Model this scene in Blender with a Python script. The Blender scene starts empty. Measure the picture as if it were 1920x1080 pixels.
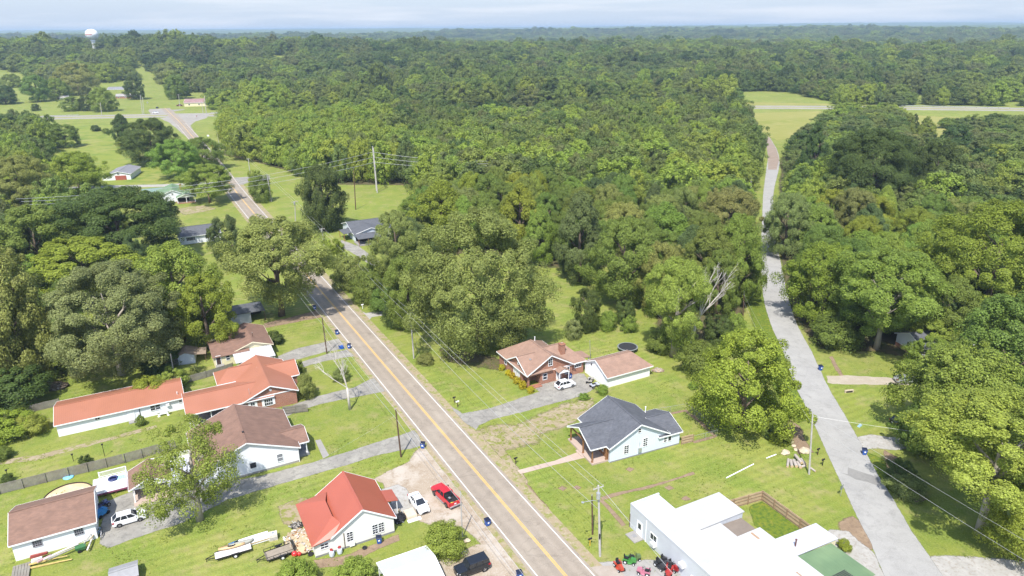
import bpy, math, random
import numpy as np
from mathutils import Vector, Matrix
random.seed(7); RNG=np.random.default_rng(7)
SC=bpy.context.scene; COL=SC.collection
rad=math.radians; PI=math.pi
# ---------------------------------------------------------------- camera (drone 67 m above a flat village)
CAM_H=67.0; F=1331.0; HY=52.0; ROLL=rad(0.45); PITCH=math.atan((540-HY)/F)
def PX(px,py,z=0.0):
    """ground (or height z) position seen at a photograph pixel, used to survey the place"""
    x=px-960.0;y=540.0-py;c,s=math.cos(ROLL),math.sin(ROLL);x,y=c*x+s*y,-s*x+c*y
    d=(x,F*math.cos(PITCH)+y*math.sin(PITCH),-F*math.sin(PITCH)+y*math.cos(PITCH))
    t=(z-CAM_H)/d[2]; return Vector((d[0]*t,d[1]*t,z))
def HT(base,top):
    """height of a thing standing at base px whose top is seen at row of top px"""
    R=PX(*base).xy.length; lo,hi=0.0,66.0
    for _ in range(50):
        m=(lo+hi)/2
        if PX(top[0],top[1],m).xy.length>R: lo=m
        else: hi=m
    return lo
def tag(o,label=None,cat=None,group=None,kind=None):
    if label:o['label']=label
    if cat:o['category']=cat
    if group:o['group']=group
    if kind:o['kind']=kind
    return o
def empty(name,loc,rz,label,cat,group=None):
    o=bpy.data.objects.new(name,None);COL.objects.link(o);o.location=loc;o.rotation_euler=(0,0,rz)
    o.empty_display_size=.5
    return tag(o,label,cat,group)
# ---------------------------------------------------------------- materials
MATS={}
def nt(m): return m.node_tree.nodes,m.node_tree.links
def mat(name,col,rough=.7,var=.15,scale=2.0,metal=0.0,bump=0.0,spec=.3,stripe=None,col2=None,scale2=.25,emit=None,gen=None,stain=0.0):
    """noise-varied principled material; stripe=(axis,period,depth,strength) draws seams or boards"""
    if name in MATS:return MATS[name]
    m=bpy.data.materials.new(name);m.use_nodes=True;N,L=nt(m);b=N['Principled BSDF']
    b.inputs['Roughness'].default_value=rough;b.inputs['Metallic'].default_value=metal
    b.inputs['Specular IOR Level'].default_value=spec
    tc=N.new('ShaderNodeTexCoord')
    n1=N.new('ShaderNodeTexNoise');n1.inputs['Scale'].default_value=scale;n1.inputs['Detail'].default_value=5;L.new(tc.outputs['Object'],n1.inputs['Vector'])
    n2=N.new('ShaderNodeTexNoise');n2.inputs['Scale'].default_value=scale2;n2.inputs['Detail'].default_value=4;L.new(tc.outputs['Object'],n2.inputs['Vector'])
    ad=N.new('ShaderNodeMath');ad.operation='ADD';L.new(n1.outputs['Fac'],ad.inputs[0]);L.new(n2.outputs['Fac'],ad.inputs[1])
    mr=N.new('ShaderNodeMapRange');mr.inputs['From Min'].default_value=.6;mr.inputs['From Max'].default_value=1.4
    mr.inputs['To Min'].default_value=1-var;mr.inputs['To Max'].default_value=1+var;L.new(ad.outputs[0],mr.inputs['Value'])
    mx=N.new('ShaderNodeMix');mx.data_type='RGBA';mx.inputs['A'].default_value=(*col,1);mx.inputs['B'].default_value=(*(col2 or col),1)
    r2=N.new('ShaderNodeMapRange');r2.inputs['From Min'].default_value=.42;r2.inputs['From Max'].default_value=.62;L.new(n2.outputs['Fac'],r2.inputs['Value'])
    L.new(r2.outputs[0],mx.inputs['Factor'])
    vm=N.new('ShaderNodeVectorMath');vm.operation='SCALE';L.new(mx.outputs['Result'],vm.inputs[0]);L.new(mr.outputs[0],vm.inputs['Scale'])
    out=vm.outputs[0];hsrc=n1.outputs['Fac']
    if stripe:
        ax,per,dep,st=stripe
        w=N.new('ShaderNodeTexWave');w.wave_type='BANDS';w.bands_direction=ax;w.wave_profile='SAW' if dep>=0 else 'SIN'
        w.inputs['Scale'].default_value=2*PI/(20*per);w.inputs['Distortion'].default_value=0
        L.new(tc.outputs['Object'],w.inputs['Vector'])
        r=N.new('ShaderNodeMapRange');r.inputs['From Min'].default_value=.8;r.inputs['From Max'].default_value=1;r.inputs['To Min'].default_value=1;r.inputs['To Max'].default_value=1-abs(dep)
        L.new(w.outputs['Fac'],r.inputs['Value'])
        v2=N.new('ShaderNodeVectorMath');v2.operation='SCALE';L.new(out,v2.inputs[0]);L.new(r.outputs[0],v2.inputs['Scale']);out=v2.outputs[0]
    L.new(out,b.inputs['Base Color'])
    if bump:
        bp=N.new('ShaderNodeBump');bp.inputs['Strength'].default_value=bump;bp.inputs['Distance'].default_value=.05;L.new(hsrc,bp.inputs['Height']);L.new(bp.outputs[0],b.inputs['Normal'])
    MATS[name]=m;return m
def brick_mat(name,c1,c2,mortar):
    if name in MATS:return MATS[name]
    m=bpy.data.materials.new(name);m.use_nodes=True;N,L=nt(m);b=N['Principled BSDF'];b.inputs['Roughness'].default_value=.85
    tc=N.new('ShaderNodeTexCoord');sp=N.new('ShaderNodeSeparateXYZ');L.new(tc.outputs['Object'],sp.inputs[0])
    ad=N.new('ShaderNodeMath');L.new(sp.outputs[0],ad.inputs[0]);L.new(sp.outputs[1],ad.inputs[1])
    cb=N.new('ShaderNodeCombineXYZ');L.new(ad.outputs[0],cb.inputs[0]);L.new(sp.outputs[2],cb.inputs[1])
    t=N.new('ShaderNodeTexBrick');t.inputs['Scale'].default_value=1;t.inputs['Brick Width'].default_value=.30;t.inputs['Row Height'].default_value=.10;t.inputs['Mortar Size'].default_value=.012
    t.inputs['Color1'].default_value=(*c1,1);t.inputs['Color2'].default_value=(*c2,1);t.inputs['Mortar'].default_value=(*mortar,1);L.new(cb.outputs[0],t.inputs['Vector'])
    n=N.new('ShaderNodeTexNoise');n.inputs['Scale'].default_value=.8;n.inputs['Detail'].default_value=5;L.new(tc.outputs['Object'],n.inputs['Vector'])
    mr=N.new('ShaderNodeMapRange');mr.inputs['To Min'].default_value=.7;mr.inputs['To Max'].default_value=1.3;L.new(n.outputs['Fac'],mr.inputs['Value'])
    vm=N.new('ShaderNodeVectorMath');vm.operation='SCALE';L.new(t.outputs['Color'],vm.inputs[0]);L.new(mr.outputs[0],vm.inputs['Scale']);L.new(vm.outputs[0],b.inputs['Base Color'])
    MATS[name]=m;return m
def shingle_mat(name,c1,c2):
    m=brick_mat(name,c1,c2,tuple(x*.8 for x in c1));N,L=nt(m)
    t=[n for n in N if n.type=='TEX_BRICK'][0];t.inputs['Brick Width'].default_value=.45;t.inputs['Row Height'].default_value=.16;t.inputs['Mortar Size'].default_value=.006
    sp=[n for n in N if n.type=='SEPXYZ'][0];ad=[n for n in N if n.type=='MATH'][0];cb=[n for n in N if n.type=='COMBXYZ'][0]
    for l in list(L):
        if l.to_node==ad or l.to_node==cb:L.remove(l)
    ad.operation='ADD';L.new(sp.outputs[0],ad.inputs[0]);L.new(sp.outputs[2],ad.inputs[1]);L.new(ad.outputs[0],cb.inputs[0]);L.new(sp.outputs[1],cb.inputs[1])
    return m
def ramp_layers(name,base,layers,rough=.9,bump=.3,bscale=3.0,soft=False,world=True):
    """ground-like material: base colour then (colour, noise scale, lo, hi) layers mixed over by noise"""
    if name in MATS:return MATS[name]
    m=bpy.data.materials.new(name);m.use_nodes=True;N,L=nt(m);b=N['Principled BSDF'];b.inputs['Roughness'].default_value=rough;b.inputs['Specular IOR Level'].default_value=.15
    tc=N.new('ShaderNodeTexCoord');cur=None
    for i,(c,s,lo,hi) in enumerate(layers):
        n=N.new('ShaderNodeTexNoise');n.inputs['Scale'].default_value=s;n.inputs['Detail'].default_value=6;n.inputs['Roughness'].default_value=.62
        mp=N.new('ShaderNodeMapping');mp.inputs['Location'].default_value=(i*37.1,i*11.7,i*5);L.new(tc.outputs['Object'],mp.inputs[0]);L.new(mp.outputs[0],n.inputs['Vector'])
        r=N.new('ShaderNodeMapRange');r.inputs['From Min'].default_value=lo;r.inputs['From Max'].default_value=hi;L.new(n.outputs['Fac'],r.inputs['Value'])
        x=N.new('ShaderNodeMix');x.data_type='RGBA';x.inputs['B'].default_value=(*c,1)
        if cur is None:x.inputs['A'].default_value=(*base,1)
        else:L.new(cur,x.inputs['A'])
        L.new(r.outputs[0],x.inputs['Factor']);cur=x.outputs['Result']
    L.new(cur,b.inputs['Base Color'])
    nb=N.new('ShaderNodeTexNoise');nb.inputs['Scale'].default_value=bscale;nb.inputs['Detail'].default_value=6;L.new(tc.outputs['Object'],nb.inputs['Vector'])
    bp=N.new('ShaderNodeBump');bp.inputs['Strength'].default_value=bump;bp.inputs['Distance'].default_value=.15;L.new(nb.outputs['Fac'],bp.inputs['Height']);L.new(bp.outputs[0],b.inputs['Normal'])
    if soft:
        at=N.new('ShaderNodeAttribute');at.attribute_name='cover'
        n=N.new('ShaderNodeTexNoise');n.inputs['Scale'].default_value=.9;n.inputs['Detail'].default_value=7;n.inputs['Roughness'].default_value=.7;L.new(tc.outputs['Object'],n.inputs['Vector'])
        a=N.new('ShaderNodeMath');a.operation='MULTIPLY_ADD';L.new(n.outputs['Fac'],a.inputs[0]);a.inputs[1].default_value=1.6;L.new(at.outputs['Fac'],a.inputs[2])
        r=N.new('ShaderNodeMapRange');r.inputs['From Min'].default_value=1.05;r.inputs['From Max'].default_value=1.5;L.new(a.outputs[0],r.inputs['Value'])
        tr=N.new('ShaderNodeBsdfTransparent');ms=N.new('ShaderNodeMixShader');L.new(r.outputs[0],ms.inputs[0]);L.new(tr.outputs[0],ms.inputs[1]);L.new(b.outputs[0],ms.inputs[2])
        L.new(ms.outputs[0],N['Material Output'].inputs['Surface'])
    MATS[name]=m;return m
# ---------------------------------------------------------------- mesh builder
class MB:
    def __init__(s): s.v=[];s.f=[];s.m=[]
    def poly(s,pts,m=0):
        i=len(s.v);s.v+= [tuple(p) for p in pts];s.f.append(tuple(range(i,i+len(pts))));s.m.append(m);return s
    def hexa(s,a,b,m=0):
        """solid between two equal polygons a (bottom loop) and b (top loop)"""
        n=len(a);i=len(s.v);s.v+=[tuple(p) for p in a]+[tuple(p) for p in b]
        s.f.append(tuple(range(i+n-1,i-1,-1)));s.f.append(tuple(range(i+n,i+2*n)));s.m+=[m,m]
        for k in range(n):
            j=(k+1)%n;s.f.append((i+k,i+j,i+n+j,i+n+k));s.m.append(m)
        return s
    def box(s,x0,y0,z0,x1,y1,z1,m=0):
        if x1<x0:x0,x1=x1,x0
        if y1<y0:y0,y1=y1,y0
        return s.hexa([(x0,y0,z0),(x1,y0,z0),(x1,y1,z0),(x0,y1,z0)],[(x0,y0,z1),(x1,y0,z1),(x1,y1,z1),(x0,y1,z1)],m)
    def slab(s,pts,t,m=0):
        """sheet with thickness t upward"""
        P=[Vector(p) for p in pts];n=(P[1]-P[0]).cross(P[2]-P[0])
        if n.z<0:P.reverse()
        return s.hexa(P,[p+Vector((0,0,t)) for p in P],m)
    def beam(s,p,q,w,h,m=0):
        p,q=Vector(p),Vector(q);d=(q-p).normalized();up=Vector((0,0,1)) if abs(d.z)<.95 else Vector((1,0,0))
        x=d.cross(up).normalized()*w/2;y=x.cross(d).normalized()*h/2
        return s.hexa([p-x-y,p+x-y,p+x+y,p-x+y],[q-x-y,q+x-y,q+x+y,q-x+y],m)
    def tube(s,pts,rs,n=8,m=0,cap=True):
        pts=[Vector(p) for p in pts]
        if not hasattr(rs,'__len__'):rs=[rs]*len(pts)
        i0=len(s.v);ref=None
        for k,p in enumerate(pts):
            d=(pts[min(k+1,len(pts)-1)]-pts[max(k-1,0)]).normalized()
            if ref is None:
                ref=d.cross(Vector((0,0,1)));ref=Vector((1,0,0)) if ref.length<.05 else ref.normalized()
            x=(ref-d*ref.dot(d)).normalized();y=d.cross(x);ref=x
            for j in range(n):
                a=2*PI*j/n;q=p+(x*math.cos(a)+y*math.sin(a))*rs[k];s.v.append(tuple(q))
        for k in range(len(pts)-1):
            for j in range(n):
                a=i0+k*n+j;b=i0+k*n+(j+1)%n;s.f.append((a,b,b+n,a+n));s.m.append(m)
        if cap:
            s.f.append(tuple(range(i0+n-1,i0-1,-1)));e=i0+(len(pts)-1)*n;s.f.append(tuple(range(e,e+n)));s.m+=[m,m]
        return s
    def cyl(s,c,r,h,n=16,m=0,r2=None): 
        c=Vector(c);return s.tube([c,c+Vector((0,0,h))],[r,r if r2 is None else r2],n,m)
    def lathe(s,prof,n=20,m=0,c=(0,0,0),cap=True):
        i0=len(s.v)
        for r,z in prof:
            for j in range(n):
                a=2*PI*j/n;s.v.append((c[0]+r*math.cos(a),c[1]+r*math.sin(a),c[2]+z))
        for k in range(len(prof)-1):
            for j in range(n):
                a=i0+k*n+j;b=i0+k*n+(j+1)%n;s.f.append((a,b,b+n,a+n));s.m.append(m)
        if not cap:return s
        s.f.append(tuple(range(i0+n-1,i0-1,-1)));e=i0+(len(prof)-1)*n;s.f.append(tuple(range(e,e+n)));s.m+=[m,m]
        return s
    def blob(s,c,r,m=0,n=8,jit=.15,sq=(1,1,1)):
        i0=len(s.v);rows=n//2+1
        for k in range(rows+1):
            t=PI*k/rows
            for j in range(n):
                a=2*PI*j/n+.3*k;q=r*(1+random.uniform(-jit,jit))
                s.v.append((c[0]+q*sq[0]*math.sin(t)*math.cos(a),c[1]+q*sq[1]*math.sin(t)*math.sin(a),c[2]+q*sq[2]*math.cos(t)))
        for k in range(rows):
            for j in range(n):
                a=i0+k*n+j;b=i0+k*n+(j+1)%n;s.f.append((b,a,a+n,b+n));s.m.append(m)
        return s
    def build(s,name,mats,parent=None,smooth=False,loc=None,rz=0):
        me=bpy.data.meshes.new(name);me.from_pydata(s.v,[],s.f)
        if not isinstance(mats,(list,tuple)):mats=[mats]
        for m in mats:me.materials.append(m)
        if len(mats)>1:me.polygons.foreach_set('material_index',s.m)
        if smooth:me.polygons.foreach_set('use_smooth',[True]*len(s.f))
        me.update()
        o=bpy.data.objects.new(name,me);COL.objects.link(o)
        if parent:o.parent=parent
        if loc is not None:o.location=loc
        o.rotation_euler=(0,0,rz);return o
def copy_tree(o,parent=None):
    c=o.copy();COL.objects.link(c)
    if parent:c.parent=parent
    for ch in list(o.children):copy_tree(ch,c)
    return c
def link_mesh(name,me,parent=None,loc=(0,0,0),rz=0,scale=(1,1,1)):
    o=bpy.data.objects.new(name,me);COL.objects.link(o);o.location=loc;o.rotation_euler=(0,0,rz);o.scale=scale
    if parent:o.parent=parent
    return o
# ---------------------------------------------------------------- shared materials
W_PAINT=mat('white_paint',(.78,.79,.80),.55,.06,.8)
W_SIDE=mat('white_siding',(.74,.76,.80),.6,.05,.6,stripe=('Z',.2,.16,1))
W_PANEL=mat('white_wall_panel',(.50,.52,.56),.6,.06,.5,stripe=('X',.6,.10,1))
BLUE_SIDE=mat('pale_blue_siding',(.60,.66,.73),.6,.05,.6,stripe=('X',.4,.12,1))
CREAM=mat('cream_siding',(.66,.60,.40),.65,.06,.8,stripe=('Z',.2,.14,1))
GLASS=mat('window_glass',(.03,.035,.05),.08,.3,.6,spec=.6)
SHADE=mat('painted_dark_shade',(.03,.028,.026),.9,.2)  # near-black colour standing in for shade inside porches, carports and openings
CONC=mat('concrete',(.30,.285,.265),.85,.18,1.2,bump=.15,col2=(.25,.24,.23),scale2=.3)
PINKCONC=mat('pale_pink_concrete',(.42,.33,.275),.85,.1,1.2)
GREYFOUND=mat('grey_foundation',(.22,.22,.23),.9,.2,1.5)
WOOD_NEW=mat('new_brown_timber',(.26,.13,.06),.7,.2,4,stripe=('Z',.2,.2,1))
WOOD_FENCE=mat('tan_fence_board',(.43,.33,.21),.85,.22,1.5,stripe=('X',.15,.3,1))
WOOD_OLD=mat('weathered_grey_board',(.25,.235,.20),.9,.3,1.6,stripe=('X',.17,.35,1),col2=(.19,.17,.145),scale2=.6)
POLE_BR=mat('brown_creosote_wood',(.10,.06,.04),.85,.25,3)
POLE_GR=mat('grey_weathered_pole',(.40,.38,.36),.85,.2,3)
STEEL=mat('galvanised_steel',(.48,.50,.52),.45,.12,2,metal=.6)
BLACK=mat('black_metal',(.02,.02,.022),.5,.2)
RUBBER=mat('black_rubber',(.018,.018,.02),.8,.2)
CHROME=mat('bright_rim',(.55,.56,.58),.25,.05,metal=.8)
BINBLUE=mat('blue_bin_plastic',(.025,.09,.36),.45,.15,3)
BINLID=mat('dark_bin_lid',(.015,.02,.045),.5,.15)
WIREM=mat('grey_aluminium_wire',(.5,.5,.5),.4,.05,metal=.3)
BRICK=brick_mat('red_brick',(.33,.13,.075),(.25,.095,.06),(.36,.26,.20))
R_BROWN=shingle_mat('brown_shingles',(.215,.125,.09),(.17,.10,.075))
R_TAN=shingle_mat('rosy_brown_shingles',(.285,.18,.135),(.25,.16,.12))
R_GREY=shingle_mat('charcoal_shingles',(.105,.11,.125),(.075,.08,.095))
R_DGREY=shingle_mat('dark_grey_shingles',(.10,.105,.12),(.08,.085,.095))
R_ORANGE=mat('orange_metal_roof',(.355,.15,.095),.4,.09,.5,stripe=('X',.3,.2,1),col2=(.31,.13,.08))
R_ORANGE2=mat('orange_metal_roof_house',(.355,.15,.095),.4,.09,.5,stripe=('Y',.3,.14,1),col2=(.31,.13,.08))
R_RED=mat('red_metal_roof',(.37,.10,.062),.33,.06,.5,spec=.6,stripe=('Y',.3,.2,1),col2=(.335,.09,.056))
R_GREEN=mat('green_roof',(.13,.205,.11),.6,.1,.6,stripe=('X',.6,.1,1),col2=(.16,.235,.125))
R_WHITE=mat('white_coated_roof',(.50,.50,.505),.6,.09,.5,col2=(.40,.40,.395),scale2=.18)
R_METAL=mat('white_metal_roof',(.47,.48,.53),.4,.05,.6,stripe=('Y',.28,.14,1))
R_TIN=mat('corrugated_tin',(.62,.62,.64),.4,.12,.6,stripe=('X',.55,.6,1),metal=.2)
# ---------------------------------------------------------------- ground and roads
def hsm(a,b,x):
    t=np.clip((x-a)/(b-a),0,1);return t*t*(3-2*t)
def vnoise(x,y,seed):
    """smooth value noise for the relief of the far country"""
    xi=np.floor(x);yi=np.floor(y);xf=x-xi;yf=y-yi
    def h(i,j):
        n=np.sin(i*127.1+j*311.7+seed*74.7)*43758.5453;return n-np.floor(n)
    u=xf*xf*(3-2*xf);v=yf*yf*(3-2*yf)
    return (h(xi,yi)*(1-u)+h(xi+1,yi)*u)*(1-v)+(h(xi,yi+1)*(1-u)+h(xi+1,yi+1)*u)*v
def relief(x,y):
    x=np.asarray(x,float);y=np.asarray(y,float)
    R=np.hypot(x,y);az=np.arctan2(x,y)
    rid=np.interp(az,[-.75,-.45,-.15,.1,.4,.75],[36,37,25,19,12,15])
    g=np.where(R<1500,np.exp(-((R-1500)/330)**2),np.exp(-((R-1500)/420)**2))
    h=rid*g*hsm(650,1100,R)
    h+=hsm(800,1600,R)*10*(vnoise(x/260,y/260,1)-.5)
    far=hsm(2300,3600,R)
    h+=far*(4+42*vnoise(x/1500,y/1100,3)**1.3)
    h+=hsm(6000,12000,R)*34*vnoise(x/5000,y/2600,5)
    return h
GRASS=ramp_layers('lawn_grass',(0.194,0.226,0.039),[((0.238,0.248,0.067),.045,.42,.66),((0.149,0.203,0.032),.16,.44,.60),((0.269,0.242,0.101),.33,.51,.70),((0.121,0.164,0.032),1.3,.50,.74),((0.256,0.276,0.073),4.0,.47,.72),((0.126,0.160,0.035),9.0,.52,.75)],bump=.6,bscale=4)
def add_mow(m):
    N,L=nt(m);b=N['Principled BSDF'];src=b.inputs['Base Color'].links[0].from_socket;tc=[n for n in N if n.type=='TEX_COORD'][0]
    mp=N.new('ShaderNodeMapping');mp.inputs['Rotation'].default_value=(0,0,rad(-28));L.new(tc.outputs['Object'],mp.inputs[0]);w=N.new('ShaderNodeTexWave');w.inputs['Scale'].default_value=2*PI/(20*1.6);w.inputs['Distortion'].default_value=2.2;w.inputs['Detail'].default_value=2;w.inputs['Detail Scale'].default_value=.35;w.bands_direction='Y';L.new(mp.outputs[0],w.inputs['Vector'])
    n=N.new('ShaderNodeTexNoise');n.inputs['Scale'].default_value=.04;L.new(tc.outputs['Object'],n.inputs['Vector']);r=N.new('ShaderNodeMapRange');r.inputs['From Min'].default_value=.4;r.inputs['From Max'].default_value=.6;r.inputs['To Min'].default_value=.02;r.inputs['To Max'].default_value=.16;L.new(n.outputs['Fac'],r.inputs['Value'])
    mu=N.new('ShaderNodeMath');mu.operation='MULTIPLY_ADD';L.new(w.outputs['Fac'],mu.inputs[0]);L.new(r.outputs[0],mu.inputs[1]);mu.inputs[2].default_value=.94;v=N.new('ShaderNodeVectorMath');v.operation='SCALE';L.new(src,v.inputs[0]);L.new(mu.outputs[0],v.inputs['Scale']);L.new(v.outputs[0],b.inputs['Base Color'])
add_mow(GRASS)
def add_cracks(m,scale=.22,amount=.35,tracks=False):
    N,L=nt(m);b=N['Principled BSDF'];src=b.inputs['Base Color'].links[0].from_socket;tc=[n for n in N if n.type=='TEX_COORD'][0]
    n=N.new('ShaderNodeTexNoise');n.inputs['Scale'].default_value=.6;n.inputs['Detail'].default_value=5;L.new(tc.outputs['Object'],n.inputs['Vector']);ad=N.new('ShaderNodeVectorMath');ad.operation='MULTIPLY_ADD';L.new(n.outputs['Color'],ad.inputs[0]);ad.inputs[1].default_value=(3,3,0);L.new(tc.outputs['Object'],ad.inputs[2])
    v=N.new('ShaderNodeTexVoronoi');v.feature='DISTANCE_TO_EDGE';v.inputs['Scale'].default_value=scale;L.new(ad.outputs[0],v.inputs['Vector']);r=N.new('ShaderNodeMapRange');r.inputs['From Min'].default_value=.0;r.inputs['From Max'].default_value=.018;r.inputs['To Min'].default_value=1-amount;r.inputs['To Max'].default_value=1;L.new(v.outputs['Distance'],r.inputs['Value'])
    k=N.new('ShaderNodeVectorMath');k.operation='SCALE';L.new(src,k.inputs[0]);L.new(r.outputs[0],k.inputs['Scale']);out=k.outputs[0]
    if tracks:
        at=N.new('ShaderNodeAttribute');at.attribute_name='across';s=N.new('ShaderNodeMath');s.operation='MULTIPLY';L.new(at.outputs['Fac'],s.inputs[0]);s.inputs[1].default_value=2*PI/1.62;c=N.new('ShaderNodeMath');c.operation='COSINE';L.new(s.outputs[0],c.inputs[0]);g=N.new('ShaderNodeMath');g.operation='MULTIPLY_ADD';L.new(c.outputs[0],g.inputs[0]);g.inputs[1].default_value=.05;g.inputs[2].default_value=.98;k2=N.new('ShaderNodeVectorMath');k2.operation='SCALE';L.new(out,k2.inputs[0]);L.new(g.outputs[0],k2.inputs['Scale']);out=k2.outputs[0]
    L.new(out,b.inputs['Base Color'])
def build_ground():
    rs=[0]+list(np.geomspace(20,700,30))+list(np.linspace(740,2600,48))+list(np.geomspace(2700,45000,60))
    ths=np.linspace(-rad(105),rad(105),181)
    V=[];Fc=[]
    for r in rs:
        for t in ths:V.append((r*math.sin(t),r*math.cos(t)-80*math.exp(-r/200),0))
    V=np.array(V);V[:,2]=relief(V[:,0],V[:,1])-.0
    n=len(ths)
    for i in range(len(rs)-1):
        for j in range(n-1):
            a=i*n+j;Fc.append((a,a+1,a+n+1,a+n))
    me=bpy.data.meshes.new('ground');me.from_pydata(V.tolist(),[],[f[::-1] for f in Fc]);me.materials.append(GRASS)
    me.polygons.foreach_set('use_smooth',[True]*len(Fc));me.update()
    o=bpy.data.objects.new('ground',me);COL.objects.link(o);tag(o,kind='structure')
build_ground()
def dense(pts,step):
    out=[]
    for i,p in enumerate(pts):
        q=pts[(i+1)%len(pts)];d=(q-p).length;k=max(1,int(d/step))
        for j in range(k):out.append(p+(q-p)*(j/k))
    return out
PAVED=[]
def patch(name,pts,z,m,soft=0,jit=.12,step=1.2,world=False):
    """flat sheet following surveyed outline, with an uneven edge"""
    P=[Vector((p[0],p[1])) if world else PX(*p).xy for p in pts]
    if soft==0 and m.name in ('old_concrete_drive','pale_chip_asphalt'):soft=.3
    A=sum(P[i].x*P[(i+1)%len(P)].y-P[(i+1)%len(P)].x*P[i].y for i in range(len(P)))
    if A<0:P.reverse()
    if m.name in ('old_concrete_drive','pale_chip_asphalt','gravel_lot','white_gravel','grey_gravel','beige_apron','pale_pink_concrete','concrete','sandy_concrete','highway_asphalt') or name=='forest_floor':PAVED.append(list(P))
    P=dense(P,step)
    P=[p+Vector((random.uniform(-jit,jit),random.uniform(-jit,jit))) for p in P]
    n=len(P);V=[(p.x,p.y,z) for p in P];Fc=[tuple(range(n))]
    cov=[1.0]*n
    if soft:
        for i,p in enumerate(P):
            t=(P[(i+1)%n]-P[i-1]);t=t.normalized() if t.length>1e-6 else Vector((1,0));o=Vector((t.y,-t.x))
            q=p+o*soft;V.append((q.x,q.y,z-.001))
        for i in range(n):
            j=(i+1)%n;Fc.append((i,n+i,n+j,j))
        cov+= [-.2]*n
    me=bpy.data.meshes.new(name);me.from_pydata(V,[],Fc);me.materials.append(m)
    if soft:
        at=me.attributes.new('cover','FLOAT','POINT');at.data.foreach_set('value',cov)
    me.update();o=bpy.data.objects.new(name,me);COL.objects.link(o);tag(o,kind='structure');return o
def strip(name,pts,hw,z,m,off=0.0,kind='structure',hw2=None):
    """ribbon of half width hw along a world polyline, shifted sideways by off"""
    P=[Vector((p[0],p[1])) for p in pts];V=[];Fc=[]
    for i,p in enumerate(P):
        t=(P[min(i+1,len(P)-1)]-P[max(i-1,0)]).normalized();o=Vector((t.y,-t.x))
        for s in (-1,1):
            q=p+o*(off+s*hw);V.append((q.x,q.y,z))
    for i in range(len(P)-1):Fc.append((2*i,2*i+1,2*i+3,2*i+2))
    Fc=[f if (Vector(V[f[1]])-Vector(V[f[0]])).cross(Vector(V[f[2]])-Vector(V[f[0]])).z>0 else f[::-1] for f in Fc]
    me=bpy.data.meshes.new(name);me.from_pydata(V,[],Fc);me.materials.append(m);me.update()
    at=me.attributes.new('across','FLOAT','POINT');at.data.foreach_set('value',[off+(-hw,hw)[i%2] for i in range(len(V))])
    o=bpy.data.objects.new(name,me);COL.objects.link(o);tag(o,kind=kind);return o
def smooth_line(pts,step=6):
    P=[Vector((p[0],p[1])) for p in pts];out=[]
    for i in range(len(P)-1):
        p0=P[max(i-1,0)];p1=P[i];p2=P[i+1];p3=P[min(i+2,len(P)-1)];k=max(1,int((p2-p1).length/step))
        for j in range(k):
            t=j/k;out.append(.5*((2*p1)+(p2-p0)*t+(2*p0-5*p1+4*p2-p3)*t*t+(3*p1-p0-3*p2+p3)*t**3))
    out.append(P[-1]);return out
ASPH=ramp_layers('worn_asphalt',(0.274,0.232,0.187),[((0.318,0.274,0.223),.12,.45,.68),((0.230,0.195,0.157),.5,.5,.72),((0.336,0.296,0.247),6,.5,.75)],bump=.1,bscale=20)
ASPH2=ramp_layers('pale_chip_asphalt',(0.297,0.292,0.281),[((0.339,0.333,0.319),.2,.42,.68),((0.255,0.250,0.239),.7,.5,.72),((0.365,0.359,0.345),7,.5,.75)],bump=.1,bscale=20,soft=True)
DRIVE=ramp_layers('old_concrete_drive',(0.248,0.235,0.212),[((0.316,0.303,0.266),.3,.45,.66),((0.179,0.172,0.154),.8,.5,.7),((0.137,0.133,0.120),2.4,.6,.74)],bump=.15,bscale=6,soft=True)
add_cracks(ASPH,.22,.16,True);add_cracks(ASPH2,.2,.09);add_cracks(DRIVE,.35,.28)
GRAVEL=ramp_layers('gravel_lot',(0.336,0.274,0.207),[((0.414,0.364,0.308),.2,.45,.62),((0.263,0.202,0.140),.7,.48,.68),((0.470,0.431,0.381),5,.52,.75)],soft=True,bump=.4,bscale=9)
PALEG=ramp_layers('white_gravel',(0.336,0.324,0.300),[((0.395,0.381,0.359),.6,.45,.65),((0.252,0.221,0.186),1.8,.5,.72)],soft=True,bump=.4,bscale=9)
DIRT=ramp_layers('bare_brown_dirt',(.23,.165,.11),[((.29,.215,.145),.5,.45,.7),((.17,.12,.085),1.6,.5,.7)],soft=True,bump=.5,bscale=5)
DRYG=ramp_layers('dry_worn_grass',(.27,.22,.14),[((.34,.28,.20),.35,.42,.64),((.19,.20,.05),1.1,.48,.6)],soft=True,bump=.5,bscale=5)
TALLG=ramp_layers('rank_weedy_grass',(.13,.17,.02),[((.20,.20,.03),.6,.5,.7),((.07,.12,.02),2,.45,.62)],soft=True,bump=.8,bscale=3)
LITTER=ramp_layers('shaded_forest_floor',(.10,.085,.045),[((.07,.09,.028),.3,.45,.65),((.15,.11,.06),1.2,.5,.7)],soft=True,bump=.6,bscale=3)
FIELD=ramp_layers('pale_field_grass',(.24,.235,.065),[((.19,.21,.04),.02,.45,.65),((.28,.26,.09),.08,.5,.7)],soft=True,bump=.4,bscale=1)
WHITE_LINE=mat('white_road_paint',(.58,.57,.54),.7,.12,3)
YEL_LINE=mat('yellow_road_paint',(.62,.38,.10),.7,.15,3)
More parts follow.
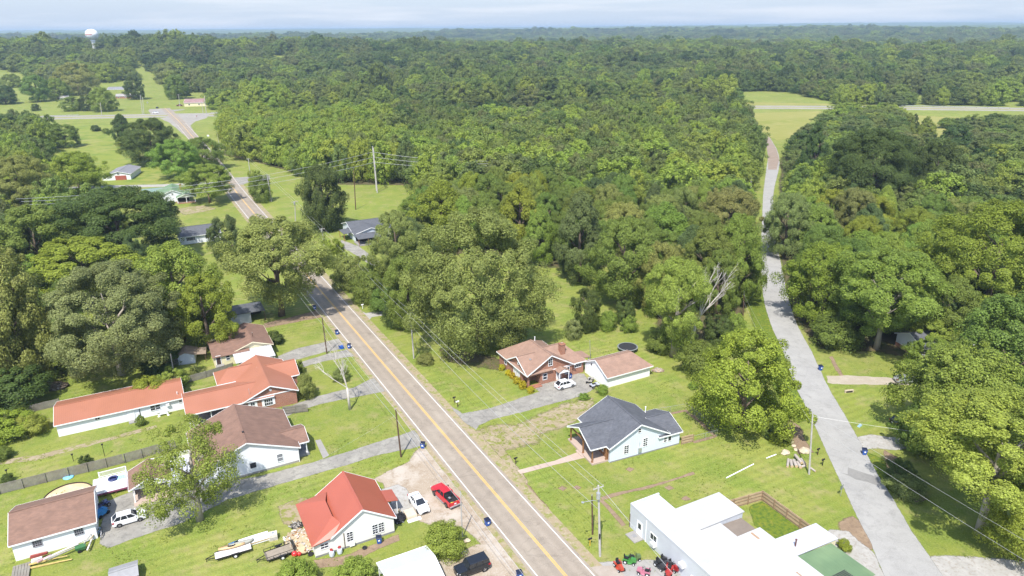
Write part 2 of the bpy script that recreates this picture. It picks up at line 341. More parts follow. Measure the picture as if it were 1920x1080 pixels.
# main road: straight through the village, then curving to the crossing and on north
a=PX(1060,1079).xy;b=PX(614,560).xy;c2=PX(451.5,370.5).xy
u=(b-a).normalized()
road_pts=[a-u*45,a,b,c2,PX(412,318).xy,PX(383,282).xy,PX(359,254).xy,PX(337,229).xy,PX(315,208).xy,PX(295,188).xy,PX(281,167).xy,PX(272,152).xy,PX(266,144).xy]
RL=smooth_line(road_pts,8)
strip('main_road',RL,3.75,.020,ASPH)
near=[p for p in RL if p.y<560]
for nm,off,m in (('left_edge_line',-3.25,WHITE_LINE),('right_edge_line',3.25,WHITE_LINE)):strip('road_marking',near,.075,.026,m,off)
for off in (-.13,.13):strip('road_marking',RL[:-6],.065,.026,YEL_LINE,off)
# soft shoulders
strip('road_verge',near[:40],.9,.0105,ramp_layers('verge_dirt',(.29,.235,.15),[((.2,.21,.06),.7,.48,.6),((.36,.30,.22),2,.5,.7)]),4.35)
strip('road_verge',near[:40],.55,.0105,MATS['verge_dirt'],-4.1)
# crossing highway with two carriageways
hl=PX(80,221).xy;hr=PX(1895,205).xy;hm=PX(420,214.5).xy;hq=PX(1410,201).xy
HW=smooth_line([hl+(hl-hm)*2.2,hl,hm,(hm+hq)/2+Vector((0,6)),hq,hr,hr+(hr-hq)*1.2],25)
strip('highway_shoulder',HW,13.5,.008,ramp_layers('highway_verge',(.24,.235,.07),[((.30,.27,.11),.1,.5,.7)]))
HASPH=ramp_layers('highway_asphalt',(.275,.255,.225),[((.315,.295,.26),.05,.45,.7),((.24,.22,.2),.3,.5,.7)],bump=.1)
for off in (-8.2,8.2):
    strip('highway',HW,5.2,.016,HASPH,off)
    for e in (-4.3,4.3):strip('road_marking',HW,.12,.024,WHITE_LINE,off+e)
P0=PX(337,226).xy
patch('road_junction',[(300,222),(345,214),(392,213.5),(388,221),(366,228),(357,236),(368,254),(350,257),(330,240),(318,230)],.018,HASPH,0,.3,4)
patch('road_junction',[(278,208),(285,200),(300,195),(312,207),(330,214),(285,215)],.0185,HASPH,0,.3,4)
# pale side street on the right: surveyed left and right edges
sl=[(1700,1140),(1660,1080),(1634,1015),(1615,982),(1593,935),(1576,899),(1562,871),(1543,828),(1516,770),(1488,715),(1467,653),(1447,610),(1433,560),(1428,503),(1428,450),(1430,400),(1432,360),(1437,320),(1440,295),(1437,268),(1431,252)]
sr=[(1812,1140),(1766,1080),(1737,1037),(1708,996),(1670,931),(1646,893),(1624,852),(1603,815),(1575,765),(1550,722),(1520,658),(1493,607),(1474,545),(1462,487),(1454,450),(1450,400),(1450,360),(1459,320),(1461,300),(1456,280),(1443,258)]
E1=smooth_line([PX(*p).xy for p in sl],2.5);E2=smooth_line([PX(*p).xy for p in sr],2.5)
patch('side_street',list(E1)+list(reversed(E2)),.020,ASPH2,0,.05,3,world=True)
T=lambda pts,x0,y0,s:[(x0+x/s,y0+y/s) for x,y in pts]
patch('road_patch',T([(1150,125),(1225,145),(1228,82),(1500,172),(1540,262),(1400,215),(1300,192),(1240,160)],1340,860,4.909),.024,mat('dark_road_patch',(.22,.215,.205),.9,.15,2),0,.04,1)
patch('street_end',[(1431,252),(1443,258),(1456,280),(1461,300),(1456,318),(1440,318),(1440,290),(1436,268)],.023,ramp_layers('brown_gravel_road',(0.252,0.199,0.160),[((0.296,0.242,0.200),.3,.45,.7)]),0,.1,2)
patch('driveway',[(1700,1055),(1760,1045),(1830,1048),(1960,1056),(1990,1110),(1770,1090),(1735,1050)],.010,PALEG,.8)
# ---------------------------------------------------------------- drives, lots, worn ground (surveyed outlines)
patch('driveway',[(846,763),(867,776),(920,766),(1012,735),(1003,724),(1030,712),(1064,699),(1095,701),(1112,729),(1091,742),(1045,754),(920,787),(897,797),(893,806),(868,788)],.012,DRIVE)
patch('driveway',[(776,808),(789,826),(787,836),(700,855),(600,886),(498,915),(427,936),(345,978),(262,1005),(205,1026),(188,1018),(196,945),(204,940),(249,922),(320,905),(420,905),(491,893),(600,864)],.012,DRIVE)
patch('driveway',[(702,709),(720,734),(690,739),(671,743),(600,757),(560,770),(525,785),(520,772),(560,756),(597,743),(664,727)],.012,DRIVE)
patch('driveway',[(650,656),(664,668),(640,671),(604,678),(560,690),(546,692),(546,684),(560,681),(604,667)],.012,DRIVE)
patch('driveway',[(634,635),(648,652),(604,661),(560,673),(524,682),(522,668),(560,653),(597,645)],.0125,DRIVE)
patch('driveway',[(497,607),(560,592),(603,580),(612,592),(560,602),(499,614)],.008,DIRT,.8)
patch('driveway',[(676,582),(684,588),(738,581),(739,588),(697,594),(688,602),(670,584)],.008,PALEG,.5)
patch('driveway',[(640,450),(672,462),(712,492),(700,500),(668,478),(640,462)],.012,DRIVE)
patch('driveway',[(1550,705),(1588,704),(1685,709),(1710,722),(1560,720),(1553,718)],.010,ramp_layers('sandy_concrete',(.34,.295,.235),[((.40,.355,.29),.5,.45,.7),((.3,.29,.16),2,.58,.72)]),0,.15)
patch('driveway',[(1606,822),(1634,816),(1692,824),(1720,835),(1677,842),(1634,839),(1622,842)],.008,PALEG,.6)
patch('gravel_lot',[(795,838),(866,923),(914,983),(960,1038),(1003,1092),(830,1120),(823,1047),(870,1034),(905,1020),(890,1003),(869,986),(818,984),(784,972),(757,958),(742,952),(736,935),(722,905),(705,897),(740,880),(772,866),(781,846)],.008,GRAVEL,.7)
patch('gravel_lot',[(1094,1058),(1170,1054),(1236,1052),(1290,1090),(1300,1110),(1130,1110)],.008,ramp_layers('grey_gravel',(.29,.28,.265),[((.36,.34,.32),.5,.45,.7),((.18,.19,.08),1.2,.6,.72)],soft=True,bump=.4,bscale=9),.6)
patch('concrete_apron',[(1100,1064),(1150,1060),(1160,1068),(1200,1110),(1135,1110)],.014,ramp_layers('beige_apron',(.31,.265,.22),[((.36,.315,.27),.6,.45,.7)]),0,.1)
patch('concrete_pad',[(714,919),(746,909),(760,917),(774,950),(778,968),(766,968),(752,955),(742,945)],.013,PALEG,.4)
patch('walkway',[(970,882),(1040,864),(1086,847),(1098,858),(1040,872),(976,889)],.03,PINKCONC,0,.02)
patch('walkway',[(591,826),(601,824),(617,854),(606,860)],.03,CONC,0,.02)
patch('worn_ground',[(975,800),(1037,773),(1074,758),(1107,750),(1092,773),(1066,790),(1010,808)],.006,DRYG,2.2)
patch('worn_ground',[(896,812),(935,800),(1005,808),(1000,826),(950,838),(930,840)],.006,DRYG,2.2)
patch('bare_soil',[(1228,779),(1286,769),(1318,793),(1344,819),(1302,830),(1301,828),(1339,818),(1315,795),(1285,771),(1229,781)],.0062,DIRT,.35)
patch('bare_soil',[(1479,788),(1497,800),(1506,825),(1520,846),(1498,850),(1487,830)],.006,DIRT,.8)
patch('bare_soil',[(1578,980),(1600,970),(1612,980),(1633,1011),(1632,1027),(1606,1012),(1578,994)],.006,DIRT,.9)
patch('gravel_lot',[(1560,995),(1590,998),(1616,1022),(1634,1036),(1652,1074),(1662,1110),(1560,1110),(1540,1010)],.007,PALEG,.6)
patch('bare_soil',[(1660,846),(1680,860),(1700,890),(1720,925),(1735,935),(1716,940),(1690,915),(1668,880)],.006,DIRT,.8)
patch('bare_soil',[(525,950),(570,935),(600,960),(600,985),(535,980)],.006,DRYG,.8)
patch('bare_soil',[(590,1050),(640,1046),(745,1004),(748,1012),(640,1060),(600,1064)],.006,DIRT,.4)
patch('bare_soil',[(985,905),(1000,925),(1050,985),(1100,1045),(1090,1050),(1030,985),(990,935)],.006,DIRT,.6)
patch('gravel_lot',[(996,935),(1010,945),(1060,1010),(1100,1056),(1085,1050),(1040,1000)],.007,PALEG,.3)
patch('bare_soil',[(905,815),(935,850),(975,900),(988,905),(960,865),(925,822)],.0065,DRYG,.6)
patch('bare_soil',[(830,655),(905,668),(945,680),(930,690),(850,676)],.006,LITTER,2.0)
for q in ((1082,914),(1055,916),(1180,880),(1255,915),(1286,935)):patch('bare_soil',[(q[0]-6,q[1]),(q[0],q[1]-3),(q[0]+6,q[1]),(q[0],q[1]+3)],.0065,DIRT,.5)
patch('weedy_garden',[(1408,950),(1429,941),(1500,990),(1455,1010),(1418,985)],.006,TALLG,.5)
patch('rank_grass',[(1405,560),(1428,540),(1450,615),(1490,725),(1515,780),(1495,790),(1470,760),(1440,690)],.005,TALLG,1.5)
patch('rank_grass',[(1625,850),(1650,860),(1690,920),(1676,925),(1650,890)],.005,TALLG,.8)
patch('worn_path',[(0,862),(67,855),(195,823),(292,798),(293,801),(195,828),(67,862),(0,870)],.006,DRYG,.4)
patch('worn_path',[(1128,934),(1151,926),(1230,908),(1301,886),(1302,888),(1230,911),(1151,930),(1130,938)],.006,DIRT,.25)
patch('worn_path',[(1128,936),(1150,958),(1172,984),(1169,986),(1146,961),(1124,938)],.006,DIRT,.25)
patch('worn_path',[(1560,668),(1572,690),(1582,706),(1576,706),(1566,692),(1556,670)],.006,DIRT,.3)
patch('country_lane',[(95,352),(190,348.5),(301,346),(410,341),(410,344.5),(301,350),(190,352.5),(95,356)],.010,PALEG,.8,.2,4)
patch('country_lane',[(438,333),(469,331),(505,329),(505,338),(469,341),(455,346),(444,346)],.012,DRIVE,0,.2,3)
patch('store_lot',[(312,200),(330,193),(352,193),(352,201),(345,206),(325,209)],.012,DRIVE,0,.3,4)
patch('store_lot',[(300,180),(345,176),(346,180),(318,186),(303,188)],.011,PALEG,1.,.3,4)
patch('field',[(40,240),(150,232),(235,236),(330,300),(300,345),(180,346),(70,320),(40,280)],.004,ramp_layers('meadow_grass',(.19,.225,.04),[((.25,.25,.075),.05,.45,.65),((.12,.18,.03),.12,.5,.66)],soft=True),6,1,8)
patch('field',[(0,160),(40,162),(70,185),(160,186),(165,205),(70,207),(0,185)],.004,FIELD,6,1,10)
patch('field',[(1366,184),(1380,176),(1425,172),(1490,175),(1560,192),(1548,197),(1390,199)],.004,FIELD,5,1,8)
patch('field',[(1405,212),(1540,208),(1500,240),(1480,260),(1458,262),(1425,245)],.004,FIELD,3,1,8)
patch('field',[(1700,216),(1830,222),(1790,235),(1750,262),(1730,284),(1705,280)],.004,FIELD,3,1,8)
patch('worn_ground',[(335,392),(380,386),(400,392),(350,402)],.006,DRYG,2)
patch('driveway',[(283,162),(313,160),(313,162),(284,164.5)],.010,PALEG,.8,.2,4)
patch('driveway',[(274,151.5),(300,150),(300,151.5),(275,153)],.010,PALEG,.8,.2,4)
# leaf litter under the dense woods
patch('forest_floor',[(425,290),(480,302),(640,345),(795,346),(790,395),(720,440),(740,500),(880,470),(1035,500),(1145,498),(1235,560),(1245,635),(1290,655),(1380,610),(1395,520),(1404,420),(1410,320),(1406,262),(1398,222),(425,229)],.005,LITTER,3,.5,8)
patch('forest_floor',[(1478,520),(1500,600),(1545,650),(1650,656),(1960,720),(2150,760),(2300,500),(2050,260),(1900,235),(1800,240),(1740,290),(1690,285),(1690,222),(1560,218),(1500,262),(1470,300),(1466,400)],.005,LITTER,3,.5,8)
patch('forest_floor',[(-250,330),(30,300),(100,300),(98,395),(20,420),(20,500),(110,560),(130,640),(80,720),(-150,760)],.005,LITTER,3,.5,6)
# ---------------------------------------------------------------- building kit
def mapax(ax):
    return (lambda a,b,z:(a,b,z)) if ax=='v' else (lambda a,b,z:(b,a,z))
def gable_walls(W,u0,u1,v0,v1,ax,ze,zr,g0=True,g1=True,z0=0,m=0):
    M=mapax(ax);a0,a1,b0,b1=(u0,u1,v0,v1) if ax=='v' else (v0,v1,u0,u1);am=(a0+a1)/2
    W.box(u0,v0,z0,u1,v1,ze,m)
    def prism(p,q):
        A=[M(a0,p,ze),M(a1,p,ze),M(am,p,zr)];B=[M(a0,q,ze),M(a1,q,ze),M(am,q,zr)];W.hexa(A,B,m)
    if g0 and g1:prism(b0,b1)
    elif g0:prism(b0,(b0+b1)/2)
    elif g1:prism((b0+b1)/2,b1)
def gable_roof(R,Tm,u0,u1,v0,v1,ax,ze,zr,ov=.4,rk=.35,t=.14,hip0=0,hip1=0,m=0,trim=True):
    """two slopes with ridge along ax; hip0/hip1 = hip run at the low/high end, 0 = gable"""
    M=mapax(ax);a0,a1,b0,b1=(u0,u1,v0,v1) if ax=='v' else (v0,v1,u0,u1)
    am=(a0+a1)/2;sl=(zr-ze)/((a1-a0)/2);el=ze-sl*ov
    A0,A1=a0-ov,a1+ov;B0=b0-(ov if hip0 else rk);B1=b1+(ov if hip1 else rk);r0=B0+hip0;r1=B1-hip1
    def S(pts):R.slab([M(*p) for p in pts],t,m)
    S([(A0,B0,el),(am,r0,zr),(am,r1,zr),(A0,B1,el)]);S([(A1,B0,el),(A1,B1,el),(am,r1,zr),(am,r0,zr)])
    if hip0:S([(A0,B0,el),(A1,B0,el),(am,r0,zr)])
    if hip1:S([(A0,B1,el),(am,r1,zr),(A1,B1,el)])
    if trim and Tm is not None:
        h=.2;e=.03
        for A in (A0-e,A1+e):Tm.beam(M(A,B0,el+.02),M(A,B1,el+.02),.05,h)
        for hp,B in ((hip0,B0-e),(hip1,B1+e)):
            if hp:Tm.beam(M(A0,B,el+.02),M(A1,B,el+.02),.05,h)
            else:
                for A in (A0,A1):Tm.beam(M(A,B,el+.03),M(am,B,zr+.03),.05,h)
    # ridge cap
    R.beam(M(am,r0,zr+t+.01),M(am,r1,zr+t+.01),.3,.05,m)
def fbox(Mb,o,r,n,x0,z0,x1,z1,d0,d1,m=0):
    o,r,n=Vector(o),Vector(r),Vector(n);up=Vector((0,0,1))
    P=lambda x,z,d:o+r*x+up*z+n*d
    Mb.hexa([P(x0,z0,d0),P(x1,z0,d0),P(x1,z0,d1),P(x0,z0,d1)],[P(x0,z1,d0),P(x1,z1,d0),P(x1,z1,d1),P(x0,z1,d1)],m)
FACES={'f':((1,0,0),(0,-1,0)),'l':((0,1,0),(-1,0,0)),'r':((0,1,0),(1,0,0)),'b':((1,0,0),(0,1,0))}
def window(par,face,pos,at,z,w,h,nx=2,ny=2,frame=None,shutters=None,name='window',pane=None):
    """window centred at pos along a wall plane located at `at`"""
    r,n=FACES[face];o=(pos,at,z) if face in 'fb' else (at,pos,z)
    M=MB();f=.07
    fbox(M,o,r,n,-w/2-f,-f,-w/2,h+f,.0,.07);fbox(M,o,r,n,w/2,-f,w/2+f,h+f,.0,.07)
    fbox(M,o,r,n,-w/2,-f,w/2,0,.0,.09);fbox(M,o,r,n,-w/2,h,w/2,h+f,.0,.07)
    for i in range(1,nx):x=-w/2+w*i/nx;fbox(M,o,r,n,x-.022,0,x+.022,h,.03,.062)
    for i in range(1,ny):zz=h*i/ny;t=.04 if i*2==ny else .022;fbox(M,o,r,n,-w/2,zz-t,w/2,zz+t,.028,.06)
    if shutters:
        for s in (-1,1):fbox(M,o,r,n,s*(w/2+f)+(0 if s>0 else -.38),-.03,s*(w/2+f)+(.38 if s>0 else 0),h+.03,.0,.04,1)
    fr=M.build(name,[frame or W_PAINT,shutters or W_PAINT],par)
    G=MB();fbox(G,o,r,n,-w/2,0,w/2,h,.0,.025);G.build('pane',pane or GLASS,fr);return fr
def door(par,face,pos,at,z,w,h,m,glass=True,name='door'):
    r,n=FACES[face];o=(pos,at,z) if face in 'fb' else (at,pos,z)
    M=MB();fbox(M,o,r,n,-w/2,0,w/2,h,.0,.05,0)
    for s in (-1,1):fbox(M,o,r,n,s*(w/2+.05)-.05,0,s*(w/2+.05)+.05,h+.08,0,.08,1)
    fbox(M,o,r,n,-w/2,h,w/2,h+.09,0,.078,1)
    d=M.build(name,[m,W_PAINT],par)
    if glass:
        G=MB();fbox(G,o,r,n,-w*.32,h*.5,w*.32,h*.92,.05,.06);G.build('pane',GLASS,d)
    K=MB();fbox(K,o,r,n,w*.34,h*.45,w*.42,h*.5,.05,.1);K.build('handle',STEEL,d);return d
def posts(par,pts,z0,z1,w,m,name='post'):
    for x,y in pts:
        M=MB();M.box(x-w/2,y-w/2,z0,x+w/2,y+w/2,z1);M.box(x-w*.8,y-w*.8,z0,x+w*.8,y+w*.8,z0+.12);M.build(name,m,par)
def pipe(par,x,y,z0,z1,r=.06,m=None,name='vent_pipe'):
    M=MB();M.cyl((x,y,z0),r,z1-z0,10);M.cyl((x,y,z1-.08),r*1.5,.1,10);M.build(name,m or W_PAINT,par)
TH=rad(28)
# ---------------------------------------------------------------- A red brick house, rosy brown roof
O=PX(920+335/4.8,600+612/4.8)
h=empty('brick_house',O,TH,'red brick house with rosy brown cross-gabled roof, beside the white car and white garage','house')
W=MB();R=MB();Tm=MB()
W.box(2.9,0,0,10.3,12.3,3.0);W.box(0,2.4,0,2.9,12.3,3.0);W.box(0,0,2.35,2.9,2.4,3.0)
for p in ((.0,.0),):W.box(0,0,0,.35,.35,2.35)
W.box(0,.35,0,.25,2.4,.5)
W.hexa([(0,0,3.0),(10.3,0,3.0),(5.15,0,6.0)],[(0,6,3.0),(10.3,6,3.0),(5.15,6,6.0)])
W.hexa([(0,0,3.0),(0,7.8,3.0),(0,3.9,5.2)],[(5,0,3.0),(5,7.8,3.0),(5,3.9,5.2)])
W.box(5,.5,0,13.4,8.2,2.99)
W.build('wall',BRICK,h)
gable_roof(R,Tm,0,10.3,0,12.3,'v',3.0,6.0,.45,.5,.14,0,4.6)
gable_roof(R,None,0,5,0,7.8,'u',3.02,5.22,.45,.5,.14)
for A in (0-.45,7.8+.45):Tm.beam((-.53,A,2.82),(-.53,3.9,5.28),.06,.22)
gable_roof(R,Tm,5,13.4,.5,8.2,'u',2.98,5.7,.45,.4,.14,0,3.4)
R.slab([(13.8,1.6,2.55),(15.9,1.6,2.35),(15.9,5,2.35),(13.8,5,2.55)],.12)
R.build('roof',R_TAN,h);Tm.build('trim',W_PAINT,h)
M=MB();M.box(8.9,2.1,3.6,9.9,3.1,6.35);M.box(8.8,2.0,6.35,10.,3.2,6.55);M.box(9.15,2.35,6.55,9.65,2.85,6.7);ch=M.build('chimney',BRICK,h)
window(h,'f',5.15,0,3.7,.85,1.5,2,3);window(h,'f',3.9,0,.95,.9,1.25,1,2);window(h,'f',9.1,0,1.0,1.0,1.4,2,2)
window(h,'f',12.0,.5,1.5,1.5,1.0,3,1);window(h,'l',4.6,0,.6,2.5,1.5,3,1,pane=mat('blind_white',(.6,.6,.6),.4,.1));window(h,'l',9.4,0,1.2,.8,1.2,1,2);window(h,'l',3.9,0,3.55,.5,.8,1,2)
window(h,'l',1.5,2.9,.0,.01,.01,1,1) if False else None
door(h,'f',7.1,0,.2,.95,2.05,W_PAINT)
M=MB();M.box(6.3,-1.5,0,8.5,0,.2);M.box(6.3,-1.9,0,8.5,-1.5,.1);M.build('porch_step',BRICK,h)
M=MB();M.slab([(6.1,-1.7,2.45),(7.4,-1.7,3.05),(7.4,0,3.05),(6.1,0,2.45)],.1);M.slab([(8.7,-1.7,2.45),(8.7,0,2.45),(7.4,0,3.05),(7.4,-1.7,3.05)],.1);pr=M.build('porch_roof',R_TAN,h)
M=MB();M.poly([(6.2,-1.68,2.42),(8.6,-1.68,2.42),(7.4,-1.68,3.0)]);M.box(6.2,-1.68,2.3,8.6,-1.6,2.44);M.build('trim',W_PAINT,pr)
posts(h,[(6.3,-1.6),(8.5,-1.6)],.2,2.35,.12,W_PAINT)
M=MB();M.box(.4,-.9,0,2.8,0,.22);M.box(.4,-.5,.22,2.8,0,.42);M.build('porch_step',BRICK,h)
pipe(h,6.6,8.8,4.5,6.2,.09,W_PAINT);pipe(h,2.0,2.6,3.6,4.75,.16,STEEL,'roof_vent')
posts(h,[(15.6,1.9),(15.6,4.7)],0,2.35,.12,W_PAINT)
# white garage beside it
O=PX(920+1045/4.8,600+612/4.8)
h=empty('garage',O,TH,'white garage with rosy brown hipped roof next to the red brick house','garage')
W=MB();R=MB();Tm=MB();gable_walls(W,0,10.6,0,7.8,'u',2.5,4.4,True,False);W.build('wall',W_PAINT,h)
gable_roof(R,Tm,0,10.6,0,7.8,'u',2.5,4.4,.45,.3,.13,0,2.6);R.build('roof',R_TAN,h);Tm.build('trim',W_PAINT,h)
M=MB();fbox(M,(0,3.9,0),(0,1,0),(-1,0,0),-2.4,0,2.4,2.15,0,.05);[fbox(M,(0,3.9,0),(0,1,0),(-1,0,0),-2.4,z,2.4,z+.03,.05,.07) for z in (.5,1.0,1.5)];M.build('garage_door',W_PAINT,h)
M=MB();fbox(M,(0,5.4,2.75),(0,1,0),(-1,0,0),-.08,0,.08,.3,0,.2);M.build('wall_lamp',BLACK,h)
# ---------------------------------------------------------------- B pale blue house, charcoal roof
O=PX(1143,868)
h=empty('blue_house',O,rad(23.5),'pale blue house with charcoal shingle roof and open timber porch','house')
W=MB();R=MB();Tm=MB()
gable_walls(W,0,11.0,0,9.8,'v',3.05,5.95);gable_walls(W,9.9,13.7,-.012,7.6,'u',2.55,4.0)
W.build('wall',BLUE_SIDE,h)
gable_roof(R,Tm,0,11.0,0,9.8,'v',3.05,5.95,.4,.45,.14)
gable_roof(R,Tm,9.6,13.7,0,7.6,'u',2.6,4.05,.35,.35,.14)
# porch cross gable facing the road
gable_roof(R,None,-3.0,5,.9,8.3,'u',3.0,4.85,.35,.3,.14)
for A,B in ((.55,4.6),(8.65,4.6)):Tm.beam((-3.36,A,2.86),(-3.36,B,4.92),.06,.2)
Tm.beam((-3.3,.5,2.9),(0,.5,2.9),.05,.2);Tm.beam((-3.3,8.7,2.9),(0,8.7,2.9),.05,.2)
R.build('roof',R_GREY,h);Tm.build('trim',W_PAINT,h)
M=MB();M.box(-.05,.4,.3,-.004,9.2,3.0);M.build('porch_wall',WOOD_NEW,h)
M=MB();M.box(-3.0,.5,0,0,8.9,.3);M.box(-3.4,3.4,0,-3.0,5.4,.15);M.build('porch_floor',PINKCONC,h)
posts(h,[(-2.75,.95),(-2.75,4.0),(-2.75,8.3),(-.25,.75)],.3,2.75,.2,WOOD_NEW)
M=MB();M.beam((-2.75,.7,2.82),(-2.75,8.6,2.82),.15,.25);M.beam((-2.75,4.6,2.9),(-2.75,4.6,4.7),.15,.15);M.beam((-2.75,1,2.9),(-2.75,4.6,4.6),.12,.15);M.beam((-2.75,8.3,2.9),(-2.75,4.6,4.6),.12,.15);M.beam((-2.75,.95,2.7),(0,.95,2.7),.12,.2);M.beam((-2.75,8.3,2.7),(0,8.3,2.7),.12,.2);M.build('porch_beam',WOOD_NEW,h)
door(h,'l',5.0,-.05,.3,.95,2.05,BLACK);window(h,'l',7.2,-.05,1.1,1.2,1.3,2,2);window(h,'l',2.6,-.05,1.1,1.2,1.3,2,2)
window(h,'f',3.1,0,1.0,.85,1.5,2,4);window(h,'f',6.75,0,1.45,.8,1.5,2,4);window(h,'f',5.5,0,4.35,.55,.75,1,2)
window(h,'f',10.75,-.012,1.2,.55,.8,1,2);window(h,'f',11.65,-.012,1.2,.6,.85,1,1)
M=MB();M.box(5.35,-.3,.7,5.95,0,1.5);M.tube([(5.65,-.06,1.5),(5.65,-.06,2.6)],.04,6);M.tube([(5.65,-.1,0),(5.65,-.1,.7)],.03,6);M.build('electric_meter',STEEL,h)
pipe(h,11.3,6.9,2.9,4.2,.09)
M=MB();M.box(0,-.03,0,13.7,-.001,.22);M.build('foundation',GREYFOUND,h)
# ---------------------------------------------------------------- C white flat-roofed workshop
O=PX(1040+755/5.4,880+575/5.4)
h=empty('workshop',O,TH,'long white flat-roofed workshop with green lean-to by the two roads','workshop')
W=MB();W.box(0,-32,0,5,0,3.6);W.box(5,-8.4,0,13.1,-3.6,3.2);W.box(5,-12,0,8.8,-8.4,3.0);W.box(5,-32,0,12.5,-12,3.15);W.box(8.8,-11.6,0,12.6,-8.4,2.4)
W.box(-.02,-32,3.6,.2,0.02,3.95);W.box(.2,-.2,3.6,5,.02,3.95);W.build('wall',W_PANEL,h)
M=MB();M.slab([(.2,-32,3.62),(5.1,-32,3.42),(5.1,-.2,3.42),(.2,-.2,3.62)],.1);M.slab([(5.1,-8.5,3.3),(13.3,-8.5,3.22),(13.3,-3.5,3.22),(5.1,-3.5,3.3)],.16);M.slab([(5.1,-32,3.3),(12.7,-32,3.18),(12.7,-11.9,3.18),(5.1,-11.9,3.3)],.14);M.slab([(5.1,-11.9,3.1),(8.8,-11.9,3.02),(8.8,-8.5,3.02),(5.1,-8.5,3.1)],.15);M.build('roof',R_WHITE,h)
M=MB();M.slab([(8.85,-11.75,2.65),(12.75,-11.75,2.42),(12.75,-8.55,2.42),(8.85,-8.55,2.65)],.1);M.build('low_roof',mat('tarred_brown_roof',(.20,.165,.135),.85,.15,1.5),h)
M=MB();M.slab([(12.72,-18,3.0),(20.8,-18,2.55),(20.8,-14.4,2.55),(12.72,-14.4,3.0)],.1);lr=M.build('lean_to_roof',R_METAL,h);M=MB();M.box(12.5,-17.9,0,20.5,-14.6,2.5);M.build('lean_to_wall',CREAM,h)
M=MB();M.slab([(12.72,-24.6,2.9),(19.4,-24.6,2.4),(19.4,-18.03,2.4),(12.72,-18.03,2.9)],.08);M.build('green_roof',R_GREEN,h);M=MB();M.box(12.5,-24.3,0,19.,-18.1,2.35);M.build('lean_to_wall',mat('green_metal_wall',(.10,.18,.14),.6,.1,stripe=('Y',.4,.15,1)),h)
M=MB();[M.beam((17.2-.0+.02*k,-24.3+.0,2.0),(17.2,-24.3,2.0),.01,.01) for k in ()]
pipe(h,14.2,-16.6,2.7,4.1,.1,mat('rusty_flue',(.13,.06,.045),.8,.3,4),'flue')
door(h,'l',-2.3,0,.1,.95,2.1,W_PAINT,True)
window(h,'l',-2.2,-.055,1.25,.5,.6,2,2,name='door_window') if False else None
window(h,'l',-5.3,0,1.35,1.3,.95,2,1);window(h,'l',-15.5,0,1.0,1.3,1.2,2,1);window(h,'l',-13.4,0,.6,1.0,.8,1,1)
for y,z in ((-5.6,.75),(-11.3,1.7)):
    M=MB();M.box(-.55,y-.4,z,-.0,y+.4,z+.55);[M.box(-.56,y-.35,z+.08+k*.1,-.55,y+.35,z+.12+k*.1,1) for k in range(4)];M.build('air_conditioner',[W_PAINT,STEEL],h)
M=MB();M.box(-1.6,-3.3,0,-.02,-1.2,.12);M.build('door_step',CONC,h)
M=MB();M.box(-1.0,-2.4,.125,-.4,-1.8,.14);M.build('door_mat',GREYFOUND,h)
M=MB();M.tube([(-.06,-3.7,0),(-.06,-3.7,3.5)],.05,8);M.build('downpipe',W_PAINT,h);M=MB();M.tube([(-.06,-.1,0),(-.06,-.1,2.2)],.05,8);M.build('downpipe',POLE_BR,h)
M=MB()
for v_ in (-14.5,-17.5,-20.5,-23.5):M.beam((.3,v_,3.735),(5.0,v_,3.545),.07,.03)
for u_ in (7.5,10.0):M.beam((u_,-31,3.405),(u_,-12,3.405),.06,.03)
M.build('roof_seam',mat('grey_seam',(.5,.5,.5),.7),h)
M=MB();M.box(10.6,-13.6,3.36,10.95,-12.2,3.372);M.build('rust_stain',mat('rusty_strip',(.33,.22,.14),.85,.3,3),h);M=MB();M.box(10.0,-22,3.38,10.3,-20.2,3.392);M.build('rust_stain',mat('rusty_strip',(.33,.22,.14),.85,.3,3),h)
M=MB();[M.box(13.6+.0,-24.4+.22*k,2.98-.02,16.2,-24.3+.22*k,3.03) for k in range(9)];M.build('roof_slats',mat('dark_slats',(.06,.07,.06),.7),h)
# L shaped board fence behind it
f=empty('board_fence',O,TH,'tan board fence enclosing the weedy yard behind the white workshop','fence')
def panel_fence(f,pts,hh,m,post_m,sp=2.4,back=1,rails=True,thick=.04):
    M=MB();Rl=MB();P=[Vector(p) for p in pts]
    for i in range(len(P)-1):
        a,b=P[i],P[i+1];d=(b-a).normalized();n=Vector((-d.y,d.x))*back;L=(b-a).length;k=int(L/.16)
        for j in range(k):
            p=a+d*(j*.16+.01);q=a+d*(j*.16+.15);z=hh+random.uniform(-.02,.02)
            M.hexa([(p.x,p.y,.05),(q.x,q.y,.05),(q.x+n.x*thick,q.y+n.y*thick,.05),(p.x+n.x*thick,p.y+n.y*thick,.05)],[(p.x,p.y,z),(q.x,q.y,z),(q.x+n.x*thick,q.y+n.y*thick,z),(p.x+n.x*thick,p.y+n.y*thick,z)])
        if rails:
            for z in (.35,hh*.55,hh-.25):
                o=-n*.05;Rl.beam((a.x+o.x,a.y+o.y,z),(b.x+o.x,b.y+o.y,z),.05,.09)
        k=max(1,round(L/sp))
        for j in range(k+1):
            p=a+d*(L*j/k)-n*.09
            if j==k and i<len(P)-2:continue
            Pm=MB();Pm.box(p.x-.05,p.y-.05,0,p.x+.05,p.y+.05,hh+.03);Pm.build('post',post_m,f)
    M.build('board_panel',m,f)
    if rails:Rl.build('rail',post_m,f)
panel_fence(f,[(13.2,-3.9),(21.0,-4.8),(20.8,-14.4)],1.75,WOOD_FENCE,mat('brown_post',(.29,.20,.125),.85,.2),2.4,1)
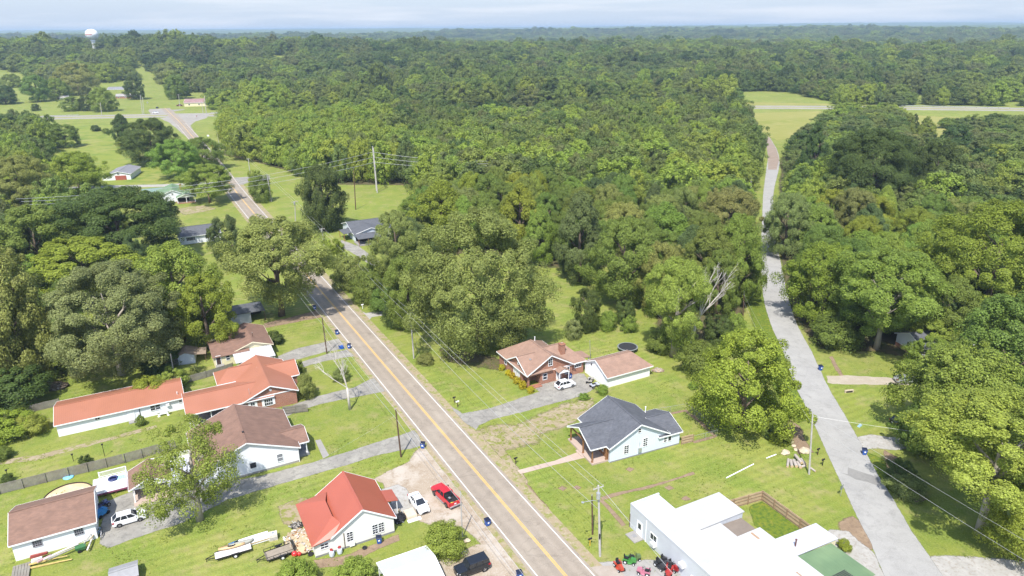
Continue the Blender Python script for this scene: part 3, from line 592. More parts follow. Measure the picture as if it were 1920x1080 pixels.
# ---------------------------------------------------------------- D white house, bright red roof
O=PX(740,998);THD=rad(27.5)
h=empty('white_house',O,THD,'white house with bright red metal roof beside the red pickup truck','house')
W=MB();R=MB();Tm=MB()
gable_walls(W,-8.6,0,0,9.5,'v',2.7,5.5);W.box(-11.1,.004,0,-8,9.6,2.35);W.build('wall',mat('cream_white_boards',(.76,.755,.71),.6,.06,.6,stripe=('Z',.22,.10,1)),h)
gable_roof(R,Tm,-8.6,0,0,9.5,'v',2.7,5.5,.35,.3,.12)
R.slab([(-11.5,-.35,2.15),(-7.9,2.3,4.0),(-7.9,6.2,4.0),(-11.5,9.9,2.15)],.12);R.slab([(-11.5,-.35,2.15),(-8.6,-.35,2.62),(-7.2,.8,3.7),(-7.9,2.3,4.0)],.12);R.slab([(-11.5,9.9,2.15),(-7.9,6.2,4.0),(-7.2,8.5,3.7),(-8.6,9.9,2.62)],.12)
R.slab([(0.2,3.5,2.75),(1.9,3.5,2.4),(1.9,6.4,2.4),(.2,6.4,2.75)],.1)
R.build('roof',R_RED,h);Tm.build('trim',W_PAINT,h)
posts(h,[(1.7,3.7),(1.7,6.2)],0,2.4,.1,W_PAINT);M=MB();M.box(0,3.4,0,1.9,6.5,.2);M.build('porch_floor',CONC,h)
window(h,'f',-2.75,0,.85,.72,1.5,2,4);window(h,'f',-1.85,0,.85,.72,1.5,2,4);window(h,'f',-6.3,0,.95,.8,1.5,2,4);window(h,'f',-9.8,.004,1.15,1.0,.75,2,2)
door(h,'r',5.0,0,.2,.9,2.0,W_PAINT);M=MB();M.box(-11.1,-.03,0,0,-.001,.3);M.build('foundation',GREYFOUND,h)
M=MB();M.tube([(-7.1,-.06,.2),(-7.1,-.06,2.6)],.05,8);M.build('downpipe',POLE_BR,h)
M=MB();M.box(-6.5,-.4,.3,-5.8,-.0,.8);M.build('air_conditioner',W_PAINT,h)
# E white steel carport
O=PX(640+405/6,980+455/6,2.4);O.z=0
h=empty('carport',O,THD,'white sheet-metal carport beside the dark off-road vehicle','carport')
R=MB();Tm=MB();gable_roof(R,Tm,0,6.6,-6.3,0,'u',2.35,3.15,.05,.1,.06);R.build('roof',R_METAL,h);Tm.build('trim',W_PAINT,h)
posts(h,[(.1,-.1),(3.3,-.1),(6.5,-.1),(.1,-6.2),(3.3,-6.2),(6.5,-6.2)],0,2.3,.08,W_PAINT)
M=MB();M.box(.05,-.06,.6,6.55,-.02,2.3);M.box(.02,-6.2,2.35,.05,0,2.4);M.build('side_panel',W_PANEL,h)
# F white garage bottom left
O=PX(828/4.5,840+760/4.5)
h=empty('garage',O,TH,'white garage with dark brown shingle roof and lumber stacked along its side','garage')
W=MB();R=MB();Tm=MB();gable_walls(W,-9.7,0,0,9.2,'u',2.8,4.75);W.build('wall',W_SIDE,h);gable_roof(R,Tm,-9.7,0,0,9.2,'u',2.8,4.75,.3,.3,.13);R.build('roof',R_BROWN,h);Tm.build('trim',W_PAINT,h)
window(h,'f',-6.9,0,1.45,1.0,.85,4,3,mat('grey_sash',(.3,.3,.33),.5));window(h,'f',-2.0,0,1.45,1.0,.95,4,3,MATS['grey_sash'])
door(h,'r',2.0,0,.05,.95,2.05,W_PAINT,False);M=MB();fbox(M,(0,6,0),(0,1,0),(1,0,0),-1.5,0,1.5,2.2,0,.05);M.build('garage_door',W_PAINT,h)
OF=O.copy()
# G brown roofed carport with posts
O=PX(160+640/6.75,840+750/6.75)
h=empty('carport',O,TH,'open carport with brown gable roof and white posts beside the white deck','carport')
R=MB();Tm=MB();gable_roof(R,Tm,-.3,5.2,1.2,6.4,'v',2.45,3.7,.25,.25,.12);R.build('roof',R_BROWN,h)
for y in (1.22,6.38):Tm.hexa([(-.3,y,2.4),(5.2,y,2.4),(2.45,y,3.65)],[(-.3,y+.06,2.4),(5.2,y+.06,2.4),(2.45,y+.06,3.65)])
Tm.box(-.3,1.2,2.2,5.2,1.3,2.42);Tm.box(-.35,1.2,2.25,-.2,6.4,2.44);Tm.box(5.1,1.2,2.25,5.25,6.4,2.44);Tm.build('trim',W_PAINT,h)
posts(h,[(0,1.3),(4.9,1.3),(0,6.2),(4.9,6.2)],0,2.3,.14,W_PAINT)
M=MB();M.box(-.2,.2,.0,5.2,6.4,.03);M.build('floor_slab',PINKCONC,h)
M=MB();M.box(-.05,3.2,.03,.05,6.1,1.0);M.build('side_panel',W_PAINT,h)
OG=O.copy()
def deck(par,x0,y0,x1,y1,z,rails,m=W_PAINT):
    M=MB();n=int((y1-y0)/.18)
    for k in range(n):M.box(x0,y0+k*.18,z-.05,x1,y0+k*.18+.165,z)
    M.build('floor_boards',m,par)
    
    for x in np.linspace(x0+.2,x1-.2,4):
        for y in (y0+.15,(y0+y1)/2,y1-.15):L=MB();L.box(x-.07,y-.07,0,x+.07,y+.07,z-.06);L.build('support_post',mat('brown_support',(.16,.07,.05),.8,.2),par)
    
    S=MB();S.box(x0,y0-.06,z-.3,x1,y0-.005,z-.052);S.box(x1+.005,y0,z-.3,x1+.06,y1,z-.052);S.build('skirt',mat('plum_skirt',(.22,.06,.12),.7,.1),par)
    for (ax,ay,bx,by) in rails:
        Rl=MB();a=Vector((ax,ay,z));b=Vector((bx,by,z));L_=(b-a).length;d=(b-a)/L_
        Rl.beam(a+Vector((0,0,.95)),b+Vector((0,0,.95)),.1,.06);Rl.beam(a+Vector((0,0,.12)),b+Vector((0,0,.12)),.06,.06)
        k=int(L_/.14)
        for i in range(k+1):p=a+d*L_*i/k;Rl.box(p.x-.018,p.y-.018,z+.12,p.x+.018,p.y+.018,z+.92)
        for p in (a,b):Rl.box(p.x-.06,p.y-.06,z-.04,p.x+.06,p.y+.06,z+1.05)
        Rl.build('railing',m,par)
d=empty('deck',OF,TH,'white railed deck beside the brown roofed carport, with a pool float on it','deck');deck(d,-.7,10.2,4.0,14.8,.8,[(.2,14.8,4.0,14.8),(4.0,12.6,4.0,14.8)])
M=MB();[M.box(-1.2+.25*k,10.3,.0,-.95+.25*k,12.3,.2*(k+1)) for k in range(2)];M.box(-.6,10.4,.8,.9,10.7,1.2);M.build('step',W_PAINT,d)
d2=empty('deck',OG,TH,'white railed deck in the shade of the leafy yard tree behind the white house','deck');deck(d2,5.2,5.5,8.4,10.4,.5,[(2.8,10.4,5.4,10.4),(5.4,10.4,8.4,10.4)])
# sand circle of a removed pool
C0=Vector((-4.2,13.2,0));M=MB();M.lathe([(3.3,.015),(.05,.016)],36);ps=M.build('pool_base',ramp_layers('pool_sand',(.50,.39,.24),[((.58,.5,.36),.6,.45,.65)]));ps.matrix_world=Matrix.Translation(OF)@Matrix.Rotation(TH,4,'Z')@Matrix.Translation(C0);tag(ps,kind='structure')
M=MB()
for k in range(40):
    a,b=2*PI*k/40,2*PI*(k+1)/40;M.beam((3.35*math.cos(a),3.35*math.sin(a),.1),(3.35*math.cos(b),3.35*math.sin(b),.1),.06,.2)
r=M.build('edging_ring',mat('dark_edging',(.05,.035,.03),.8));r.matrix_world=ps.matrix_world;tag(r,'dark low edging ring around the round patch of sand','garden edging')
# H white house, brown roof
O=PX(320+1085/4.5,720+655/4.5)
h=empty('white_house',O,TH,'white house with broad brown shingle gable roof behind the leafy yard tree','house')
W=MB();R=MB();Tm=MB();gable_walls(W,-15.2,0,0,13.2,'v',2.9,6.0);W.build('wall',W_SIDE,h);gable_roof(R,Tm,-15.2,0,0,13.2,'v',2.9,6.0,.45,.4,.14)
gable_roof(R,Tm,-3,1.9,1.4,7.0,'u',2.65,3.75,.25,.25,.12)
R.build('roof',R_BROWN,h);Tm.build('trim',W_PAINT,h)
W=MB();W.hexa([(1.85,1.5,2.6),(1.85,6.9,2.6),(1.85,4.2,3.7)],[(1.9,1.5,2.6),(1.9,6.9,2.6),(1.9,4.2,3.7)]);W.box(1.7,1.4,2.4,1.9,7.0,2.6);W.build('porch_gable',W_PAINT,h)
posts(h,[(1.7,1.5),(1.7,6.9),(1.7,4.2)],.45,2.5,.14,W_PAINT)
M=MB();M.box(.0,1.2,0,2.0,7.2,.45);M.build('porch_floor',GREYFOUND,h)
M=MB();M.box(-15.2,-.03,0,.0,-.001,.35);M.build('foundation',CONC,h)
window(h,'f',-2.9,0,1.05,.85,1.35,1,2,pane=mat('grey_blind',(.20,.21,.23),.3));window(h,'f',-7.1,0,1.25,.75,.75,1,3,BLACK);window(h,'r',9.6,0,1.0,1.0,1.4,2,2);door(h,'r',4.2,0,.45,.95,2.0,W_PAINT)
M=MB();M.tube([(.06,-.06,0),(.06,-.06,2.7)],.05,8);M.build('downpipe',W_PAINT,h)
pipe(h,-7.6,3.0,5.9,6.35,.12,BLACK,'roof_vent')
M=MB();M.box(-19.5,-.2,2.3,-15.6,6,2.42);M.build('side_roof',R_METAL,h);posts(h,[(-19.3,0),(-19.3,5.8)],0,2.3,.12,W_PAINT)
# I long white building with orange metal roof
O=PX(80+118/3.856,560+1000/3.856)
h=empty('long_shed',O,TH,'long low white building with orange metal roof','outbuilding')
W=MB();R=MB();Tm=MB();gable_walls(W,0,20.4,0,9.2,'u',2.45,3.75);W.build('wall',W_SIDE,h);gable_roof(R,Tm,0,20.4,0,9.2,'u',2.45,3.75,.35,.3,.1);R.build('roof',R_ORANGE,h);Tm.build('trim',W_PAINT,h)
window(h,'f',15.2,0,1.1,.75,1.0,1,2);window(h,'f',16.05,0,1.1,.75,1.0,1,2);window(h,'f',6.3,0,1.75,.7,.35,2,1);window(h,'f',19.9,0,1.5,.45,.5,1,2)
M=MB();M.box(17.4,-.45,1.5,18.0,0,1.95);M.build('air_conditioner',W_PAINT,h)
door(h,'f',11.6,0,.15,.9,2.0,W_PAINT,False);M=MB();M.box(11.,-1.2,0,12.6,-.02,.15);M.build('door_step',CONC,h)
M=MB();M.tube([(13.0,-.06,0),(13.0,-.06,2.3)],.05,8);M.build('downpipe',BLACK,h)
pipe(h,19.6,1.0,2.6,3.3,.06)
# I brick house with orange roof
O=PX(340+1178/5.4,560+1055/5.4)
h=empty('brick_house',O,TH,'brick house with big orange metal roof behind the dead grey tree','house')
W=MB();R=MB();Tm=MB();gable_walls(W,-9.2,0,0,14.4,'v',2.9,4.9,True,False);gable_walls(W,-5,1.7,6.4,12.8,'u',2.88,4.5,False,True)
W.box(-12.6,9.6,0,-9,15,2.85);W.build('wall',BRICK,h)
gable_roof(R,Tm,-9.2,0,0,14.4,'v',2.9,4.9,.4,.4,.12,0,0);gable_roof(R,Tm,-5,1.7,6.4,12.8,'u',2.92,4.6,.3,.3,.12)
gable_roof(R,Tm,-12.6,-4,9.6,15,'u',2.88,4.4,.35,.3,.12,2.6,0)
gable_roof(R,Tm,-19.0,-4.4,0,8.8,'u',2.75,4.1,.3,.3,.1)
R.build('roof',R_ORANGE2,h);Tm.build('trim',W_PAINT,h)
M=MB();M.box(-9.1,-.08,2.88,-.1,-.002,3.06);M.build('gable_board',W_PAINT,h)
M=MB();M.lathe([(.25,0),(.25,.06),(.02,.06)],14);v=M.build('gable_vent',W_PAINT,h,loc=(-4.6,-.0,4.0));v.rotation_euler=(PI/2,0,0)
posts(h,[(-18.8,.2),(-15.2,.2),(-11.6,.2),(-18.8,8.6)],0,2.65,.14,W_PAINT)
W=MB();W.box(-14.5,7.6,0,-9.3,8.7,2.7);W.build('carport_shade_wall',SHADE,h)  # wall coloured near-black to paint the shade inside the carport
M=MB();M.box(-19.0,.0,0,-9.3,8.7,.03);M.build('carport_floor',CONC,h)
for p,n in ((-5.2,2),(-8.0,1)):
    window(h,'f',p,0,.95,1.45 if n==2 else .7,1.25,n*2 if n==2 else 2,2,None,W_PAINT)
window(h,'r',3.0,0,.9,1.6,1.3,3,2,None,W_PAINT);window(h,'r',8.5,1.7,.9,1.6,1.3,3,2,None,W_PAINT);door(h,'r',4.9,0,.2,.9,2.0,W_PAINT)
pipe(h,-8.2,1.1,3.1,4.6,.04,STEEL,'aerial_mast')
# J cream house with brown roof and tin awning
O=PX(340+915/5.4,560+540/5.4)
h=empty('cream_house',O,TH,'cream house with brown shingle roof and white striped tin awning','house')
W=MB();R=MB();Tm=MB();gable_walls(W,-7.6,0,-1.4,10.,'v',2.55,3.9);W.box(-12,-2.2,0,-7.4,8,2.4);W.build('wall',CREAM,h)
gable_roof(R,Tm,-7.6,0,-1.4,10.,'v',2.55,3.9,.35,.35,.12);gable_roof(R,None,-12,-5,-2.2,6.5,'u',2.4,3.5,.35,.3,.12,0,0)
R.build('roof',R_BROWN,h);Tm.build('trim',mat('cream_trim',(.68,.62,.45),.6),h)
M=MB();M.slab([(-8.2,-6.8,2.0),(-.2,-6.8,2.0),(-.2,-1.5,2.45),(-8.2,-1.5,2.45)],.05);M.build('awning',R_TIN,h);posts(h,[(-8,-6.6),(-4,-6.6),(-.4,-6.6)],0,2.0,.08,W_PAINT)
window(h,'f',-2.2,-1.4,1.2,1.1,.8,3,2,None,mat('tan_shutter',(.4,.27,.15),.7));window(h,'f',-9.2,-2.2,1.2,.7,1.0,1,2);door(h,'f',-11.1,-2.2,.6,.85,1.9,mat('dark_brown_door',(.06,.04,.035),.6),False)
M=MB();M.box(-11.8,-3.4,0,-10.2,-2.22,.55);[M.box(-11.6,-3.4-.3*(k+1),0,-10.4,-3.4-.3*k,.55-.15*(k+1)) for k in range(3)];M.build('door_step',CONC,h)
M=MB();M.box(-11.7,-5.9,.0,-10.5,-4.3,.12);M.build('ramp',mat('grey_planks',(.34,.33,.31),.85,.2,2,stripe=('X',.15,.2,1)),h)
# white panel shed behind it
O=PX(430,612)
h=empty('panel_shed',O,TH,'white metal panel shed half hidden behind the cream house','shed')
W=MB();R=MB();W.box(0,0,0,5.2,6,2.6);W.build('wall',W_PANEL,h);M=MB();M.slab([(-.3,-.4,2.75),(8.6,-.4,2.6),(8.6,6.3,2.6),(-.3,6.3,2.75)],.12);M.build('roof',R_DGREY,h);posts(h,[(8.4,-.2),(8.4,6)],0,2.6,.12,POLE_BR);M=MB();M.box(5.2,5.5,0,8.3,5.7,2.5);M.build('back_shade_panel',SHADE,h)  # panel behind the open bay is near-black, painting the shade there
# small white shed
O=PX(80+985/3.856,560+482/3.856)
h=empty('garden_shed',O,rad(20),'small pale blue-white shed with low brown roof by the cream house','shed')
W=MB();W.box(0,0,0,3.3,3.5,2.1);W.hexa([(0,0,2.1),(3.3,0,2.1),(1.65,0,2.65)],[(0,3.5,2.1),(3.3,3.5,2.1),(1.65,3.5,2.65)]);W.build('wall',mat('pale_blue_panel',(.55,.60,.68),.6,.1,1),h)
R=MB();gable_roof(R,None,-.3,3.4,0,3.5,'v',2.1,2.7,.4,.35,.1);R.slab([(3.6,-.2,2.0),(5.6,-.2,1.8),(5.6,3.4,1.8),(3.6,3.4,2.0)],.08);R.slab([(-2.6,.2,1.7),(-.4,.2,1.95),(-.4,3.4,1.95),(-2.6,3.4,1.7)],.08);R.build('roof',mat('faded_brown_roof',(.28,.215,.16),.85,.25,1.2),h)
posts(h,[(5.4,0),(5.4,3.2)],0,1.8,.1,POLE_BR);M=MB();M.box(-2.4,.5,0,-.05,.56,1.6);M.build('lattice_panel',WOOD_OLD,h)
# ---------------------------------------------------------------- farther houses
Z6=lambda x,y,z=0:PX(160+x/4.9,260+y/4.9,z)
h=empty('white_garage_house',Z6(208,385),rad(13),'white house with low grey roof and red garage door in the meadow','house')
W=MB();R=MB();Tm=MB();gable_walls(W,0,10.2,0,19,'v',2.7,4.0);W.build('wall',W_SIDE,h);gable_roof(R,Tm,0,10.2,0,19,'v',2.7,4.0,.4,.4,.14);R.build('roof',mat('mid_grey_roof',(.20,.20,.215),.8,.12,1),h);Tm.build('trim',W_PAINT,h)
M=MB();M.box(3.4,-.1,0,8.3,-.001,2.1);M.build('garage_door',mat('brick_red_door',(.33,.09,.065),.6,.1,stripe=('Z',.5,.2,1)),h);window(h,'f',5.0,0,2.6,.9,.6,2,1);window(h,'f',1.5,0,1.2,.9,1.1,2,2)
M=MB();M.box(-2.4,.5,0,0,4,1.9);M.build('side_porch',W_PAINT,h)
h=empty('green_roof_cottage',Z6(727,607),rad(24),'white cottage with pale green roof and small front porch','house')
W=MB();R=MB();Tm=MB();gable_walls(W,-2.6,9.6,2.4,17,'v',2.7,5.2);W.build('wall',W_SIDE,h);gable_roof(R,Tm,-2.6,9.6,2.4,17,'v',2.7,5.2,.5,.4,.14);gable_roof(R,Tm,5,12,-1.2,3.2,'v',2.5,3.9,.4,.4,.12);R.build('roof',R_GREEN,h);Tm.build('trim',W_PAINT,h)
W=MB();W.hexa([(5,-1.2,2.5),(12,-1.2,2.5),(8.5,-1.2,3.8)],[(5,-1.1,2.5),(12,-1.1,2.5),(8.5,-1.1,3.8)]);W.build('porch_gable',W_PAINT,h)
posts(h,[(5.2,-1),(8.5,-1),(11.8,-1)],.4,2.5,.2,W_PAINT);M=MB();M.box(5,-1.3,0,12,2.4,.4);M.build('porch_floor',BRICK,h);M=MB();M.box(5.1,2.3,.4,9.6,2.395,2.5);M.build('porch_wall',SHADE,h)  # near-black sheet under the porch roof paints shade over the white siding
window(h,'f',1.2,2.4,1.1,.9,1.4,2,2);window(h,'f',3.5,2.4,3.2,.6,.8,1,2);M=MB();M.box(6.4,9,3.5,7.2,9.8,6.2);M.build('chimney',BRICK,h);M=MB();M.box(-2.6,2.36,0,4.9,2.395,.35);M.build('foundation',BRICK,h)
h=empty('outbuilding',Z6(532,548),rad(24),'small white outbuilding with green roof behind the green roofed cottage','shed')
W=MB();R=MB();gable_walls(W,0,8,0,7,'u',2.4,3.2);W.build('wall',W_PAINT,h);gable_roof(R,None,0,8,0,7,'u',2.4,3.2,.3,.3,.1);R.build('roof',mat('teal_green_roof',(.17,.25,.215),.6,.1),h);window(h,'f',5,0,1,.8,.6,2,1)
h=empty('white_house',Z6(865,950),TH,'white house with plain dark grey roof behind the big dark oak','house')
W=MB();R=MB();Tm=MB();gable_walls(W,0,12.6,-4.2,5,'u',2.8,4.8);W.build('wall',W_SIDE,h);gable_roof(R,Tm,0,12.6,-4.2,5,'u',2.8,4.8,.45,.4,.14);R.build('roof',R_DGREY,h);Tm.build('trim',W_PAINT,h)
window(h,'f',3.4,-4.2,1.15,1.7,1.1,4,1,None,mat('black_shutter',(.04,.04,.045),.6));window(h,'f',9.2,-4.2,1.15,1.5,1.1,4,1,None,MATS['black_shutter'])
Z7=lambda x,y,z=0:PX(440+x/4.5,240+y/4.5,z)
h=empty('grey_roof_house',Z7(990,960),TH,'low house with dark grey roof and blue-white gable near the columnar tree','house')
W=MB();R=MB();Tm=MB();gable_walls(W,1.2,14.5,2.5,15,'u',2.7,4.6);gable_walls(W,1.0,12,-1.0,6,'v',2.7,4.2);W.build('wall',BLUE_SIDE,h)
gable_roof(R,Tm,1.2,14.5,2.5,15,'u',2.7,4.6,.4,.4,.14);gable_roof(R,Tm,1.0,12,-1.,8,'v',2.72,4.25,.4,.4,.14);R.slab([(.4,-6.6,2.3),(10,-6.6,2.3),(10,-1.4,2.75),(.4,-1.4,2.75)],.12);R.slab([(-2.2,1.5,2.5),(.8,1.5,2.7),(.8,7.5,2.7),(-2.2,7.5,2.5)],.12)
R.build('roof',R_DGREY,h);Tm.build('trim',W_PAINT,h);posts(h,[(.6,-6.4),(3.8,-6.4),(7,-6.4),(9.8,-6.4)],.3,2.3,.16,WOOD_NEW);posts(h,[(-2,1.7),(-2,7.3)],0,2.5,.16,WOOD_NEW)
M=MB();M.box(.4,-6.6,0,10,-1.0,.3);M.build('porch_floor',CONC,h);M=MB();M.box(1.1,-1.08,.3,9.9,-1.003,2.6);M.build('porch_wall',SHADE,h);M=MB();M.box(1.09,2.6,0,1.19,6.9,2.6);M.build('side_shade_panel',SHADE,h)  # near-black porch and side sheets paint shade over the blue siding
h=empty('brick_house',PX(1726,676),rad(10),'pale house with brick base hidden among trees beside the side street','house')
W=MB();R=MB();Tm=MB();gable_walls(W,0,12,0,8,'u',2.9,4.6);W.build('wall',W_SIDE,h);gable_roof(R,Tm,0,12,0,8,'u',2.9,4.6,.4,.4,.14);R.build('roof',R_DGREY,h);Tm.build('trim',W_PAINT,h);M=MB();M.box(-.06,-.06,0,12.06,-.001,.9);M.box(-.06,-.0,0,-.001,8,.9);M.build('foundation',BRICK,h);window(h,'f',3,0,1.2,1.2,1.2,2,2);window(h,'l',4,0,1.2,1.2,1.2,2,2)
def simple_house(px,py,th,L,Dp,he,zr,wm,rm,label,cat='house',name='far_house',wins=3,axis='u'):
    h=empty(name,PX(px,py),rad(th),label,cat);W=MB();R=MB();Tm=MB();gable_walls(W,0,L,0,Dp,axis,he,zr);W.build('wall',wm,h);gable_roof(R,Tm,0,L,0,Dp,axis,he,zr,.4,.4,.14);R.build('roof',rm,h);Tm.build('trim',W_PAINT,h)
    for k in range(wins):window(h,'f',L*(k+.5)/max(wins,1),0,1.1,1.2,1.2,2,1)
    return h
simple_house(202,172.5,8,22,11,2.8,5.2,W_SIDE,MATS['mid_grey_roof'],'white far house with grey roof among trees beyond the highway')
simple_house(217,185.5,8,20,10,2.8,4.6,BRICK,mat('light_grey_roof',(.30,.28,.27),.8),'low red brick far house with light roof beyond the highway')
simple_house(112,188,15,8,6,2.8,4.4,W_PAINT,MATS['light_grey_roof'],'small white shed alone in the far field','shed','shed',0)
g=simple_house(346,200,12,26,16,3.4,6.2,CREAM,mat('faded_red_roof',(.27,.17,.165),.7,.2,.5),'cream roadside store with faded red roof at the crossing','store','roadside_store',3)
M=MB();M.box(4,16.5,0,27,24,4.2);M.build('rear_wing',W_PAINT,g);M=MB();M.box(3.6,16.3,4.2,27.4,24.4,4.4);M.build('rear_roof',R_WHITE,g)
simple_house(893,225,5,12,9,2.8,4.4,W_PAINT,R_WHITE,'pale roof just showing among the treetops of the wood','house','far_house',0)
# ---------------------------------------------------------------- fences
f=empty('board_fence',(0,0,0),0,'long weathered grey privacy fence across the back yards','fence')
pts=[PX(-40,936),PX(0,927),PX(130,894),PX(235,868),PX(330,841)];panel_fence(f,[p.xy for p in pts],1.75,WOOD_OLD,WOOD_OLD,3,1,False)
f=empty('board_fence',(0,0,0),0,'short grey board fence beside the brown roofed white house','fence')
panel_fence(f,[PX(532,778).xy,PX(577,772).xy],1.7,WOOD_OLD,WOOD_OLD,2.4,1,True)
f=empty('board_fence',(0,0,0),0,'dark grey fence with diagonal braces behind the orange roofed brick house','fence')
panel_fence(f,[PX(352,718).xy,PX(388,708).xy,PX(438,692).xy],1.5,WOOD_OLD,mat('dark_weathered_rail',(.12,.105,.09),.9,.2),2.4,-1,True)
f=empty('board_fence',(0,0,0),0,'dark braced fence ending at the long orange roofed building','fence')
panel_fence(f,[PX(10,786).xy,PX(55,774).xy,PX(113,760).xy],1.5,WOOD_OLD,MATS['dark_weathered_rail'],2.4,-1,True)
f=empty('board_fence',(0,0,0),0,'short new tan board fence at the rear corner of the pale blue house','fence')
panel_fence(f,[PX(1277,834).xy,PX(1299,829).xy],1.6,WOOD_FENCE,MATS['brown_post'],2.4,1,True)
def chain_fence(label,pts,hh=1.25):
    f=empty('chain_link_fence',(0,0,0),0,label,'fence');P=[PX(*p).xy for p in pts];Wm=MB();Rl=MB()
    for i in range(len(P)-1):
        a,b=P[i],P[i+1];L=(b-a).length;d=(b-a)/L;k=max(1,round(L/2.8))
        for j in range(k+(1 if i==len(P)-2 else 0)):
            p=a+d*(L*j/k);M=MB();M.cyl((p.x,p.y,0),.03,hh+.05,8);M.build('post',STEEL,f)
        Rl.tube([(a.x,a.y,hh),(b.x,b.y,hh)],.022,6)
        n=int(L/.28)
        for j in range(-4,n+1):
            for s in (1,-1):
                x0,x1=(j*.28,j*.28+hh) if s>0 else (j*.28+hh,j*.28);z0,z1=.05,hh
                if min(x0,x1)<0 or max(x0,x1)>L:continue
                p,q=a+d*x0,a+d*x1;Wm.beam((p.x,p.y,z0),(q.x,q.y,z1),.006,.006)
    Rl.build('rail',STEEL,f);Wm.build('mesh_panel',STEEL,f)
chain_fence('grey chain-link fence around the yard behind the pale blue house',[(1228,778),(1286,768),(1318,792),(1344,818),(1300,829)])
# ---------------------------------------------------------------- vehicles
PAINTS={}
def paint(name,c,metal=.1):
    if name not in PAINTS:
        m=bpy.data.materials.new(name);m.use_nodes=True;b=m.node_tree.nodes['Principled BSDF'];N,L=nt(m)
        b.inputs['Roughness'].default_value=.3;b.inputs['Metallic'].default_value=metal;b.inputs['Coat Weight'].default_value=.6;b.inputs['Coat Roughness'].default_value=.08
        n=N.new('ShaderNodeTexNoise');n.inputs['Scale'].default_value=1.5;n.inputs['Detail'].default_value=4;tc=N.new('ShaderNodeTexCoord');L.new(tc.outputs['Object'],n.inputs['Vector'])
        mx=N.new('ShaderNodeMix');mx.data_type='RGBA';mx.inputs['A'].default_value=(*[x*.9 for x in c],1);mx.inputs['B'].default_value=(*c,1);L.new(n.outputs['Fac'],mx.inputs['Factor']);L.new(mx.outputs['Result'],b.inputs['Base Color'])
        PAINTS[name]=m
    return PAINTS[name]
CARGLASS=mat('tinted_car_glass',(.02,.024,.03),.05,.2,.6,spec=.8)
LAMPW=mat('clear_headlamp',(.6,.62,.65),.15,.05);LAMPR=mat('red_tail_lamp',(.35,.01,.015),.2,.1);PLASTIC=mat('dark_trim_plastic',(.03,.03,.032),.6,.1)
PLATE=mat('number_plate',(.7,.7,.72),.5,.1)
def wheel(par,x,y,r,w,side):
    M=MB();M.lathe([(r*.62,-w/2),(r*.94,-w/2),(r,-w/2+.03),(r,w/2-.03),(r*.94,w/2),(r*.62,w/2)],18)
    o=M.build('wheel',RUBBER,par,True,(x,y,r));o.rotation_euler=(-side*PI/2,0,0)
    R=MB();R.lathe([(r*.64,w*.30),(r*.58,w*.42),(.02,w*.34)],14)
    for k in range(5):
        a=2*PI*k/5;R.beam((r*.1*math.cos(a),r*.1*math.sin(a),w*.44),(r*.56*math.cos(a),r*.56*math.sin(a),w*.47),.07,.03)
    R.build('rim',CHROME,o)
def loft(M,secs,m=0):
    """secs: list of equal-length vertex loops"""
    n=len(secs[0]);i0=len(M.v)
    for s in secs:M.v+=[tuple(p) for p in s]
    for k in range(len(secs)-1):
        for j in range(n):
            a=i0+k*n+j;b=i0+k*n+(j+1)%n;M.f.append((a,b,b+n,a+n));M.m.append(m)
    M.f.append(tuple(range(i0+n-1,i0-1,-1)));e=i0+(len(secs)-1)*n;M.f.append(tuple(range(e,e+n)));M.m+=[m,m]
KINDS={ # stations (x,zbottom,ztop,halfwidth); cabin stations (x,ztop,half width at roof); wheels
 'sedan':dict(L=4.8,st=[(2.38,.32,.58,.70),(2.2,.22,.70,.84),(1.5,.2,.86,.90),(.95,.2,.93,.91),(-.6,.2,.95,.91),(-1.5,.2,1.0,.90),(-2.2,.25,1.02,.85),(-2.4,.35,.92,.74)],
   cab=[(1.05,.93,.74),(.15,1.40,.60),(-.9,1.43,.60),(-1.95,1.02,.72)],r=.33,wx=(1.42,-1.40)),
 'suv':dict(L=4.5,st=[(2.22,.38,.70,.70),(2.08,.25,.86,.86),(1.4,.24,1.0,.91),(.95,.24,1.04,.92),(-1.2,.24,1.06,.92),(-2.0,.26,1.08,.89),(-2.22,.38,1.02,.80)],
   cab=[(1.12,1.04,.76),(.35,1.60,.64),(-1.5,1.64,.63),(-2.16,1.08,.76)],r=.35,wx=(1.33,-1.33)),
 'offroad':dict(L=4.7,st=[(2.3,.45,1.0,.82),(2.2,.4,1.12,.92),(1.2,.4,1.18,.95),(.8,.4,1.2,.95),(-2.1,.4,1.22,.95),(-2.3,.45,1.18,.9)],
   cab=[(.98,1.2,.86),(.55,1.84,.78),(-2.1,1.86,.78),(-2.26,1.2,.86)],r=.42,wx=(1.45,-1.45)),
 'hatch':dict(L=4.25,st=[(2.1,.36,.68,.68),(1.95,.25,.84,.84),(1.3,.23,.98,.88),(.9,.23,1.02,.89),(-1.2,.23,1.05,.89),(-1.9,.26,1.06,.85),(-2.1,.38,.98,.76)],
   cab=[(1.1,1.02,.74),(.3,1.58,.62),(-1.3,1.6,.61),(-2.02,1.06,.72)],r=.34,wx=(1.27,-1.27)),
}
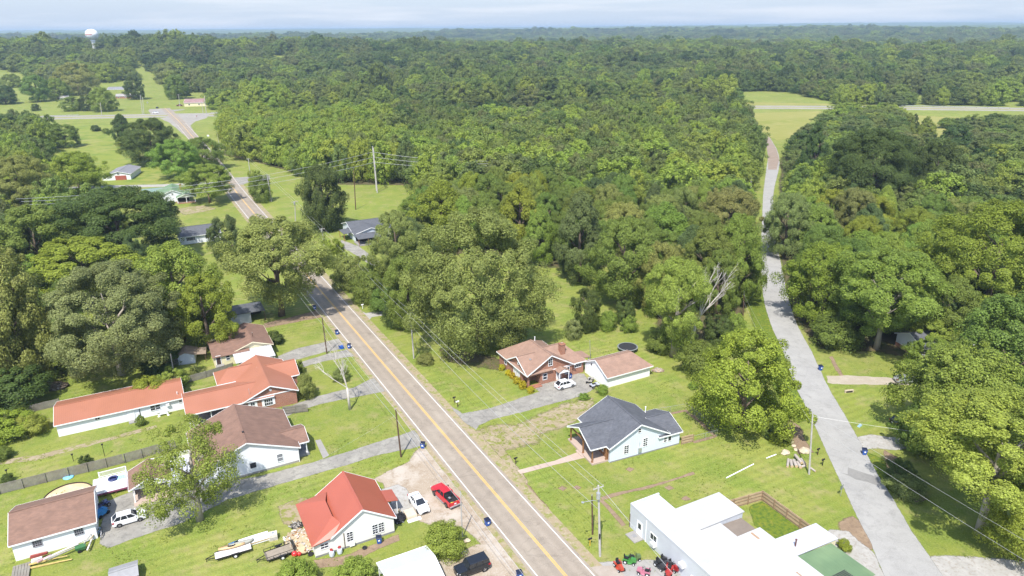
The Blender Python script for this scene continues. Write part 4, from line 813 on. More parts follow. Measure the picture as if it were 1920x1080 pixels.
def car(kind,loc,rz,col,label,name='car',cat='car',detail=True):
    k=KINDS[kind];v=empty(name,loc,rz,label,cat);B=MB();secs=[]
    for x,zb,zt,w in k['st']:
        zm=zb+(zt-zb)*.62;secs.append([(x,-w*.92,zb),(x,-w,zb+.12),(x,-w,zm),(x,-w*.93,zt),(x,w*.93,zt),(x,w,zm),(x,w,zb+.12),(x,w*.92,zb)])
    loft(B,secs)
    c=k['cab'];G=MB();gs=[]
    for i,(x,z,w) in enumerate(c):
        zb=.92 if i in (0,3) else .92;gs.append([(x,-w,z-.02),(x,w,z-.02)])
    wb=k['st'][3][3]*.93;zb=k['st'][3][2]-.04
    xa,xb=c[0][0],c[3][0]
    low=[(xa,-wb*.94,zb),(xb,-wb*.94,zb),(xb,wb*.94,zb),(xa,wb*.94,zb)]
    top=[(c[1][0],-c[1][2],c[1][1]),(c[2][0],-c[2][2],c[2][1]),(c[2][0],c[2][2],c[2][1]),(c[1][0],c[1][2],c[1][1])]
    G.hexa(low,top)
    # pillars and roof skin in body colour
    R=MB();rt=[(x+(.02 if x>0 else -.02),y*1.03,z-.03) for x,y,z in top];R.hexa(rt,[(x*.96,y*.9,z+.06) for x,y,z in rt])
    for s in (0,1):
        a=[low[0],low[1]] if s==0 else [low[3],low[2]];t=[top[0],top[1]] if s==0 else [top[3],top[2]]
        for f in (0,.36,.68,1.0):
            p=Vector(a[0]).lerp(Vector(a[1]),f);q=Vector(t[0]).lerp(Vector(t[1]),f);B.beam(p,q,.09 if f in (0,1.) else .07,.05)
    B.build('body',col,v,False);G.build('window',CARGLASS,v);R.build('roof',col,v)
    for x in k['wx']:
        for s in (-1,1):wheel(v,x,s*(k['st'][3][3]-.09),k['r'],.23,s)
    A=MB()
    for x in k['wx']:
        for s in (-1,1):
            y=s*(k['st'][3][3]+.004);r=k['r']*1.13;A.poly([(x+r*math.cos(PI*j/10),y,k['r']+r*math.sin(PI*j/10)) for j in range(11)])
    A.build('wheel_arch',PLASTIC,v)
    if detail:
        xf=k['st'][1][0];wf=k['st'][1][3];zf=k['st'][1][2];xr=k['st'][-2][0];wr=k['st'][-2][3];zr=k['st'][-2][2]
        for s in (-1,1):
            M=MB();M.hexa([(xf-.12,s*wf*1.005,zf-.2),(xf+.12,s*wf*.62,zf-.2),(xf+.1,s*wf*.6,zf-.06),(xf-.2,s*wf*1.0,zf-.05)],[(xf-.1,s*wf*1.02,zf-.19),(xf+.16,s*wf*.62,zf-.19),(xf+.12,s*wf*.6,zf-.05),(xf-.18,s*wf*1.01,zf-.04)]);M.build('headlight',LAMPW,v)
            M=MB();M.box(xr-.2,s*wr*.72,zr-.28,xr+.1,s*(wr+.012),zr-.08);M.build('taillight',LAMPR,v)
            M=MB();M.box(c[0][0]-.35,s*(wb+.02),zb+.02,c[0][0]-.2,s*(wb+.2),zb+.17);M.build('mirror',col,v)
        M=MB();x0=k['st'][0][0];M.box(x0-.05,-.5,.36,x0+.03,.5,.5);M.box(x0-.12,-.35,zf-.25,x0+.01,.35,zf-.12);M.build('grille',PLASTIC,v)
        M=MB();xr=k['st'][-1][0];M.box(xr-.03,-.28,.62,xr+.02,.28,.76);M.build('number_plate',PLATE,v)
    return v
def pickup(loc,rz,col,label,name='pickup_truck'):
    v=empty(name,loc,rz,label,'pickup truck');B=MB();secs=[]
    for x,zb,zt,w in [(2.85,.5,.92,.84),(2.72,.42,1.08,.96),(1.9,.4,1.17,1.0),(1.25,.4,1.2,1.0),(-.85,.4,1.22,1.0)]:
        zm=zb+(zt-zb)*.62;secs.append([(x,-w*.95,zb),(x,-w,zb+.12),(x,-w,zm),(x,-w*.94,zt),(x,w*.94,zt),(x,w,zm),(x,w,zb+.12),(x,w*.95,zb)])
    loft(B,secs)
    B.box(-2.8,-.99,.5,-.86,-.84,1.22);B.box(-2.8,.84,.5,-.86,.99,1.22);B.box(-2.86,-.84,.55,-2.74,.84,1.22);B.box(-2.74,-.84,.5,-.86,.84,.72)
    low=[(1.35,-.9,1.17),(-.9,-.9,1.17),(-.9,.9,1.17),(1.35,.9,1.17)];top=[(.5,-.72,1.83),(-.78,-.72,1.86),(-.78,.72,1.86),(.5,.72,1.83)]
    G=MB();G.hexa(low,top)
    for a,t in (((0,1),(0,1)),((3,2),(3,2))):
        for f in (0,.5,1.):
            p=Vector(low[a[0]]).lerp(Vector(low[a[1]]),f);q=Vector(top[t[0]]).lerp(Vector(top[t[1]]),f);B.beam(p,q,.1,.06)
    R=MB();rt=[(x*1.02,y*1.03,z-.03) for x,y,z in top];R.hexa(rt,[(x*.95,y*.9,z+.07) for x,y,z in rt])
    B.build('body',col,v);G.build('window',CARGLASS,v);R.build('roof',col,v)
    M=MB();M.box(-2.73,-.83,.722,-.87,.83,.75);M.box(-2.73,-.835,.75,-.87,-.8,1.2);M.box(-2.73,.8,.75,-.87,.835,1.2);M.box(-.9,-.83,.75,-.862,.83,1.2);M.build('bed_liner',PLASTIC,v)
    for x in (1.78,-1.82):
        for s in (-1,1):wheel(v,x,s*.9,.42,.28,s)
    A=MB()
    for x in (1.78,-1.82):
        for s in (-1,1):A.poly([(x+.5*math.cos(PI*j/10),s*1.004,.42+.5*math.sin(PI*j/10)) for j in range(11)])
    A.build('wheel_arch',PLASTIC,v)
    M=MB();M.box(-2.98,-.95,.5,-2.86,.95,.68);M.build('bumper',STEEL,v);M=MB();M.box(2.8,-.9,.45,2.95,.9,.68);M.build('bumper',STEEL,v)
    for s in (-1,1):
        M=MB();M.box(-2.83,s*.86,.85,-2.72,s*1.0,1.15);M.build('taillight',LAMPR,v)
        M=MB();M.box(2.66,s*.6,.86,2.84,s*.94,1.02);M.build('headlight',LAMPW,v)
        M=MB();M.box(1.0,s*.98,1.2,1.15,s*1.24,1.42);M.build('mirror',PLASTIC,v)
        M=MB();M.tube([(1.1,s*1.05,.42),(-1.2,s*1.05,.42)],.06,8);M.build('side_step',STEEL,v)
    M=MB();M.box(-2.9,-.2,.86,-2.862,.2,1.0);M.build('number_plate',PLATE,v)
    return v
def between(p,q,off):
    """placing a vehicle from the ground contact of its near rear and front wheels"""
    a,b=PX(*p),PX(*q);d=(b-a).normalized();m=(a+b)/2;n=Vector((-d.y,d.x,0));return m+n*off,math.atan2(d.y,d.x)
pr=paint('red_car_paint',(.55,.012,.02));pw=paint('white_car_paint',(.78,.79,.81),0);pk=paint('black_car_paint',(.012,.014,.02));ps_=paint('silver_car_paint',(.42,.44,.46),.5);pm=paint('maroon_paint',(.16,.02,.025))
l,a=between((225,989),(263.5,977.5),.85);car('suv',l,a,pw,'white sport utility car parked beside the brown roofed carport','car')
l,a=between((837.4,952),(813.5,928.5),-.95);t=pickup(l,a,pr,'bright red pickup truck with open bed beside the road')
M=MB();M.tube([(-2.55,.1,.86),(-2.35,-.6,.86),(-2.5,-.15,.9),(-2.25,.45,.88)],.07,6);c=M.build('straps',mat('yellow_strap',(.6,.45,.03),.6));c.matrix_world=Matrix.Translation(l)@Matrix.Rotation(a,4,'Z');tag(c,'yellow strap heap lying in the bed of the red pickup','strap')
M=MB();M.box(-1.6,-.2,.755,-1.0,.35,1.0);M.box(-1.75,.4,.755,-1.3,.7,.95);M.box(-1.5,-.1,1.0,-1.1,.2,1.06,1);c=M.build('tool_box',[PLASTIC,STEEL]);c.matrix_world=Matrix.Translation(l)@Matrix.Rotation(a,4,'Z');tag(c,'dark tool case in the bed of the red pickup','tool box')
l,a=between((769.4,943),(783,962),.82);car('sedan',l,a,pw,'white sedan parked between the red roofed house and the red pickup')
car('offroad',PX(885,1071),THD+PI,pk,'black boxy off-road vehicle at the bottom edge beside the white carport','offroad_vehicle')
l,a=between((1052.7,732),(1074.6,726),.82);car('hatch',l,a,pw,'white hatchback on the drive in front of the red brick house')
car('sedan',PX(1700,716),rad(-4),ps_,'silver car whose tail shows from under the trees on the sandy drive')
car('suv',PX(1692,795),rad(15),pk,'dark vehicle in deep shade under the side street trees')
car('hatch',PX(326,632),rad(20),pr,'red vehicle in deep shade under the trees behind the garden shed')
ang=math.atan2((hm-hl).y,(hm-hl).x)
car('suv',PX(91,221),ang,ps_,'silver car driving on the highway at the far left',detail=False)
car('suv',PX(292,212.5),rad(12),pw,'white car waiting at the far crossing',detail=False)
car('sedan',PX(295,203),rad(105),pk,'dark car coming down the road to the crossing',detail=False)
car('sedan',PX(275,161),rad(105),pm,'dark red car far up the road beyond the crossing',detail=False)
pickup(PX(337,199),rad(8),pm,'dark red pickup parked by the roadside store')
# ---------------------------------------------------------------- wheelie bins
def bin_(px,py,rz,label,lie=False):
    e=empty('wheelie_bin',PX(px,py),rad(rz),label,'bin','blue wheeled rubbish bins')
    H=Matrix.Rotation(PI/2,4,'Y') if lie else Matrix.Identity(4)
    par=e
    def B(name,M,m):
        o=M.build(name,m,e)
        if lie:o.matrix_local=Matrix.Translation((0,0,.36))@H
        return o
    M=MB();M.hexa([(-.27,-.27,.08),(.27,-.27,.08),(.27,.27,.08),(-.27,.27,.08)],[(-.36,-.36,1.0),(.38,-.36,1.0),(.38,.36,1.0),(-.36,.36,1.0)]);M.box(-.39,-.39,.97,.41,.39,1.03);B('body',M,BINBLUE)
    M=MB();M.hexa([(-.42,-.4,1.032),(.43,-.4,1.032),(.43,.4,1.032),(-.42,.4,1.032)],[(-.36,-.34,1.12),(.36,-.34,1.09),(.36,.34,1.09),(-.36,.34,1.12)]);B('lid',M,BINLID)
    M=MB();M.tube([(-.44,-.3,1.04),(-.44,.3,1.04)],.025,6);B('handle',M,BINLID)
    M=MB();M.poly([(.361,-.13,.52),(.361,.13,.52),(.372,.13,.78),(.372,-.13,.78)]);B('label_sticker',M,W_PAINT)
    for s in (-1,1):
        M=MB();M.tube([(-.3,s*.31,.13),(-.3,s*.25,.13)],.13,12);B('wheel',M,RUBBER)
BINS=[(914,985,-60,'blue bin on the road edge beside the red pickup',0),(793,840,-100,'blue bin at the mouth of the drive by the brown pole',0),(974,1084,-70,'blue bin at the bottom edge beside the black off-road vehicle',0),(1538,694,-80,'blue bin on the side street opposite the big bright tree',0),(1620,852,-100,'blue bin on the side street at the white gravel entrance',0),(655,653,-90,'blue upright bin touching the white road line by the fallen bin',0),(635,655,30,'blue bin lying fallen on its side on the drive end',1),(632,627,-60,'blue bin on the roadside lawn by the dark brown pole',0),(590,580,-60,'blue bin in tree shade beside the road under the olive tree',0),(711,1018,-75,'blue bin against the wall below the double window',0),(1068,709,-70,'blue bin between the brick house porch and the white garage',0)]
for b_ in BINS:bin_(*b_)
# ---------------------------------------------------------------- mailboxes and signs
def mailbox(px,py,label,m=BLACK,post=POLE_BR,rz=120):
    e=empty('mailbox',PX(px,py),rad(rz),label,'mailbox');M=MB();M.box(-.05,-.05,0,.05,.05,1.05);M.beam((0,0,.8),(.0,.3,1.04),.06,.06);M.build('post',post,e)
    M=MB();pr=[(-.1,0),(.1,0),(.1,.14),(.07,.2),(0,.23),(-.07,.2),(-.1,.14)]
    M.hexa([(x,-.3,1.06+z) for x,z in pr],[(x,.32,1.06+z) for x,z in pr]);M.build('box',m,e);M=MB();M.box(.1,.1,1.15,.115,.13,1.4);M.build('flag',LAMPR,e)
for a_ in [(967,870,'black mailbox beside the pink walkway end',BLACK),(852,755,'dark mailbox nearer the road at the drive mouth of the brick house',BLACK),(858,763,'white topped mailbox of the pair at the drive mouth',W_PAINT),(680,579,'white mailbox by the gravel drive below the bushes',W_PAINT,W_PAINT),(1533,853,'black mailbox standing farther up the side street by the pole',BLACK),(1542,873,'black mailbox standing near the pile of logs and street patch',BLACK,BLACK)]:mailbox(*a_)
mailbox(1106,1023,'black mailbox on a yellow post near the grey lamp pole',BLACK,mat('yellow_post',(.6,.4,.04),.6))
def sign(px,py,hh,w,hs,m,label,rz=60,rnd=False):
    e=empty('road_sign',PX(px,py),rad(rz),label,'sign');M=MB();M.cyl((0,0,0),.035,hh,8);M.build('post',STEEL,e);M=MB()
    if rnd:pts=[(w/2*math.cos(2*PI*k/rnd+PI/rnd),.04,hh-hs/2+hs/2*math.sin(2*PI*k/rnd+PI/rnd)) for k in range(rnd)]
    else:pts=[(-w/2,.04,hh-hs),(w/2,.04,hh-hs),(w/2,.04,hh),(-w/2,.04,hh)]
    M.hexa(pts,[(x,y+.02,z) for x,y,z in pts]);M.build('panel',m,e)
sign(1576,930,1.9,.75,.75,mat('grey_green_sign',(.13,.17,.14),.6),'small grey-green sign seen from behind on the side street verge',35)
sign(370,223.5,3,1.0,1.0,mat('red_sign',(.5,.03,.03),.5),'red stop sign at the far crossing',75,8)
sign(391,261,2.8,1.3,1.0,W_PAINT,'white rectangular sign on the grass corner before the crossing',20)
sign(399,279,2.6,1.2,1.2,mat('orange_sign',(.7,.22,.02),.5),'orange diamond sign on the road before the crossing',20,4)
sign(277,196,2.6,1.2,1.2,STEEL,'small pale sign on the lawn beyond the highway',20)
# ---------------------------------------------------------------- utility poles
POLES={}
def pole(key,base,top,m,label,r=.15,arm=0,armdir=None,trans=False,lamp=None,cat='utility pole'):
    P=PX(*base);H=HT(base,top);e=empty('utility_pole',P,0,label,cat,None)
    # lean so that the top meets its surveyed spot
    Tp=PX(top[0],top[1],H);lean=(Tp-Vector((P.x,P.y,H)));lean.z=0
    if lean.length>.08*H:lean=lean.normalized()*.08*H
    top3=Vector((lean.x,lean.y,H));M=MB();M.tube([(0,0,0),(top3*.5),top3],[r,r*.88,r*.72],10);M.build('pole',m,e)
    POLES[key]=P+top3
    d=Vector(armdir or (.88,.47,0)).normalized()
    if arm:
        M=MB();c=top3*.965;M.beam(c-d*arm/2,c+d*arm/2,.1,.12)
        for s in (-.46,-.15,.46):M.cyl(c+d*arm*s+Vector((0,0,.06)),.04,.22,8)
        M.build('crossarm',m,e)
    else:
        M=MB();M.cyl(top3,.05,.25,8);M.build('insulator',STEEL,e)
    if trans:
        c=top3*.84+Vector((-.1,-.35,0));M=MB();M.cyl(c,.26,.85,14);M.cyl(c+Vector((0,0,.85)),.27,.05,14);M.cyl(c+Vector((.08,0,.9)),.04,.22,8);M.build('transformer',STEEL,e)
    if lamp:
        c=top3*lamp[0];dd=Vector((*lamp[1],0));q=c+dd+Vector((0,0,.55));M=MB();M.tube([c,c+dd*.35+Vector((0,0,.42)),q],.035,8);M.build('lamp_arm',STEEL,e);M=MB();M.hexa([(q.x-.1,q.y-.1,q.z-.1),(q.x+.1,q.y-.1,q.z-.1),(q.x+.1,q.y+.1,q.z-.1),(q.x-.1,q.y+.1,q.z-.1)],[(q.x-.16,q.y-.16,q.z+.02),(q.x+.16,q.y-.16,q.z+.02),(q.x+.16,q.y+.16,q.z+.02),(q.x-.16,q.y+.16,q.z+.02)]);M.build('lamp_head',STEEL,e)
    return e
e=pole('p1',(1125,1043),(1122,910),POLE_GR,'grey pole with transformer and curved lamp arm near the white workshop',.17,1.6,(.88,.47,0),True,(.78,(-2.2,-.9)))
M=MB();M.box(-.28,-.3,3.1,-.1,0.1,3.8);M.build('meter_box',BLACK,e)
pole('p2',(1111,1002),(1110,930),POLE_BR,'short brown pole standing behind the grey lamp pole',.13)
pole('p3',(752,857),(742,768),POLE_BR,'dark brown pole on the lawn strip beside the drive of the white house',.15)
pole('p4',(776,672),(769.5,588),POLE_GR,'grey pole with transformer beside the big oak and road',.16,0,None,True)
pole('p5',(613,663),(604,595),POLE_BR,'dark brown pole on the lawn by the fallen bin',.15)
pole('p6',(1517,889),(1524,774),POLE_GR,'grey pole beside the pile of logs on the side street',.16,0,None)
pole('p7',(867,1008),(863.5,924),POLE_GR,'thin grey pole rising behind the round bush beside the gravel lot',.10)
pole('p8',(677,531),(672,493),POLE_GR,'grey pole with lamp arm among the roadside bushes',.16,0,None,False,(.9,(-3,-1)))
pole('p9',(608,467),(603.5,428),POLE_GR,'grey pole with transformer by the grey roofed house drive',.17,1.8,(.88,.47,0),True)
pole('p10',(554,416),(553,377),POLE_GR,'grey pole with crossarm on the lawn left of the columnar tree',.19,2.4,(.88,.47,0),True)
pole('p11',(509,378),(500.5,327),POLE_GR,'pale pole rising beside the hedge clump on the road',.2,0)
pole('p12',(667,393),(663,317),POLE_BR,'brown pole in the middle of the mown field',.2,0)
pole('p14',(469,328),(465.5,297),POLE_GR,'pale pole at the lane corner beyond the hedge clump',.2,1.8)
pole('p15',(413,281),(407,249),POLE_GR,'pale pole beside the bright grove before the crossing',.2,0)
pole('p16',(191,217.5),(188,192),POLE_GR,'brown pole on the lawn beyond the highway, left of crossing',.22,0)
pole('p17',(267,214),(263,178),POLE_GR,'tall pale pole on the left corner of the crossing',.25,0)
pole('p17b',(270,214),(267,182),POLE_GR,'second pale pole close behind the tall corner pole',.22,0)
pole('p18',(387,213),(383,180),POLE_GR,'pale pole in front of the roadside store',.25,0)
pole('p18b',(381,213),(378,190),POLE_GR,'shorter pale pole left of the store front pole',.22,0)
pole('p19',(337,201),(335,177),POLE_GR,'pale pole with wide top beside the store forecourt',.22,3)
pole('p20',(1511,280),(1515,247),POLE_GR,'leaning pale pole above the treetops right of the brown road end',.25,0)
pole('p20b',(1528,280),(1530,248),POLE_GR,'straight pale pole above the treetops right of the leaning one',.22,0)
pole('p21',(1408,360),(1408,329),POLE_GR,'grey pole in front of trees at the upper side street',.2,0)
pole('p22',(328,713),(320,665),POLE_GR,'short leaning pale pole behind the long orange roofed building',.13,0)
pole('p23',(1393,593),(1395,553),POLE_BR,'brown pole at the woods edge beside the side street lawn',.15,0)
pole('p24',(475,661),(476,624),POLE_BR,'thin brown pole in front of the cream house',.09,0)
pole('p25',(1107,675),(1106,640),STEEL,'grey metal pole between the brick house and white garage',.07,0,cat='pole')
for i,(b,t,lb) in enumerate([((196.6,856),(192,832),'tallest black garden lamp on a post along the back fence'),((138,865),(135,851),'black garden lamp left of the tallest one along the fence'),((14.5,893),(13,880),'garden lamp beside a small bush at the far left of the fence')]):
    H=HT(b,t);e=empty('garden_lamp',PX(*b),0,lb,'garden lamp');M=MB();M.cyl((0,0,0),.045,H-.25,8);M.build('post',BLACK,e);M=MB();M.cyl((0,0,H-.25),.12,.22,8,0,.16);M.cyl((0,0,H-.03),.2,.06,8,0,.05);M.build('lantern',BLACK,e)
# H-frame transmission structure
b1,b2=PX(706,358),PX(709.5,366);H1=HT((706,358),(702,274));e=empty('transmission_tower',b1,0,'tall pale twin-pole transmission structure in the mown field','transmission tower')
dv=(b2-b1).normalized()*4.0
for k,o in enumerate((Vector((0,0,0)),dv)):
    M=MB();M.tube([o,o+Vector((-.3,0,H1))],[.24,.17],10);M.build('pole',POLE_GR,e)
for z in (.93,.80):
    M=MB();c=Vector((-.3,0,H1*z));M.beam(c-dv.normalized()*1.5,c+dv+dv.normalized()*1.5,.25,.3);M.build('crossarm',POLE_GR,e)
M=MB();M.beam((-.2,0,H1*.8),dv+Vector((-.2,0,H1*.93)),.15,.15);M.build('brace',POLE_GR,e)
for k in range(3):
    c=Vector((-.3,0,H1*.93))+dv*(k*.9-.4);M=MB();M.cyl(c-Vector((0,0,1.2)),.1,1.1,8);M.build('insulator',STEEL,e)
HB=b1+Vector((-.3,0,H1*.86))
def wire(name,pts,sag,r,label,cat='wire'):
    M=MB()
    for p,q in zip(pts[:-1],pts[1:]):
        p,q=Vector(p),Vector(q);n=max(6,int((q-p).length/8));L=[]
        for i in range(n+1):
            t=i/n;c=p.lerp(q,t);c.z-=4*sag*t*(1-t)*((q-p).length/60)**1.3;L.append(c)
        M.tube(L,r,5,0,False)
    o=M.build(name,WIREM);tag(o,label,cat,None)
for k,(lx,ly,rx,ry,nm) in enumerate([(30,373,915,302,'uppermost'),(40,378,915,307,'middle'),(47,384,913,311,'lowest')]):
    A=PX(lx,ly,21-.8*k);B=PX(rx,ry,H1*.8);M3=HB+dv*(k*.9-.4)-Vector((0,0,.0+k*1.6))
    wire('power_line',[A,M3,B],1.2,.055,f'{nm} of the three pale transmission wires over the left wood')
P=POLES;off=Vector((.7,.37,-.35))
for s,nm in ((1,'right'),(-1,'left')):
    wire('power_line',[P['p1']+off*s,P['p4']+off*s,P['p8']+off*s,P['p9']+off*s,P['p10']+off*s,P['p11']+off*s,P['p14']+off*s],.5,.02,f'{nm} wire of the pair along the oak side of the road')
wire('telephone_line',[P['p1']*1-Vector((0,0,3.6)),P['p4']-Vector((0,0,2.8)),P['p8']-Vector((0,0,2.6)),P['p9']-Vector((0,0,3))],.9,.022,'low cable under the pair of wires along the oak side')
s0=P['p7']+(P['p7']-P['p3'])
wire('power_line',[s0,P['p7'],P['p3'],P['p5'],P['p5']+(P['p5']-P['p3'])*.8],.8,.02,'upper wire along the house side of the road')
wire('telephone_line',[s0-Vector((0,0,1.6)),P['p7']-Vector((0,0,1.6)),P['p3']-Vector((0,0,1.8)),P['p5']-Vector((0,0,1.8)),P['p5']+(P['p5']-P['p3'])*.8-Vector((0,0,1.8))],.9,.024,'lower cable along the house side of the road')
wire('service_line',[P['p1']-Vector((0,0,1)),PX(1178,972,3.3),],.5,.018,'short service wire from lamp pole to the white workshop')
wire('power_line',[P['p1']+Vector((.3,.1,-.3)),PX(1262,1076,4.2)],.4,.02,'wire running from the lamp pole over the mowers')
wire('service_line',[P['p3']-Vector((0,0,1)),PX(560,885,4.6)],.7,.008,'thin service wire from the brown pole to the white house')
q6=P['p6'];wire('power_line',[q6+Vector((24,-55,1)),q6,P['p23'],P['p21']],.5,.014,'upper wire along the side street')
wire('telephone_line',[q6+Vector((24,-55,-1.2)),q6-Vector((0,0,1.8)),P['p23']-Vector((0,0,1.6)),P['p21']-Vector((0,0,1.6))],.9,.016,'lower cable along the side street')
wire('service_line',[q6-Vector((0,0,.6)),q6+Vector((27,-8,-1))],.5,.016,'thin wire crossing over the side street')
wire('guy_wire',[P['p4']-Vector((0,0,1.5)),PX(787,668,.05)],0,.02,'slanting guy wire of the grey transformer pole by the oak')
wire('guy_wire',[P['p11']-Vector((0,0,1.5)),PX(512,377,.05)],0,.02,'slanting guy wire of the pale pole beside the hedge')
# water tower on its far hill
wx=(177-960)/F;D=1330;tx,ty=-D*math.sin(math.atan(-wx))*1.0,D*math.cos(math.atan(-wx));Rr=math.hypot(tx,ty)
tx,ty=PX(177,90).xy.normalized()*D
z0=float(relief(tx,ty));zt=CAM_H+2.8
e=empty('water_tower',(tx,ty,z0),0,'white bulb-shaped water tower on the far horizon','water tower')
Hh=zt-z0;M=MB();M.lathe([(5,0),(3.4,5),(2.6,12),(2.6,Hh-18),(3.9,Hh-15.5)],20);M.build('stem',W_PAINT,e,True)
M=MB();M.lathe([(3.8,Hh-15.6),(7.2,Hh-12.8),(9.1,Hh-8.8),(9.1,Hh-6.6),(7.7,Hh-2.9),(4.6,Hh-.7),(1,Hh)],28);M.build('tank',W_PAINT,e,True)
M=MB()
for k in range(7):
    a=-PI/2+.18*(k-3)-.1;M.box(0,0,0,0,0,0) if False else None
    c=Vector((9.15*math.cos(a),9.15*math.sin(a),Hh-7.6));t=Vector((-math.sin(a),math.cos(a),0));M.hexa([c-t*.7-Vector((0,0,.9)),c+t*.7-Vector((0,0,.9)),c+t*.7+Vector((0,0,.9)),c-t*.7+Vector((0,0,.9))],[p+Vector((math.cos(a),math.sin(a),0))*.1 for p in (c-t*.7-Vector((0,0,.9)),c+t*.7-Vector((0,0,.9)),c+t*.7+Vector((0,0,.9)),c-t*.7+Vector((0,0,.9)))])
M.build('lettering',mat('faded_red_lettering',(.5,.25,.24),.7),e)
# guardrails on the highway
def guard(p0,p1,label):
    a,b=PX(*p0).xy,PX(*p1).xy;e=empty('guardrail',(0,0,0),0,label,'guardrail');M=MB();M.beam((a.x,a.y,.7),(b.x,b.y,.7),.12,.38);M.build('rail',STEEL,e);L=(b-a).length;k=int(L/8);M=MB()
    for i in range(k+1):p=a.lerp(b,i/k);M=MB();M.box(p.x-.09,p.y-.09,0,p.x+.09,p.y+.09,.55);M.build('post',POLE_BR,e)
guard((1690,199.0),(1893,203.5),'pale steel guardrail along the far right highway edge')
guard((80,219.0),(148,216.8),'pale steel guardrail along the far left highway edge')
guard((395,212.3),(428,211.2),'steel guardrail beside the store at the crossing')
# ---------------------------------------------------------------- yard things
def mower(px,py,rz,c,c2,label,s=1.0):
    e=empty('riding_mower',PX(px,py),rad(rz),label,'riding mower');b=paint('mower_'+c2,c)
    M=MB();M.hexa([(-.75*s,-.32*s,.3),(.75*s,-.3*s,.3),(.75*s,.3*s,.3),(-.75*s,.32*s,.3)],[(-.7*s,-.32*s,.55),(.1*s,-.3*s,.5),(.1*s,.3*s,.5),(-.7*s,.32*s,.55)])
    M.hexa([(.15*s,-.27*s,.42),(.95*s,-.24*s,.42),(.95*s,.24*s,.42),(.15*s,.27*s,.42)],[(.2*s,-.2*s,.92),(.85*s,-.17*s,.82),(.85*s,.17*s,.82),(.2*s,.2*s,.92)])
    for q in (-1,1):M.box(-.85*s,q*.28*s,.55,-.2*s,q*.5*s,.68)
    M.build('body',b,e);M=MB();M.hexa([(-.6*s,-.22*s,.68),(-.12*s,-.22*s,.68),(-.12*s,.22*s,.68),(-.6*s,.22*s,.68)],[(-.6*s,-.22*s,.78),(-.12*s,-.22*s,.78),(-.12*s,.22*s,.78),(-.6*s,.22*s,.78)]);M.hexa([(-.68*s,-.22*s,.7),(-.58*s,-.22*s,.7),(-.58*s,.22*s,.7),(-.68*s,.22*s,.7)],[(-.78*s,-.2*s,1.15),(-.7*s,-.2*s,1.15),(-.7*s,.2*s,1.15),(-.78*s,.2*s,1.15)]);M.build('seat',BLACK,e)
    M=MB();M.tube([(.2*s,0,.85),(.05*s,0,1.1)],.025,6);M.lathe([(.19,0),(.2,.02),(.19,.04),(.16,.02)],14,0,(.04*s,0,1.08),False);M.build('steering_wheel',BLACK,e)
    M=MB();M.lathe([(.5*s,.12),(.52*s,.2),(.45*s,.3),(.05,.31)],14);M.build('cutting_deck',b,e)
    for x,y,r in ((.62*s,.4*s,.2),(.62*s,-.4*s,.2),(-.5*s,.42*s,.3),(-.5*s,-.42*s,.3)):
        M=MB();M.tube([(x,y-.1,r),(x,y+.1,r)],r,14);w=M.build('wheel',RUBBER,e);R=MB();q=1 if y>0 else -1;R.tube([(x,y+q*.1,r),(x,y+q*.115,r)],r*.5,10);R.build('rim',PLATE,w)
RED=(.36,.03,.025);GRN=(.05,.22,.04)
mower(1161,1066,-70,(.42,.055,.025),'orange','orange-red riding mower nearest the road on the gravel')
mower(1180,1055,-20,GRN,'green','green and yellow riding mower at the lawn edge')
mower(1207,1076,160,(.45,.16,.22),'pink','faded pink riding mower in the middle of the gravel')
mower(1238,1064,-60,(.03,.03,.035),'black','black riding mower against the white workshop wall')
mower(1248,1058,-50,(.06,.06,.07),'charcoal','dark grey riding mower closest to the lawn by the wall')
mower(1254,1075,-110,RED,'red','red and black riding mower with its hood toward the road')
mower(1263,1067,-60,(.28,.02,.02),'crimson','crimson riding mower squeezed along the workshop wall')
mower(1190,1050,10,(.10,.16,.05),'olive','small dark green riding mower behind the yellow-green one',.9)
def quad(px,py,rz,c,nm,label):
    e=empty('quad_bike',PX(px,py),rad(rz),label,'quad bike');b=paint('quad_'+nm,c)
    M=MB();M.hexa([(-.8,-.25,.5),(.8,-.25,.5),(.8,.25,.5),(-.8,.25,.5)],[(-.8,-.35,.78),(.75,-.3,.82),(.75,.3,.82),(-.8,.35,.78)])
    for q in (-1,1):M.box(.3,q*.25,.62,.95,q*.58,.72);M.box(-.95,q*.25,.62,-.3,q*.58,.72)
    M.build('body',b,e);M=MB();M.box(-.6,-.18,.8,.15,.18,.92);M.build('seat',BLACK,e);M=MB();M.tube([(.3,0,.8),(.25,0,1.1)],.03,6);M.tube([(.25,-.4,1.12),(.25,.4,1.12)],.022,6);M.build('handlebar',BLACK,e)
    for x in (.62,-.62):
        for y in (.5,-.5):
            M=MB();M.tube([(x,y-.12,.29),(x,y+.12,.29)],.29,14);w=M.build('wheel',RUBBER,e);R=MB();s=1 if y>0 else -1;R.tube([(x,y+s*.12,.29),(x,y+s*.13,.29)],.15,10);R.build('rim',CHROME,w)
quad(1106,717,70,(.35,.33,.3),'grey','pale quad bike nearer the garage wall');quad(1115,726,30,(.5,.52,.58),'white','white and blue quad bike at the corner of the drive')
